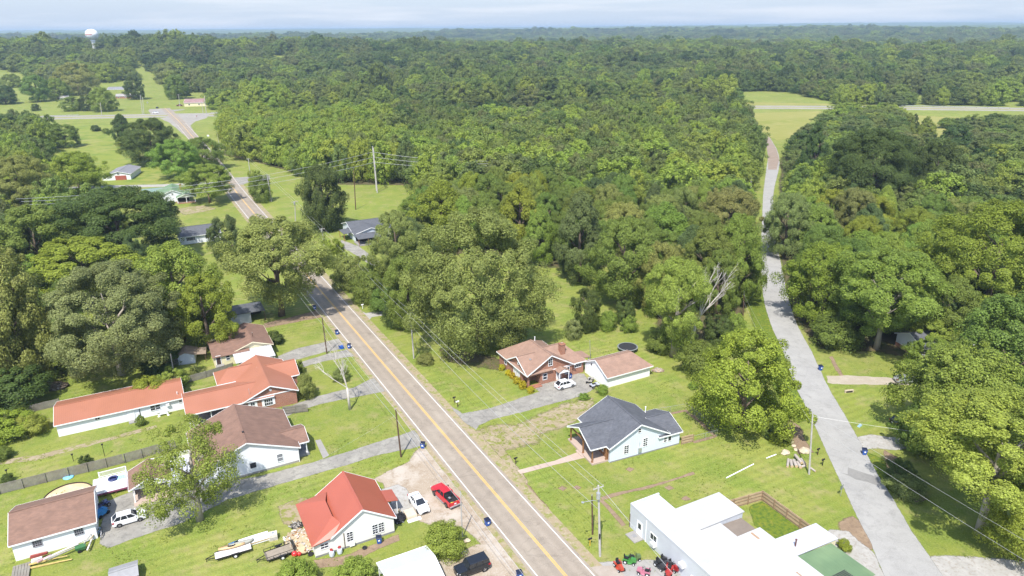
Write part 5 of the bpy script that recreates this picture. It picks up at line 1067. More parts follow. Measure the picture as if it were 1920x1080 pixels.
# covered machine, bicycle, cart by the bottom left garage
e=empty('covered_machine',PX(191,966),rad(70),'machine under a bright blue cover beside the brown roofed garage','covered machine')
M=MB();M.hexa([(-1.,-.6,.35),(1.,-.6,.35),(1.,.6,.35),(-1.,.6,.35)],[(-.85,-.45,.95),(.3,-.4,1.05),(.3,.4,1.05),(-.85,.45,.95)]);M.hexa([(.2,-.45,.9),(.95,-.4,.7),(.95,.4,.7),(.2,.45,.9)],[(.25,-.3,1.15),(.7,-.25,1.05),(.7,.25,1.05),(.25,.3,1.15)]);M.build('cover',mat('blue_tarpaulin',(.03,.22,.50),.5,.25,2.5,bump=.6),e)
for x in (.65,-.65):
    for y in (-.55,.55):M=MB();M.tube([(x,y-.1,.28),(x,y+.1,.28)],.28,12);M.build('wheel',RUBBER,e)
quad(193,951,60,(.05,.07,.2),'navy','dark blue quad bike behind the covered machine')
def bicycle(px,py,rz,col,label):
    e=empty('bicycle',PX(px,py),rad(rz),label,'bicycle')
    for x in (-.5,.5):
        M=MB();pts=[(x+.32*math.cos(2*PI*k/16),0,.33+.32*math.sin(2*PI*k/16)) for k in range(17)];M.tube(pts,.03,6,0,False);M.build('wheel',RUBBER,e)
    M=MB();[M.tube([a_,b_],.03,6) for a_,b_ in (((-.5,0,.33),(-.15,0,.8)),((-.15,0,.8),(.35,0,.82)),((.35,0,.82),(.5,0,.33)),((-.1,0,.33),(.35,0,.82)),((-.5,0,.33),(-.1,0,.33)),((-.15,0,.8),(-.1,0,.33)))];M.build('frame',paint('bike_'+label[:5],col),e)
    M=MB();M.box(-.28,-.06,.85,-.05,.06,.9);M.build('saddle',BLACK,e);M=MB();M.tube([(.33,-.25,.98),(.33,.25,.98)],.02,6);M.tube([(.35,0,.8),(.33,0,.98)],.02,6);M.build('handlebar',BLACK,e)
bicycle(188,1000,100,(.2,.4,.65),'blue bicycle leaning at the garage corner')
bicycle(191,1007,110,(.5,.5,.55),'silver bicycle beside the blue one at the garage corner')
e=empty('garden_cart',PX(153,1033),rad(30),'green topped garden cart beside the garage wall','cart');M=MB();M.hexa([(-.5,-.35,.35),(.5,-.35,.35),(.5,.35,.35),(-.5,.35,.35)],[(-.65,-.45,.85),(.65,-.45,.85),(.65,.45,.85),(-.65,.45,.85)]);M.build('tub',mat('green_plastic',(.05,.15,.06),.5,.1),e)
for y in (-.4,.4):M=MB();M.tube([(-.2,y-.05,.25),(-.2,y+.05,.25)],.25,12);M.build('wheel',RUBBER,e)
M=MB();M.tube([(.6,0,.7),(1.3,0,.9)],.03,6);M.build('handle',BLACK,e)
YELB=mat('yellow_lumber',(.55,.42,.16),.7,.2,3);GREYB=mat('grey_lumber',(.38,.36,.34),.8,.2,3);WHB=mat('pale_lumber',(.62,.58,.56),.7,.15,3);REDB=mat('red_lumber',(.30,.07,.06),.7,.15,3)
def board(p,q,z,w,h,m,label,grp='boards lying along the garage wall'):
    a=PX(p[0],p[1]);b=PX(q[0],q[1]);a.z=z;b.z=z;M=MB();w*=.62;M.beam(a,b,w,h*.7);M.beam(a+Vector((.06,.09,h*.8)),b+Vector((.02,-.12,h*.8)),w*.8,h*.6);o=M.build('board',m);tag(o,label,'board',grp)
for i,(p,q,z,w,h,m,lb) in enumerate([((50,1069),(136,1050),.15,.25,.12,YELB,'long yellow board outermost along the garage wall'),((55,1064),(128,1046),.4,.2,.1,YELB,'second yellow board just inside the outermost one'),((92,1057),(160,1027),.7,.22,.1,GREYB,'grey board slanting toward the garage corner'),((84,1060),(150,1030),.9,.25,.1,WHB,'pale pink board on the slanting heap'),((95,1050),(166,1016),.55,.3,.1,WHB,'wide white board closest to the garage wall'),((58,1053),(92,1043),.6,.5,.25,REDB,'red bundle against the white garage wall'),((60,1060),(82,1052),.5,.7,.3,WHB,'pale box-like bundle beside the red one'),((72,1062),(98,1048),.65,.3,.14,mat('pink_board',(.6,.36,.40),.7,.1),'pink board on the heap'),((165,1037),(178,1006),.5,.3,.14,WHB,'white plank end by the garage corner'),((170,1020),(186,1000),.7,.1,.08,YELB,'thin yellow pole propped at the garage corner'),((160,1030),(176,1008),.95,.14,.08,GREYB,'grey plank on the heap by the corner')]):
    board(p,q,z,w,h,m,lb)
e=empty('deck_stack',PX(40,1075),rad(28),'stack of grey planks at the lower left of the garage','plank stack')
M=MB()
for k in range(6):M.box(-1.0+.34*k,-1.6,.25,-.70+.34*k,1.6,.32)
M.build('planks',WOOD_OLD,e);M=MB();M.box(-1,-1.3,0,1,-1.1,.25);M.box(-1,1.1,0,1,1.3,.25);M.build('bearer',POLE_BR,e)
e=empty('shed_roof',PX(234,1084),rad(28),'small grey roofed hut cut by the bottom edge','hut');R=MB();gable_roof(R,None,-1.4,1.6,-1.8,1.0,'u',1.3,1.75,.2,.2,.08);R.build('roof',mat('plain_grey_roof',(.27,.27,.28),.8),e);M=MB();M.box(-1.4,-1.8,0,1.6,1.0,1.35);M.build('wall',WOOD_OLD,e)
# trailers, boats and clutter on the lawn
def boat_hull(M,L,w,h,m=0,z=0,flip=False):
    secs=[]
    for k in range(9):
        t=k/8;x=(t-.5)*L;ww=max(.02,w/2*math.sin(PI*(.06+.88*t))**.6);hh=h*(1 if not flip else 1)
        s=-1 if flip else 1
        secs.append([(x,-ww,z+hh*(0 if flip else 1)),(x,-ww*.75,z+hh*(.6 if flip else .35)),(x,0,z+hh*(1 if flip else 0)),(x,ww*.75,z+hh*(.6 if flip else .35)),(x,ww,z+hh*(0 if flip else 1))])
    loft(M,secs,m)
def boat(px,py,rz,L,w,h,z,m,label,name='kayak',cat='kayak',flip=False):
    e=empty(name,PX(px,py),rad(rz),label,cat);M=MB();boat_hull(M,L,w,h,0,z,flip);M.build('hull',m,e,True)
    if not flip:
        M=MB();M.lathe([(.3,.0),(.33,.03),(.28,.05),(.24,.0)],16,0,(0,0,z+h));o=M.build('cockpit_rim',BLACK,e);o.scale=(1.6,.8,1)
def trailer(px,py,rz,L,w,bed,label,rails=True):
    e=empty('trailer',PX(px,py),rad(rz),label,'trailer');M=MB()
    for k in range(int(w/.2)):M.box(-L/2,-w/2+.2*k,.55,L/2,-w/2+.2*k+.185,.6)
    M.build('bed',bed,e);M=MB();M.box(-L/2,-w/2-.05,.45,L/2,-w/2,.62);M.box(-L/2,w/2,.45,L/2,w/2+.05,.62);M.beam((-L/2,-.4,.5),(-L/2-1.2,0,.5),.08,.08);M.beam((-L/2,.4,.5),(-L/2-1.2,0,.5),.08,.08);M.cyl((-L/2-1.1,0,.0),.04,.5,8)
    if rails:
        for y in (-w/2-.03,w/2+.03):
            M.beam((-L/2,y,1.0),(L/2,y,1.0),.05,.05);[M.beam((x,y,.6),(x,y,1.0),.05,.05) for x in np.linspace(-L/2,L/2,5)]
        M.beam((-L/2,-w/2,1.0),(-L/2,w/2,1.0),.05,.05);M.hexa([(L/2,-w/2,.6),(L/2+.06,-w/2,.6),(L/2+.06,w/2,.6),(L/2,w/2,.6)],[(L/2+.05,-w/2,1.5),(L/2+.1,-w/2,1.5),(L/2+.1,w/2,1.5),(L/2+.05,w/2,1.5)])
    M.build('frame',BLACK,e)
    for y in (-w/2-.2,w/2+.2):
        M=MB();M.tube([(.2,y-.1,.34),(.2,y+.1,.34)],.34,14);wl=M.build('wheel',RUBBER,e);R=MB();s=1 if y>0 else -1;R.tube([(.2,y+s*.1,.34),(.2,y+s*.115,.34)],.18,10);R.build('rim',PLATE,wl)
        M=MB();M.box(-.3,y-.13,.7,.7,y+.13,.73);M.build('mudguard',BLACK,e)
trailer(524,1041,30,3.6,1.9,mat('trailer_planks',(.30,.255,.20),.85,.2,2,stripe=('Y',.2,.2,1)),'black railed utility trailer with plank bed beside the junk heap')
trailer(438,1039,26,4.6,1.5,WHB,'low trailer with white deck carrying two upturned boats',False)
boat(436,1034,22,3.4,.85,.35,.65,mat('tan_hull',(.55,.38,.2),.4,.1),'tan kayak lying on the white decked trailer')
boat(454,1027,26,3.2,.9,.4,.7,mat('grey_hull',(.3,.3,.26),.5,.15),'upturned grey boat on the trailer beside the tan kayak','boat','boat',True)
boat(447,1020,25,2.6,.75,.35,.02,mat('blue_hull',(.12,.3,.6),.4,.1),'blue kayak on the grass behind the trailer')
e=empty('boat',PX(476,1016),rad(27),'long white and wood hulled boat lying on the lawn','boat');M=MB();secs=[]
for k in range(8):
    x=-1.9+3.9*k/7;w=.75*(.55+.45*math.sin(PI*min(1,(k+1.5)/6)/2));secs.append([(x,-w,.1),(x,-w,.55),(x,-w*.5,.85),(x,w*.5,.85),(x,w,.55),(x,w,.1)])
loft(M,secs);M.build('hull',W_PAINT,e);M=MB();M.box(-1.8,-.78,.3,1.95,-.752,.5);M.build('side_strip',WOOD_FENCE,e)
e=empty('appliance',PX(513,1010),rad(20),'small white box-shaped appliance standing alone on the lawn','appliance');M=MB();M.box(-.55,-.45,0,.55,.45,.95);M.build('case',mat('scuffed_white',(.62,.58,.52),.6,.25,3),e);M=MB();M.box(-.5,-.47,.1,.5,-.452,.55);M.build('door',GREYB,e);M=MB();M.lathe([(.2,.952),(.2,1.05),(.02,1.06)],10);M.build('top_vent',STEEL,e)
def heap(name,px,py,rx,ry,h,n,mats,label,cat,rz=0):
    e=empty(name,PX(px,py),rad(rz),label,cat);M=MB();M.lathe([(1,0),(.85,.35),(.55,.75),(.2,.97),(.02,1)],16);b=M.build('heap_base',mats[0],e,True);b.scale=(rx,ry,h);b.name='heap_base'
    M=MB()
    for k in range(n):
        a=random.uniform(0,2*PI);q=random.random()**.5;x,y=rx*q*math.cos(a),ry*q*math.sin(a);z=h*(1-q**2)*.95+.05;d=Vector((random.uniform(-1,1),random.uniform(-1,1),random.uniform(-.3,.5))).normalized()*random.uniform(.25,.8);M.beam((x-d.x/2,y-d.y/2,max(.02,z-d.z/2)),(x+d.x/2,y+d.y/2,max(.02,z+d.z/2)),random.uniform(.04,.22),random.uniform(.02,.1),random.randrange(len(mats)))
    M.build('scraps',mats,e)
heap('junk_heap',563,1016,2.2,3.0,1.0,120,[mat('straw_scrap',(.42,.34,.22),.9,.3,3),WHB,GREYB,mat('rust',(.25,.11,.05),.8,.3,4)],'straw-coloured heap of scrap beside the red roofed white house','scrap heap',28)
heap('junk_heap',557,986,1.0,.8,.5,26,[mat('dark_scrap',(.10,.09,.08),.9,.3,3),GREYB,BLACK],'small dark heap of frames at the rear corner of the white house','scrap heap')
heap('junk_heap',749,972,1.0,1.3,.5,30,[BLACK,STEEL,PLASTIC],'dark clutter by the front corner of the white house','scrap heap')
heap('brush_pile',1233,695,1.3,.9,.5,50,[mat('dry_brush',(.34,.25,.18),.9,.3,4),GREYB],'pale brush pile behind the white garage','brush pile')
heap('brush_pile',88,725,4.5,2.2,.6,140,[mat('grey_brush',(.2,.16,.12),.9,.3,3),GREYB,POLE_BR],'wide grey brush pile at the left wood edge','brush pile')
e=empty('wooden_box',PX(770,966),THD,'pale wooden crate with white board beside the white sedan','crate');M=MB();M.box(-.8,-.9,0,.7,.9,.5);M.box(-.75,-.85,.5,.65,.85,.55);M.build('case',mat('pale_crate',(.55,.46,.36),.8,.15,2,stripe=('X',.2,.15,1)),e);M=MB();M.box(-.9,-1.6,.0,1.1,-1.0,.12);M.build('board',W_PAINT,e)
for (px,py,lb,cc) in [(622.7,1043,'white barrel with red top, left of the pair by the wall',RED),(637.6,1038,'white barrel with red lid plank, right of the pair by the wall',(.45,.1,.05))]:
    e=empty('barrel',PX(px,py),0,lb,'barrel');M=MB();M.lathe([(.3,0),(.36,.2),(.36,.7),(.31,.9),(.05,.92)],16);M.build('drum',mat('pale_blue_drum',(.55,.62,.68),.5,.1),e,True);M=MB();M.blob((0,0,1.05),.22,0,8,.3);M.build('top',paint('barrel_top',cc),e)
def tyre(px,py,r,label):
    M=MB();M.lathe([(r*.55,0),(r*.95,.02),(r,.1),(r*.95,.18),(r*.55,.2),(r*.5,.1)],18);o=M.build('tyre',RUBBER,None,True,PX(px,py));tag(o,label,'tyre')
tyre(583,1040,.4,'black tyre lying near the lower corner of the white house');tyre(684,1028,.35,'dark tyre lying under the windows of the white house')
e=empty('gas_canisters',PX(553,1043),0,'red round container behind the utility trailer','container');M=MB();M.blob((0,0,.4),.42,0,12,.03);M.build('drum',paint('red_drum',(.55,.03,.03)),e,True);M=MB();M.blob((.6,.1,.3),.3,0,10,.05);M.build('second_drum',paint('red_drum',(.5,.03,.03)),e,True)
e=empty('trampoline',PX(1176.5,657),0,'round black trampoline on the lawn behind the white garage','trampoline')
M=MB();M.lathe([(2.0,.9),(.02,.86)],32);M.build('jump_mat',mat('black_mat',(.03,.03,.035),.7),e);M=MB();M.lathe([(1.98,.88),(2.25,.88),(2.27,.94),(2.2,.98),(1.98,.96)],32,0,(0,0,0),False);M.build('frame',mat('grey_pad',(.18,.2,.2),.7),e)
for k in range(6):
    a=2*PI*k/6;M=MB();M.tube([(2.1*math.cos(a),2.1*math.sin(a),.9),(2.1*math.cos(a),2.1*math.sin(a),0)],.03,6);M.build('leg',STEEL,e)
def float_ring(x,y,z,r,m,label):
    M=MB();M.tube([(r*math.cos(2*PI*k/20),r*math.sin(2*PI*k/20),.12) for k in range(21)],.17,8,0,False);M.lathe([(r*.9,.02),(.05,.03)],20);o=M.build('pool_float',m,None,True);o.matrix_world=Matrix.Translation(OF)@Matrix.Rotation(TH,4,'Z')@Matrix.Translation((x,y,z));tag(o,label,'pool float')
float_ring(2.1,13.4,.82,.6,mat('navy_float',(.03,.04,.12),.4),'dark navy ring float lying on the white deck')
M=MB();M.box(-.6,-.5,0,.6,.5,.12);[M.box(-.55+.3*k,-.5,.12,-.35+.3*k,.5,.17) for k in range(4)];o=M.build('pool_float',mat('aqua_float',(.35,.7,.72),.4));o.matrix_world=Matrix.Translation(OF)@Matrix.Rotation(TH,4,'Z')@Matrix.Translation((3.3,13.3,.82));tag(o,'pale aqua square raft lying on the white deck','pool float')
M=MB();M.lathe([(.75,0),(.8,.1),(.6,.18),(.05,.2)],20);o=M.build('pool_float',mat('blue_float',(.2,.5,.72),.4),None,True,PX(128.5,895));tag(o,'light blue round float on the grass by the grey fence','pool float')
# logs and stones near the side street
LOGM=mat('grey_log_bark',(.36,.32,.29),.9,.25,4,bump=.5);LOGE=mat('log_end',(.45,.33,.2),.8,.15,6)
def log(p,q,r,z,label):
    T7=lambda p:PX(1440+p[0]/7.715,760+p[1]/7.715);a=T7(p);b=T7(q);a.z=b.z=r+z;M=MB();M.tube([a,a.lerp(b,.5),b],[r*1.05,r,r*.95],12,0,False);M.poly([tuple(v) for v in M.v[:12]][::-1],1);M.poly([tuple(v) for v in M.v[24:36]],1);o=M.build('log',[LOGM,LOGE]);tag(o,label,'log','cut logs by the side street pole')
for a_ in [((292,795),(280,905),.2,0,'leftmost grey log of the cut pile by the pole'),((325,812),(345,905),.24,0,'second grey log from the left of the cut pile'),((370,815),(410,905),.27,0,'third thick grey log in the middle of the cut pile'),((425,840),(470,920),.26,0,'short log under the top log of the pile'),((385,770),(480,885),.24,.45,'white topmost log lying across the cut pile'),((475,800),(535,880),.27,0,'rightmost thick log of the cut pile'),((605,912),(685,968),.16,0,'thin log lying right of the grey pole'),((480,905),(535,885),.2,0,'short log end at the front of the pile')]:log(*a_)
STONE=mat('tan_stone',(.50,.42,.31),.9,.2,3,bump=.4)
for i,(x,y,r,lb) in enumerate([(330,490,.42,'uppermost tan stone in the row above the logs'),(345,540,.4,'second tan stone in the row above the logs'),(372,592,.42,'third tan stone in the row above the logs'),(400,645,.4,'lowest tan stone in the row above the logs'),(255,700,.8,'largest flat tan stone left of the row'),(535,675,.9,'broad pale stone slab beside the grey pole')]):
    M=MB();M.blob((0,0,r*.3),r,0,8,.22,(1,.9,.5));o=M.build('stone',STONE,None,False,PX(1440+x/7.715,760+y/7.715));tag(o,lb,'stone')
M=MB();a=PX(1362,897);b=PX(1413,871);a.z=b.z=.1;M.tube([a,b],.09,10);o=M.build('plastic_pipe',W_PAINT);tag(o,'long white plastic pipe lying on the lawn','pipe')
M=MB();a=PX(1437,860);b=PX(1455,853);a.z=b.z=.1;M.tube([a,b],.09,10);o=M.build('plastic_pipe',W_PAINT);tag(o,'short white plastic pipe lying near the tan stones','pipe')
e=empty('culvert',PX(1593,737),rad(10),'concrete culvert end in the grass ditch by the side street','culvert');M=MB();M.box(-.9,.1,0,.9,.4,.55);M.build('headwall',STONE,e);M=MB();M.poly([(-.7,.09,.05),(.7,.09,.05),(.7,.09,.4),(-.7,.09,.4)]);M.build('opening',SHADE,e)  # flat near-black sheet paints the shade inside the culvert mouth
M=MB();M.hexa([(-.5,-.2,0),(.5,-.2,0),(.5,.25,0),(-.5,.25,0)],[(-.4,-.1,.3),(.4,-.15,.22),(.4,.15,.25),(-.45,.15,.3)]);o=M.build('plastic_tub',mat('pale_blue_tub',(.3,.45,.65),.5),None,False,PX(1612,799),.7);tag(o,'pale blue plastic tub lying in the roadside ditch','tub')
M=MB();M.blob((0,0,.15),.5,0,8,.2,(1,.8,.4));o=M.build('stone',STONE,None,False,PX(876,1015));tag(o,'pale stone beside the round bush at the gravel lot','stone')
for px,py,lb in [(298,781,'white garden urn at the left of the flower bed'),(307,779,'low white bench in the flower bed by the long building'),(316,778,'white garden urn at the right end of the flower bed')]:
    e=empty('garden_ornament',PX(px,py),TH,lb,'garden ornament');M=MB()
    if 'bench' in lb:M.box(-.8,-.2,.4,.8,.2,.48);M.box(-.7,-.15,0,-.55,.15,.4);M.box(.55,-.15,0,.7,.15,.4)
    else:M.lathe([(.22,0),(.1,.1),(.08,.5),(.25,.8),(.3,1.0),(.1,1.02)],12)
    M.build('body',W_PAINT,e)
# ---------------------------------------------------------------- foliage
def leaf_mat(name,base=None,forest=False,rough=.55,trans=.45):
    m=bpy.data.materials.new(name);m.use_nodes=True;N,L=nt(m);b=N['Principled BSDF'];b.inputs['Roughness'].default_value=rough;b.inputs['Specular IOR Level'].default_value=.25
    oi=N.new('ShaderNodeObjectInfo');ge=N.new('ShaderNodeNewGeometry')
    if forest:
        # tree to tree variety, in drifts as well as singly
        cr=N.new('ShaderNodeValToRGB');E=cr.color_ramp.elements
        cols=[(0.073,0.116,0.030),(0.098,0.151,0.037),(0.140,0.191,0.046),(0.183,0.203,0.072),(0.165,0.232,0.050),(0.201,0.249,0.064),(0.226,0.296,0.053),(0.287,0.360,0.055)]
        E[0].position=0 ;E[0].color=(*cols[0],1);E[1].position=1;E[1].color=(*cols[-1],1)
        for i,c in enumerate(cols[1:-1]):
            q=E.new((i+1)/(len(cols)-1));q.color=(*c,1)
        at=N.new('ShaderNodeAttribute');at.attribute_type='INSTANCER';at.attribute_name='tree_tone';L.new(at.outputs['Fac'],cr.inputs[0]);col=cr.outputs[0]
    else:col=oi.outputs['Color']
    r=N.new('ShaderNodeMapRange');r.inputs['To Min'].default_value=.62;r.inputs['To Max'].default_value=1.45;L.new(ge.outputs['Random Per Island'],r.inputs['Value'])
    hs=N.new('ShaderNodeHueSaturation');L.new(col,hs.inputs['Color']);L.new(r.outputs[0],hs.inputs['Value'])
    r2=N.new('ShaderNodeMath');r2.operation='MULTIPLY_ADD';L.new(oi.outputs['Random'],r2.inputs[0]);r2.inputs[1].default_value=.03;r2.inputs[2].default_value=.485;L.new(r2.outputs[0],hs.inputs['Hue'])
    L.new(hs.outputs[0],b.inputs['Base Color'])
    t=N.new('ShaderNodeBsdfTranslucent');L.new(hs.outputs[0],t.inputs['Color']);ms=N.new('ShaderNodeMixShader');ms.inputs[0].default_value=trans;L.new(b.outputs[0],ms.inputs[1]);L.new(t.outputs[0],ms.inputs[2]);L.new(ms.outputs[0],N['Material Output'].inputs['Surface'])
    return m
LEAF=leaf_mat('tree_leaf');FLEAF=leaf_mat('forest_leaf',forest=True)
def quads_mesh(name,C,Nn,size,m,aspect=.72,rng=RNG):
    """one folded leaf-clump quad per centre C with normal Nn"""
    n=len(C);r=rng.normal(size=(n,3));t=np.cross(Nn,r);t/=np.linalg.norm(t,axis=1)[:,None]+1e-9;b=np.cross(Nn,t)
    s=(size*rng.uniform(.7,1.3,n))[:,None]
    V=np.stack([C+t*s,C+b*s*aspect-Nn*s*.15,C-t*s,C-b*s*aspect-Nn*s*.15],1).reshape(-1,3)
    me=bpy.data.meshes.new(name);me.vertices.add(4*n);me.vertices.foreach_set('co',V.astype(np.float32).ravel())
    me.loops.add(4*n);me.loops.foreach_set('vertex_index',np.arange(4*n,dtype=np.int32))
    me.polygons.add(n);me.polygons.foreach_set('loop_start',np.arange(0,4*n,4,dtype=np.int32));me.polygons.foreach_set('loop_total',np.full(n,4,np.int32))
    me.materials.append(m);me.update(calc_edges=True);return me
def crown_mesh(name,seed,shape,puffs,per,leaf,m=LEAF,pr=(.075,.15),gap=0.0):
    """crown of leaf clumps filling x,y in -.5...5, z in 0..1"""
    g=np.random.default_rng(seed);C=[];Nn=[];S=[]
    lob=g.uniform(0,6.28,4)
    for k in range(puffs):
        a=g.uniform(0,2*PI)
        if shape=='dome':
            z=g.beta(1.35,1.15);rr=math.sqrt(max(.02,1-((z-.34)/.68)**2)) if z>.34 else math.sqrt(max(.05,1-((.34-z)/.42)**2))
        elif shape=='tall':
            z=g.beta(1.2,1.1);rr=(1-abs(z-.32)/.68)**.62 if z>.32 else (.55+.45*z/.32)
        elif shape=='column':
            z=g.uniform(0,1);rr=(1-max(0,(z-.72)/.28)**2*.75)*(.72+.28*min(1,z/.25))
        elif shape=='cone':
            z=g.beta(1.0,1.5);rr=(1-z)**.8*1.0+.05
        elif shape=='vase':
            z=g.beta(1.7,1.1);rr=(.35+.65*min(1,z/.55)) if z<.55 else math.sqrt(max(.03,1-((z-.55)/.48)**2))
        else:
            z=g.beta(1.1,1.1);rr=math.sqrt(max(.05,1-((z-.42)/.6)**2))
        rr*=1+.13*math.sin(2*a+lob[0]+4*z)+.11*math.sin(3*a+lob[1]-5*z)+.07*math.sin(5*a+lob[2])
        if gap and math.sin(2.0*a+lob[3]+9*z)>1-gap:rr*=.55
        q=rr*.5*g.uniform(.25,1)**.42*(1.16 if g.random()<.14 else 1);p=g.uniform(*pr)*(.8+.4*(1-z))
        c=np.array([q*math.cos(a)*(1-p*.6),q*math.sin(a)*(1-p*.6),z*(1-p*.8)+.02])
        d=g.normal(size=(per,3));d[:,2]=d[:,2]*.8+.25;d/=np.linalg.norm(d,axis=1)[:,None]
        rad_=g.uniform(.35,1.0,per)**.5*p
        P=c+d*rad_[:,None]*np.array([1,1,1.0])
        out=c-np.array([0,0,.35]);out=out/(np.linalg.norm(out)+1e-6)
        nn=.75*d+.6*out+np.array([0,0,.25])+.42*g.normal(size=(per,3));nn/=np.linalg.norm(nn,axis=1)[:,None]
        C.append(P);Nn.append(nn)
    C=np.concatenate(C);Nn=np.concatenate(Nn);return quads_mesh(name,C,Nn,leaf,m,.72,g)
CROWN={
 'oak':[crown_mesh('crown_oak',s,'dome',240,560,.0062,pr=(.04,.10)) for s in (11,12)],
 'round':[crown_mesh('crown_round',s,'dome',150,400,.0092,pr=(.045,.125)) for s in (21,22,23)],
 'ball':[crown_mesh('crown_ball',s,'ball',150,380,.0092,pr=(.045,.115)) for s in (31,32)],
 'tall':[crown_mesh('crown_tall',s,'tall',130,360,.0105,pr=(.045,.125)) for s in (41,42,43)],
 'column':[crown_mesh('crown_column',51,'column',170,320,.011,pr=(.06,.13))],
 'airy':[crown_mesh('crown_airy',s,'ball',120,210,.0085,pr=(.04,.115),gap=.5) for s in (61,62)],
 'vase':[crown_mesh('crown_vase',s,'vase',160,520,.0072,pr=(.04,.115),gap=.3) for s in (71,72)],
 'cone':[crown_mesh('crown_cone',81,'cone',140,220,.0125,pr=(.045,.10))],
 'bush':[crown_mesh('crown_bush',s,'ball',70,260,.017,pr=(.09,.19)) for s in (91,92)],
}
BARK=mat('brown_bark',(.15,.115,.085),.9,.3,3,bump=.5);BARKP=mat('pale_bark',(.36,.32,.27),.85,.25,3,bump=.4);DEADW=mat('bleached_dead_wood',(.50,.46,.42),.8,.2,4,bump=.3)
def trunk_mesh(name,seed,m,limbs=6):
    """unit trunk: z 0..1 is ground to high in the crown; x,y scaled with height too"""
    random.seed(seed);M=MB();p=Vector((0,0,0));pts=[p]
    for k in range(5):p=p+Vector((random.uniform(-.012,.012),random.uniform(-.012,.012),.15));pts.append(p)
    M.tube(pts,[.036,.026,.022,.018,.012,.006],9)
    for k in range(limbs):
        z=.22+.42*k/limbs;a=2.4*k+random.random();b=Vector((0,0,z));r=.20*random.uniform(.7,1.2);e=b+Vector((r*math.cos(a),r*math.sin(a),random.uniform(.14,.26)));mid=b.lerp(e,.5)+Vector((0,0,-.02+.05*random.random()));M.tube([b,mid,e],[.013,.009,.003],6)
        for s in (-1,1):f=mid+Vector((.09*math.cos(a+s*.8),.09*math.sin(a+s*.8),.10));M.tube([mid,f],[.006,.002],5)
    me=bpy.data.meshes.new(name);me.from_pydata(M.v,[],M.f);me.materials.append(m);me.polygons.foreach_set('use_smooth',[True]*len(M.f));me.update();return me
TRUNK=[trunk_mesh('trunk',1,BARK),trunk_mesh('trunk',2,BARK)];TRUNKP=[trunk_mesh('trunk_pale',3,BARKP,8)]
TINT={'mid':(0.186,0.247,0.048),'bright':(0.262,0.317,0.041),'dark':(0.104,0.148,0.035),'olive':(0.258,0.292,0.077),'silver':(0.250,0.290,0.105),'pine':(0.126,0.176,0.056),'yellow':(0.275,0.335,0.062),'fresh':(0.245,0.326,0.056),'tan':(0.232,0.261,0.077),'gold':(0.500,0.430,0.030)}
NTREE=[0]
def tree(pos,height,width,shape,tint,label,group=None,base=.14,pale=False,name=None,cat='tree',rz=None,trunk=True,var=.12):
    if name is None:name={'cone':'conifer_tree','bush':'bush'}.get(shape,'broadleaf_tree')
    if shape=='bush':cat='bush' if cat=='tree' else cat
    NTREE[0]+=1;random.seed(1000+NTREE[0]);e=empty(name,pos,random.uniform(0,6.28) if rz is None else rz,label,cat,group)
    c0=height*base;me=random.choice(CROWN[shape]);o=link_mesh('crown',me,e,(0,0,c0),0,(width,width*random.uniform(.92,1.08),height-c0))
    k=random.uniform(1-var,1+var);t=TINT[tint];o.color=(t[0]*k*random.uniform(.93,1.07),t[1]*k,t[2]*k,1)
    if trunk:
        tm=random.choice(TRUNKP if pale else TRUNK);link_mesh('trunk',tm,e,(0,0,-.05),random.uniform(0,6),(height*random.uniform(.9,1.1),)*2+(height*.98,))
    return e
def treepx(bx,by,ty,wpx,shape,tint,label,base=.14,pale=False,tx=None,**k):
    """tree whose trunk foot, top row and crown width were surveyed in the photograph"""
    P=PX(bx,by);H=HT((bx,by),(tx or bx,ty));d=math.hypot(P.y,CAM_H);w=wpx*math.sqrt(P.length_squared+CAM_H**2)/F*.92
    w*=math.cos(math.atan((by-540)/F)) if False else 1
    return tree(P,H,w,shape,tint,label,base=base,pale=pale,**k)
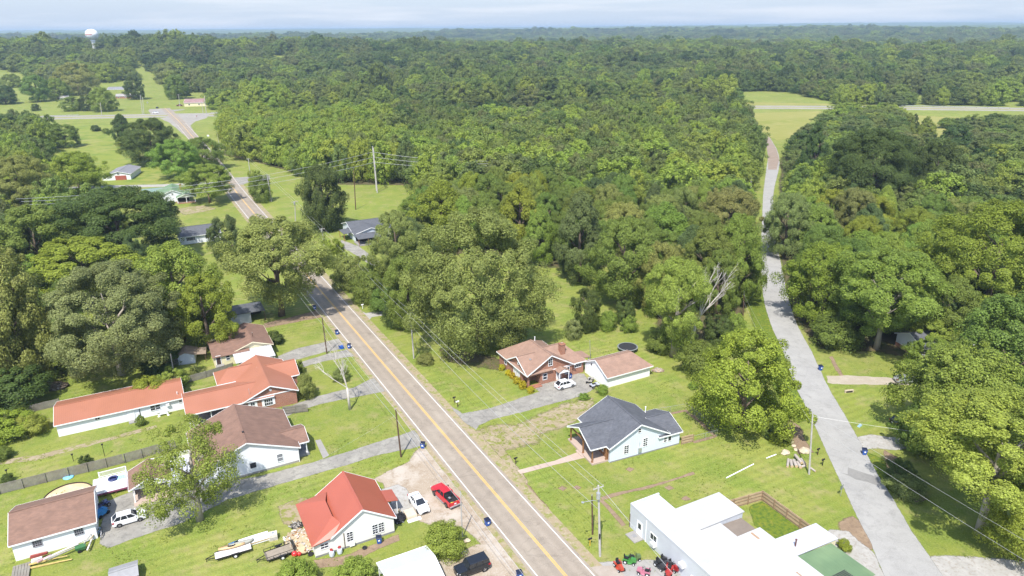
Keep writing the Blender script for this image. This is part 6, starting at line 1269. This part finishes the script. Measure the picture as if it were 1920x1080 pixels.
LT=[
 (375,975,784,158,'airy','yellow','leafy yard tree with pale trunk between the white house and driveway',.16,True),
 (229,702,495,225,'oak','silver','large silver-leaved maple behind the long orange roofed building',.12,True),
 (395,655,515,112,'round','bright','bright green tree overhanging the cream house roof',.12),
 (345,640,455,150,'round','fresh','tall fresh green tree directly behind the silver maple',.12),
 (528,592,408,205,'vase','olive','spreading olive-green tree overhanging the main road',.12),
 (432,505,402,62,'ball','pine','dull olive pine beside the dark grey roof of the white house',.2),
 (235,500,352,222,'oak','dark','huge dark green round tree left of the plain grey roof',.08),
 (85,530,385,150,'round','mid','medium green tree just left of the huge dark one',.1),
 (165,548,448,190,'round','bright','low yellow-green tree in front of the huge dark one',.05),
 (30,720,455,150,'round','olive','tall dusky olive tree at the left edge above the brush pile',.08),
 (45,405,292,118,'oak','olive','rounded olive tree at the left edge by the meadow lane',.06),
 (150,362,284,96,'round','bright','bright tree standing alone beside the lane and garage house',.1),
 (125,276,233,52,'ball','mid','small round tree at the edge of the meadow below the highway',.06),
 (233,269,213,40,'tall','dark','dark narrow tree in the meadow left of the dark oak',.06),
 (290,308,222,98,'oak','dark','dark domed oak beside the road bend below the crossing',.06),
 (335,335,262,85,'round','fresh','loose green tree right below the dark domed oak',.1),
 (383,318,258,80,'round','mid','green tree leaning over the road below the crossing',.1),
 (394,380,308,90,'round','fresh','light green tree beside the green roofed cottage porch',.2),
 (610,432,308,82,'column','dark','dark columnar tree standing alone beside the mown field',.03),
 (745,520,397,100,'round','olive','olive tree beside the drive of the grey roofed house',.08),
 (768,612,480,95,'round','mid','green tree filling the gap left of the great oak',.05),
 (900,652,398,268,'oak','olive','great spreading oak beside the red brick house',.05),
 (830,462,338,138,'tall','bright','bright yellow-green tree behind the great oak on its left',.08),
 (975,472,345,108,'tall','bright','bright yellow-green tree behind the great oak on its right',.08),
 (1085,527,360,120,'tall','pine','dark pine-green tree right of the great oak',.05),
 (1168,570,410,150,'round','mid','green tree with visible trunk at the back lawn edge',.14),
 (1262,668,488,142,'vase','yellow','pale yellow-green tree in front of the dead branches',.1,True),
 (1390,802,626,192,'round','bright','big bright green tree on the lawn beside the chain-link fence',.05),
 (1100,618,540,58,'ball','dark','small dark holly tree on the back lawn',.03),
 (1328,570,425,135,'round','mid','green tree behind the dead branches on the left',.1),
 (1375,572,400,105,'round','fresh','fresh green tree over the side street lawn on the left',.1),
 (1240,500,380,120,'tall','fresh','fresh green tall tree above the pale yellow-green one',.08),
 (1360,470,352,118,'round','tan','dusty tan-green tree beside the upper side street on the left',.08),
 (1540,604,455,150,'round','bright','bright green tree leaning over the side street on the right',.08),
 (1643,654,470,222,'vase','fresh','wide green tree with visible trunk above the grassy side street lawn',.2,True),
 (1562,645,590,92,'bush','mid','leafy undergrowth clump right of the side street bend',.0),
 (1840,612,378,215,'oak','bright','towering bright green tree at the right edge of the wood',.06),
 (1885,735,550,185,'ball','mid','smooth rounded green tree at the right edge above the big leafy one',.05),
 (1785,842,643,212,'round','fresh','light green tree hiding the silver car on the side street',.06),
 (1837,1000,740,262,'vase','fresh','large leafy tree with a bare grey trunk at lower right',.33,True),
 (1912,1050,912,125,'round','bright','bright green tree cut by the right edge near the bottom',.1),
 (1738,706,632,86,'round','fresh','light green tree hiding the half visible house by the side street',.04),
 (1722,845,748,85,'round','mid','small green tree over the ditch beside the white gravel entrance',.05),
 (1905,905,750,130,'round','mid','green tree at the right edge behind the large leafy one',.05),
 (1470,480,360,90,'round','tan','dusty grey-green tree right of the upper side street',.08),
 (1515,560,440,75,'round','mid','shaded green tree right where the side street enters the wood',.08),
 (1520,345,225,70,'cone','dark','dark conifer at the field corner beside the brown road end',.03),
 (1620,400,242,170,'oak','dark','great dark rounded tree rising beyond the side street wood',.05),
 (1745,380,262,95,'ball','dark','dark dense round tree left of the right hand clearing',.05),
 (25,172,138,36,'round','mid','green tree at the far left beyond the highway',.08),(72,192,140,42,'round','mid','round green tree left of the far white shed',.08),(110,187,146,38,'round','fresh','light green tree directly behind the far white shed',.08),
 (150,180,117,60,'round','olive','olive clump tree behind the white far house on its left',.06),(205,163,117,44,'round','bright','bright round tree above the white far house',.06),(255,187,142,36,'oak','dark','dark round tree beside the road by the low red house',.05),
 (245,160,124,40,'round','mid','green tree above the low red far house',.06),(195,209,163,44,'round','fresh','green tree right of the two lawn trees beyond the highway',.05),(165,208,178,24,'ball','dark','small dark tree between the lawn trees beyond the highway',.05),(137,208,180,36,'ball','mid','low rounded tree leftmost of the lawn trees beyond the highway',.03),
 (60,158,128,44,'round','mid','green tree at the far left behind the lawn row',.06),(95,163,126,50,'oak','olive','broad olive tree behind the far white shed',.06),(178,163,122,46,'round','fresh','fresh tree left of the white far house',.06),(228,158,126,40,'round','bright','bright tree between the far house and the road',.06),(12,196,160,40,'round','dark','dark tree at the far left edge beyond the highway',.05),(300,150,112,40,'oak','mid','green tree on the right of the far road above the brownish one',.06),
 (68,208,194,13,'bush','dark','tiny dark shrub on the lawn beyond the highway',0),
 (318,163,118,48,'round','tan','brownish tree right of the far road',.06),(333,186,140,40,'round','mid','green tree left of the roadside store',.06),(347,181,160,20,'ball','dark','small dark tree behind the store forecourt',.05),
 (1700,250,210,32,'cone','mid','small pointed tree at the edge of the highway on the right',.03),(1735,252,217,32,'cone','fresh','green cedar second from left along the right highway field',.03),(1712,246,212,20,'cone','dark','narrow dark cedar along the right highway field',.03),
 (1775,240,220,32,'bush','mid','low shrub row beyond the right clearing, left half',0),(1805,240,220,32,'bush','dark','low shrub row beyond the right clearing, right half',0),
]
for t_ in LT:treepx(*t_[:7],base=t_[7],pale=(len(t_)>8 and t_[8]))
BU=[(833,1035,985,82,'fresh','round clipped-looking green bush beside the gravel lot'),(665,1100,1052,75,'fresh','dark bush at the bottom edge left of the carport'),(560,1100,1052,70,'fresh','bush at the bottom edge below the utility trailer'),
 (490,378,325,42,'mid','hedge-like bush beside the pale pole on the road'),(480,350,318,28,'fresh','small bush just behind the pole hedge'),(625,497,447,58,'bright','bright bush on the verge below the columnar tree'),(655,540,478,64,'olive','olive rounded bush on the verge'),(692,565,508,62,'mid','green bush below the grey lamp pole'),(722,585,540,60,'mid','low bush at the gravel drive mouth'),(745,612,560,55,'dark','dark bush at the left foot of the great oak'),(705,520,490,40,'fresh','light green bush above the lamp pole bushes'),
 (1075,634,598,34,'silver','pale small tree on the back lawn edge','tree'),(1140,618,582,36,'fresh','light green shrub right of the small dark holly'),(1172,606,562,42,'dark','dark cedar shrub on the back lawn'),(1180,622,592,32,'fresh','loose yellowish shrub on the back lawn'),
 (941,694,683,13,'gold','first yellow shrub along the brick house, farthest from the drive'),(953,703,693,12,'gold','second yellow shrub along the brick house'),(961,709,698,13,'gold','third yellow shrub along the brick house'),(970,719,706,15,'gold','fourth yellow shrub along the brick house'),(980,728,714,17,'gold','fifth and largest yellow shrub along the brick house'),(995,736,724,14,'gold','yellow shrub at the drive corner by the brick house'),
 (516,644,620,32,'dark','dark shrub at the corner of the cream house roof'),(575,745,700,36,'olive','olive shrub at the corner of the orange roofed brick house'),(560,700,676,22,'mid','low shrub by the path at the orange roofed brick house'),(640,712,690,34,'tan','reddish shrub under the dead grey tree'),
 (798,681,664,36,'tan','low orange-tinged flower clump at the foot of the oak pole'),(245,762,735,50,'bright','bright shrub behind the long building, left end'),(285,752,705,60,'bright','bright shrub behind the long building, middle'),(325,728,690,50,'yellow','yellow-green shrub at the leaning pale pole'),(205,775,742,40,'fresh','shrub at the far left behind the long building'),(170,778,752,40,'fresh','low shrub at the end of the braced fence'),
 (20,815,772,90,'bright','bright shrub mass at the left edge by the braced fence'),(60,812,775,50,'yellow','yellowish shrub next to the mass at the left edge'),(40,790,760,26,'dark','small dark conifer-like shrub in the left flower bed'),(265,798,778,16,'mid','small round shrub by the long building door'),
 (15,904,888,20,'dark','small dark shrub at the garden lamp on the far left'),(160,868,854,20,'dark','dark shrub by the grey fence in the left yard'),(365,705,688,14,'tan','small red-leaved shrub on the lawn by the garden shed'),(1463,830,800,40,'bright','bright weedy shrub above the tan stones'),(1440,815,785,40,'mid','green weedy shrub at the foot of the big lawn tree'),
 (1130,738,722,24,'fresh','tall weeds at the front corner of the white garage'),(1095,748,738,22,'fresh','low weeds along the drive edge by the white garage'),(1582,1030,1012,24,'bright','yellow-green weed clump by the green lean-to'),(1700,925,890,60,'tan','brownish weedy shrub over the ditch'),(1685,905,860,44,'dark','dark shrub overhanging the ditch'),
 (180,246,234,16,'dark','small dark shrub in the meadow, left one'),(200,250,240,14,'mid','small shrub in the meadow, right one'),(240,278,254,36,'mid','rounded bush at the foot of the dark narrow tree'),
 (5,860,838,30,'mid','bush cut by the left edge in the yard') ,(1300,728,716,20,'fresh','low weeds behind the garage corner'),
 (1235,660,620,50,'mid','leafy undergrowth below the pale yellow-green tree'),(1310,700,640,80,'mid','leafy thicket between the dead tree and lawn tree'),(1345,640,590,60,'dark','dark thicket at the foot of the dead tree'),(1375,630,585,40,'fresh','light thicket by the side street lawn pole'),
 (110,690,640,120,'mid','leafy thicket left of the silver maple'),(30,760,690,110,'dark','dark thicket at the left edge by the brush pile'),(300,690,650,80,'dark','dark thicket under the trees by the garden shed'),(420,700,672,0,'dark','x')]
for b_ in BU:
    if b_[3]==0:continue
    treepx(*b_[:4],'bush',b_[4],b_[5],base=0.0,trunk=False,name='small_tree' if len(b_)>6 else 'bush',cat='small tree' if len(b_)>6 else 'bush',var=.08)
def dead_tree(base,tips,label,r,seed):
    random.seed(seed);e=empty('dead_tree',PX(*base),0,label,'dead tree');P=PX(*base);D=MB();Bm=MB()
    def limb(p,q,r0,depth,M):
        mid=p.lerp(q,.5)+Vector((random.uniform(-.3,.3),random.uniform(-.3,.3),.15));M.tube([p,mid,q],[r0,r0*.75,r0*.35],7)
        if depth>0:
            for k in range(4):
                b=p.lerp(q,random.uniform(.35,.95));d=(q-p);L=d.length*random.uniform(.3,.5);v=(d.normalized()+Vector((random.uniform(-.8,.8),random.uniform(-.8,.8),random.uniform(-.1,.6)))).normalized()*L;limb(b,b+v,r0*.45,depth-1,Bm)
    top0=Vector(tips[0]);D.tube([(0,0,0),top0*.5+Vector((0,0,.2)),top0],[r,r*.8,r*.6],10)
    for t in tips[1:]:limb(top0,Vector(t),r*.32,3,Bm)
    D.build('trunk',DEADW,e,True);Bm.build('branches',DEADW,e);return e
dead_tree((656,768),[(-.1,0,4.6),(-4.2,-1.0,8.6),(-1.6,-.3,12.0),(-2.6,1.2,10.2),(-.7,.5,9.5)],'dead grey tree with cut trunk on the lawn by the orange roofed house',.27,4)
dead_tree((1290,652),[(2.2,1,7.0),(6.5,2,17),(4.0,1.0,16.5),(8.5,1.5,15),(3.0,3,13.5),(6,-1,12.5)],'bare bleached dead tree leaning beside the pale yellow-green tree',.42,9)
# ---------------------------------------------------------------- woods: nearest trees one by one, the rest as one far forest
def poly_px(pts):return [PX(*p).xy for p in pts]
def inside(P,x,y):
    c=False;j=len(P)-1
    for i in range(len(P)):
        if (P[i].y>y)!=(P[j].y>y) and x<(P[j].x-P[i].x)*(y-P[i].y)/(P[j].y-P[i].y)+P[i].x:c=not c
        j=i
    return c
W_MID=poly_px([(425,290),(480,304),(560,330),(640,347),(795,347),(800,392),(765,440),(760,500),(880,470),(1035,508),(1145,500),(1190,520),(1225,590),(1330,600),(1395,560),(1415,500),(1419,420),(1420,325),(1412,262),(1392,222),(425,231)])
W_EAST=poly_px([(1484,520),(1520,600),(1600,640),(1700,650),(1960,700),(2200,730),(2300,500),(2050,260),(1920,240),(1810,245),(1760,290),(1690,290),(1690,224),(1560,221),(1512,262),(1480,300),(1476,400)])
W_WEST=poly_px([(-250,330),(25,302),(90,300),(98,392),(20,420),(30,480),(110,520),(110,640),(60,715),(-200,740)])
W_WEST2=poly_px([(-200,235),(50,238),(100,262),(95,290),(20,298),(-250,310)])
W_WEST3=poly_px([(80,395),(230,430),(230,500),(330,570),(330,600),(130,600),(110,500)])
existing=[(o.location.x,o.location.y,o.children[0].scale[0]/2) for o in bpy.data.objects if o.get('category') in ('tree',)]
ZONES=[(W_MID,'in the wood between the two roads'),(W_EAST,'in the wood right of the side street'),(W_WEST,'in the wood along the left edge'),(W_WEST2,'in the grove by the left meadow'),(W_WEST3,'in the grove behind the back yards')]
cand=[]
for zi,(P,zl) in enumerate(ZONES):
    xs=[p.x for p in P];ys=[p.y for p in P];random.seed(50+zi);step=8.8;y=min(ys)
    while y<max(ys):
        x=min(xs)
        while x<max(xs):
            q=(x+random.uniform(-.42,.42)*step,y+random.uniform(-.42,.42)*step)
            if inside(P,*q) and abs(q[0])<q[1]*.80+12 and all((q[0]-ex)**2+(q[1]-ey)**2>(er*.6+1.5)**2 for ex,ey,er in existing):cand.append((math.hypot(*q),q,zi))
            x+=step
        y+=step
cand.sort()
STC=np.array([((a.x+b.x)/2,(a.y+b.y)/2) for a,b in zip([E1[int(i*(len(E1)-1)/120)] for i in range(121)],[E2[int(i*(len(E2)-1)/120)] for i in range(121)])])
FARPTS=[]
n_ind=0;LOOKS=[('bright','bright yellow-green leafy tree','round',.2),('mid','medium green leafy tree','round',.25),('dark','dark green dense tree','ball',.13),('olive','dull olive leafy tree','round',.13),('fresh','fresh green pointed tree','tall',.17),('tan','dusty tan-tipped leafy tree','round',.05),('pine','dark pine-like tree','tall',.07)]
MAXIND=300-len(LT)-3
for d,q,zi in cand:
    random.seed(int(q[0]*131+q[1]*17))
    drift=float(vnoise(np.array(q[0]/55),np.array(q[1]/55),9));u_=(random.random()*.55+drift*.6)
    acc=0;look=LOOKS[-1]
    u_=min(.999,max(0,u_*1.0))
    order=[2,3,1,6,4,5,0]
    for i in order:
        acc+=LOOKS[i][3]
        if u_<acc:look=LOOKS[i];break
    edge=min((d-120)/200,1) if zi!=2 else .6
    H=random.uniform(10,18.5)+4*max(0,drift-.4);w=random.uniform(9,16.5)
    if zi in (2,3,4):H*=.8;w*=.85
    if zi==1:H*=.88
    if zi in (0,1) and np.min(np.hypot(STC[:,0]-q[0],STC[:,1]-q[1]))<w*.5+3.2:continue
    if zi==1 and q[1]>300:H*=.75
    if n_ind<MAXIND:
        zl=ZONES[zi][1];tree((q[0],q[1],0),H,w,look[2],look[0],f'{look[1]} {zl}',f'{look[1]}s {zl}',base=.06);n_ind+=1
    else:FARPTS.append((q[0],q[1],0,w,H))
# far forest points
OPEN=[poly_px(p) for p in ([(-60,152),(45,160),(130,170),(190,160),(240,152),(262,152),(268,148),(280,148),(296,154),(318,165),(330,172),(400,178),(398,208),(425,209),(425,232),(330,262),(325,345),(95,360),(60,300),(105,250),(60,236),(-200,236),(-200,180)],[(1372,184),(1380,175),(1425,171),(1490,174),(1562,192),(1560,198),(1390,200)],[(1395,198),(1560,197),(1900,203),(2400,215),(2400,228),(1900,226),(1690,217),(1560,217),(1400,216)],[(1408,213),(1540,208),(1500,240),(1470,300),(1425,262)],[(1690,215),(1830,220),(1790,238),(1755,270),(1735,288),(1695,288)],[(1430,160),(1460,160),(1460,167),(1430,167)],[(1380,152),(1405,150),(1405,158),(1380,158)],[(1480,122),(1500,121),(1520,123),(1500,125)],[(1620,124),(1640,123),(1670,126),(1640,127)],[(1385,73),(1410,72),(1410,75),(1385,75)])]
def far_points(r0,r1,step,wr,hr,seed):
    g=np.random.default_rng(seed);amax=rad(46);n=int(2*r1*math.sin(amax)/step)+2;m=int(r1/step)+2
    X,Y=np.meshgrid((np.arange(n)-n/2)*step,np.arange(m)*step);X=X.ravel()+g.uniform(-.45,.45,X.size)*step;Y=Y.ravel()+g.uniform(-.45,.45,Y.size)*step
    R=np.hypot(X,Y);A=np.abs(np.arctan2(X,Y));k=(R>r0)&(R<r1)&(A<amax);X,Y=X[k],Y[k]
    keep=np.ones(len(X),bool)
    for i in range(len(X)):
        if R[k][i] if False else False:pass
    W=g.uniform(*wr,len(X));H=g.uniform(*hr,len(X));return X,Y,W,H
def in_any(x,y):
    return any(inside(P,x,y) for P in OPEN)
road_world=[(p.x,p.y) for p in RL if p.y>300]
hw_world=[(p.x,p.y) for p in HW]
allz=[z[0] for z in ZONES]
fx=[list(v) for v in zip(*FARPTS)] if FARPTS else [[],[],[],[],[]]
X,Y,W,Hh=[np.array(fx[i]) for i in (0,1,3,4)]
PTS=[(X,Y,W,Hh)]
hwy=np.array(hw_world);rdw=np.array(road_world)
for r0,r1,step,wr,hr,sd in ((330,950,10.2,(11,21),(8,21),1),(950,2000,13.5,(15,27),(8,22),2),(2000,4600,18,(20,36),(11,23),3)):
    x,y,w,hh_=far_points(r0,r1,step,wr,hr,sd)
    hy=np.interp(x,hwy[:,0],hwy[:,1]);k=np.ones(len(x),bool)
    if r0<1000:
        k&=(y>hy+26)                                  # south of the highway the surveyed woods already stand
        for i in np.where(k)[0]:
            if in_any(x[i],y[i]):k[i]=False
            elif np.min(np.hypot(rdw[:,0]-x[i],rdw[:,1]-y[i]))<11:k[i]=False
    elif r0<1500:
        for i in np.where(np.hypot(x,y)<1500)[0]:
            if in_any(x[i],y[i]) or (x[i]<-300 and np.min(np.hypot(rdw[:,0]-x[i],rdw[:,1]-y[i]))<9):k[i]=False
    PTS.append((x[k],y[k],w[k],hh_[k]))
# strip between surveyed woods and highway, plus hidden ground south of it
X=np.concatenate([p[0] for p in PTS]);Y=np.concatenate([p[1] for p in PTS]);Wd=np.concatenate([p[2] for p in PTS]);Hd=np.concatenate([p[3] for p in PTS])
gap=vnoise(X/120,Y/150,31)*.6+vnoise(X/47,Y/60,32)*.4;RR=np.hypot(X,Y)
hyy=np.interp(X,hwy[:,0],hwy[:,1]);kk=~((gap>.74)&(Y>hyy+40))&~((RR>1900)&(vnoise(X/300,Y/420,33)>.78));X,Y,Wd,Hd,RR=X[kk],Y[kk],Wd[kk],Hd[kk],RR[kk]
sw=.62+.62*vnoise(X/75,Y/85,34)+.16*vnoise(X/330,Y/330,35);gg=np.random.default_rng(77);em=gg.random(len(X))<.08
Hd=Hd*sw*np.where(em,1.3,1.0);Wd=Wd*np.where(em,1.25,1.0)*(.8+.35*sw);sel=Y<hyy[kk]+26;Hd=np.where(sel,np.minimum(Hd,19),Hd)
Z=relief(X,Y)
print('individual wood trees',n_ind,'named trees',len(LT),'far forest points',len(X))
FARV=[crown_mesh('forest_crown',s,sh,120,75,.0185,FLEAF,pr=(.055,.12)) for s,sh in ((101,'dome'),(102,'ball'),(103,'tall'),(104,'dome'),(105,'dome'))]
def forest(X,Y,Z,W,H):
    me=bpy.data.meshes.new('forest');n=len(X);me.vertices.add(n);me.vertices.foreach_set('co',np.stack([X,Y,Z+.3],1).astype(np.float32).ravel())
    g=np.random.default_rng(5)
    a=me.attributes.new('tree_scale','FLOAT_VECTOR','POINT');a.data.foreach_set('vector',np.stack([W,W*g.uniform(.9,1.1,n),H],1).astype(np.float32).ravel())
    a=me.attributes.new('tree_turn','FLOAT_VECTOR','POINT');a.data.foreach_set('vector',np.stack([np.zeros(n),np.zeros(n),g.uniform(0,6.28,n)],1).astype(np.float32).ravel())
    tone=.62*vnoise(X/95,Y/95,21)+.45*vnoise(X/300,Y/300,22)+g.normal(0,.27,n)-.02
    gv=poly_px([(415,300),(420,205),(560,200),(720,225),(760,300),(600,320)]);b=np.array([inside(gv,x,y) if y<900 else False for x,y in zip(X,Y)]);tone=np.where(b,.95+g.normal(0,.1,n),tone)
    a=me.attributes.new('tree_tone','FLOAT','POINT');a.data.foreach_set('value',np.clip(tone,0,1).astype(np.float32))
    a=me.attributes.new('tree_kind','INT','POINT');a.data.foreach_set('value',g.integers(0,len(FARV),n).astype(np.int32))
    o=bpy.data.objects.new('forest',me);COL.objects.link(o);tag(o,'dense broadleaf forest rolling away to the horizon','forest',None,'stuff');me.materials.append(FLEAF)
    ng=bpy.data.node_groups.new('forest','GeometryNodeTree');ng.interface.new_socket('Geometry',in_out='INPUT',socket_type='NodeSocketGeometry');ng.interface.new_socket('Geometry',in_out='OUTPUT',socket_type='NodeSocketGeometry')
    N=ng.nodes;L=ng.links;gi=N.new('NodeGroupInput');go=N.new('NodeGroupOutput');jn=N.new('GeometryNodeJoinGeometry')
    def attr(nm,t):
        q=N.new('GeometryNodeInputNamedAttribute');q.data_type=t;q.inputs['Name'].default_value=nm;return q.outputs['Attribute']
    sc,tu,kd=attr('tree_scale','FLOAT_VECTOR'),attr('tree_turn','FLOAT_VECTOR'),attr('tree_kind','INT')
    for k,cm in enumerate(FARV):
        src=bpy.data.objects.new('forest_crown',cm);oi=N.new('GeometryNodeObjectInfo');oi.inputs['Object'].default_value=src;oi.inputs['As Instance'].default_value=True
        cp=N.new('FunctionNodeCompare');cp.data_type='INT';cp.operation='EQUAL';L.new(kd,cp.inputs[2]);cp.inputs[3].default_value=k
        ip=N.new('GeometryNodeInstanceOnPoints');L.new(gi.outputs[0],ip.inputs['Points']);L.new(cp.outputs[0],ip.inputs['Selection']);L.new(oi.outputs['Geometry'],ip.inputs['Instance']);L.new(tu,ip.inputs['Rotation']);L.new(sc,ip.inputs['Scale']);L.new(ip.outputs[0],jn.inputs[0])
    L.new(jn.outputs[0],go.inputs[0]);md=o.modifiers.new('forest','NODES');md.node_group=ng
forest(X,Y,Z,Wd,Hd)
# far wooded hills beyond the last single crowns
def hills():
    g=np.random.default_rng(3);rs=np.geomspace(4400,40000,260);th=np.linspace(-rad(48),rad(48),900)
    Rr,T_=np.meshgrid(rs,th,indexing='ij');xx=Rr*np.sin(T_);yy=Rr*np.cos(T_);zz=relief(xx,yy)+11+7*vnoise(xx/28,yy/60,11)+5*vnoise(xx/90,yy/140,12)+4*g.random(xx.shape)
    n=len(th);V=np.stack([xx,yy,zz],-1).reshape(-1,3);i,j=np.meshgrid(np.arange(len(rs)-1),np.arange(n-1),indexing='ij');a=(i*n+j).ravel();Fq=np.stack([a,a+n,a+n+1,a+1],1)
    me=bpy.data.meshes.new('hills');me.vertices.add(len(V));me.vertices.foreach_set('co',V.astype(np.float32).ravel());m=len(Fq);me.loops.add(4*m);me.loops.foreach_set('vertex_index',Fq[:,::-1].astype(np.int32).ravel());me.polygons.add(m);me.polygons.foreach_set('loop_start',np.arange(0,4*m,4,dtype=np.int32));me.polygons.foreach_set('loop_total',np.full(m,4,np.int32))
    me.materials.append(ramp_layers('distant_woods',(.085,.12,.032),[((.12,.16,.038),.004,.45,.65),((.06,.09,.025),.02,.5,.68),((.14,.17,.05),.05,.58,.75)],bump=.0));me.update(calc_edges=True);o=bpy.data.objects.new('hills',me);COL.objects.link(o);tag(o,kind='structure')
hills()
# rank tufts and weeds in the lawns
def tufts():
    g=np.random.default_rng(14);C=[];rdn=np.array([(p.x,p.y) for p in RL]);boxes=[(min(p.x for p in P),max(p.x for p in P),min(p.y for p in P),max(p.y for p in P),P) for P in PAVED]
    while len(C)<9000:
        r=70+110*g.random()**.8;a=g.uniform(-.72,.72);x,y=r*math.sin(a),r*math.cos(a)
        nv=float(vnoise(np.array(x/5.),np.array(y/5.),41))*.6+float(vnoise(np.array(x/1.4),np.array(y/1.4),42))*.4
        if nv<.55 or np.min(np.hypot(rdn[:,0]-x,rdn[:,1]-y))<6.2 or np.min(np.hypot(STC[:,0]-x,STC[:,1]-y))<4.6:continue
        if any(b[0]<x<b[1] and b[2]<y<b[3] and inside(b[4],x,y) for b in boxes):continue
        C.append((x,y))
    C=np.array(C);P=np.repeat(C,4,0)+g.normal(0,.10,(len(C)*4,2));z=g.uniform(.02,.10,len(P));P=np.column_stack([P,z]);Nn=np.column_stack([g.normal(0,.6,(len(P),2)),np.ones(len(P))]);Nn/=np.linalg.norm(Nn,axis=1)[:,None]
    me=quads_mesh('weeds',P,Nn,.085,LEAF,.6,g);o=bpy.data.objects.new('weeds',me);COL.objects.link(o);o.color=(.20,.25,.045,1);tag(o,'small weed and clover tufts scattered through the lawns','weeds',None,'stuff')
tufts()
# ---------------------------------------------------------------- light, sky, haze, camera
SUN_EL=rad(57);SHADOW_AZ=rad(77)           # direction in which shadows fall, from +X
sd=Vector((-math.cos(SHADOW_AZ)*math.cos(SUN_EL),-math.sin(SHADOW_AZ)*math.cos(SUN_EL),math.sin(SUN_EL)))
sl_=bpy.data.lights.new('sun','SUN');sl_.energy=3.75;sl_.angle=rad(.7);sl_.color=(1,.955,.88);so=bpy.data.objects.new('sun',sl_);COL.objects.link(so);so.rotation_euler=sd.to_track_quat('Z','Y').to_euler();so.location=sd*300
w=bpy.data.worlds.new('World');SC.world=w;w.use_nodes=True;N=w.node_tree.nodes;L=w.node_tree.links;bg=N['Background']
sk=N.new('ShaderNodeTexSky');sk.sky_type='NISHITA';sk.sun_disc=False;sk.sun_elevation=SUN_EL;sk.sun_rotation=math.atan2(sd.x,sd.y);sk.air_density=1.0;sk.dust_density=1.2;sk.ozone_density=1.5;sk.altitude=100
tc=N.new('ShaderNodeTexCoord');mp=N.new('ShaderNodeMapping');mp.inputs['Scale'].default_value=(4,4,60);L.new(tc.outputs['Generated'],mp.inputs[0]);nz=N.new('ShaderNodeTexNoise');nz.inputs['Scale'].default_value=1.0;nz.inputs['Detail'].default_value=7;nz.inputs['Roughness'].default_value=.55;L.new(mp.outputs[0],nz.inputs['Vector'])
mr=N.new('ShaderNodeMapRange');mr.inputs['From Min'].default_value=.46;mr.inputs['From Max'].default_value=.72;mr.inputs['To Max'].default_value=.75;L.new(nz.outputs['Fac'],mr.inputs['Value'])
mx=N.new('ShaderNodeMix');mx.data_type='RGBA';L.new(mr.outputs[0],mx.inputs['Factor']);L.new(sk.outputs[0],mx.inputs['A']);mx.inputs['B'].default_value=(3.5,3.6,3.85,1);
sp=N.new('ShaderNodeSeparateXYZ');L.new(tc.outputs['Generated'],sp.inputs[0]);hz=N.new('ShaderNodeMapRange');hz.inputs['From Min'].default_value=.02;hz.inputs['From Max'].default_value=.30;hz.inputs['To Min'].default_value=.9;hz.inputs['To Max'].default_value=0;L.new(sp.outputs[2],hz.inputs['Value'])
m0=N.new('ShaderNodeMix');m0.data_type='RGBA';L.new(hz.outputs[0],m0.inputs['Factor']);L.new(sk.outputs[0],m0.inputs['A']);m0.inputs['B'].default_value=(2.2,2.6,3.25,1);L.new(m0.outputs['Result'],mx.inputs['A'])
L.new(mx.outputs['Result'],bg.inputs[0]);bg.inputs['Strength'].default_value=.15
HAZE=True
if HAZE:
    top=90.0;M=MB();V=[(-900,-200),(900,-200),(47000,40000),(0,46500),(-47000,40000)]
    M.hexa([(x,y,-8) for x,y in V],[(x,y,top) for x,y in V]);m=bpy.data.materials.new('haze');m.use_nodes=True;NN=m.node_tree.nodes;NN.remove(NN['Principled BSDF']);pv=NN.new('ShaderNodeVolumePrincipled');pv.inputs['Color'].default_value=(.62,.80,1.0,1);pv.inputs['Density'].default_value=.00013;pv.inputs['Anisotropy'].default_value=.2;m.node_tree.links.new(pv.outputs[0],NN['Material Output'].inputs['Volume'])
    o=M.build('haze',m);tag(o,kind='stuff')
cam=bpy.data.cameras.new('camera');cam.sensor_width=36;cam.lens=F/1920*36;cam.clip_end=80000;cam.clip_start=.5;co=bpy.data.objects.new('camera',cam);COL.objects.link(co)
co.matrix_world=Matrix.Translation((0,0,CAM_H))@Matrix.Rotation(PI/2-PITCH,4,'X')@Matrix.Rotation(-ROLL,4,'Z');SC.camera=co
vs=SC.view_settings;vs.view_transform='Standard';vs.look='None';vs.exposure=.9;vs.gamma=1
SC.cycles.max_bounces=6;SC.cycles.diffuse_bounces=4;SC.cycles.transparent_max_bounces=8;SC.cycles.volume_bounces=0
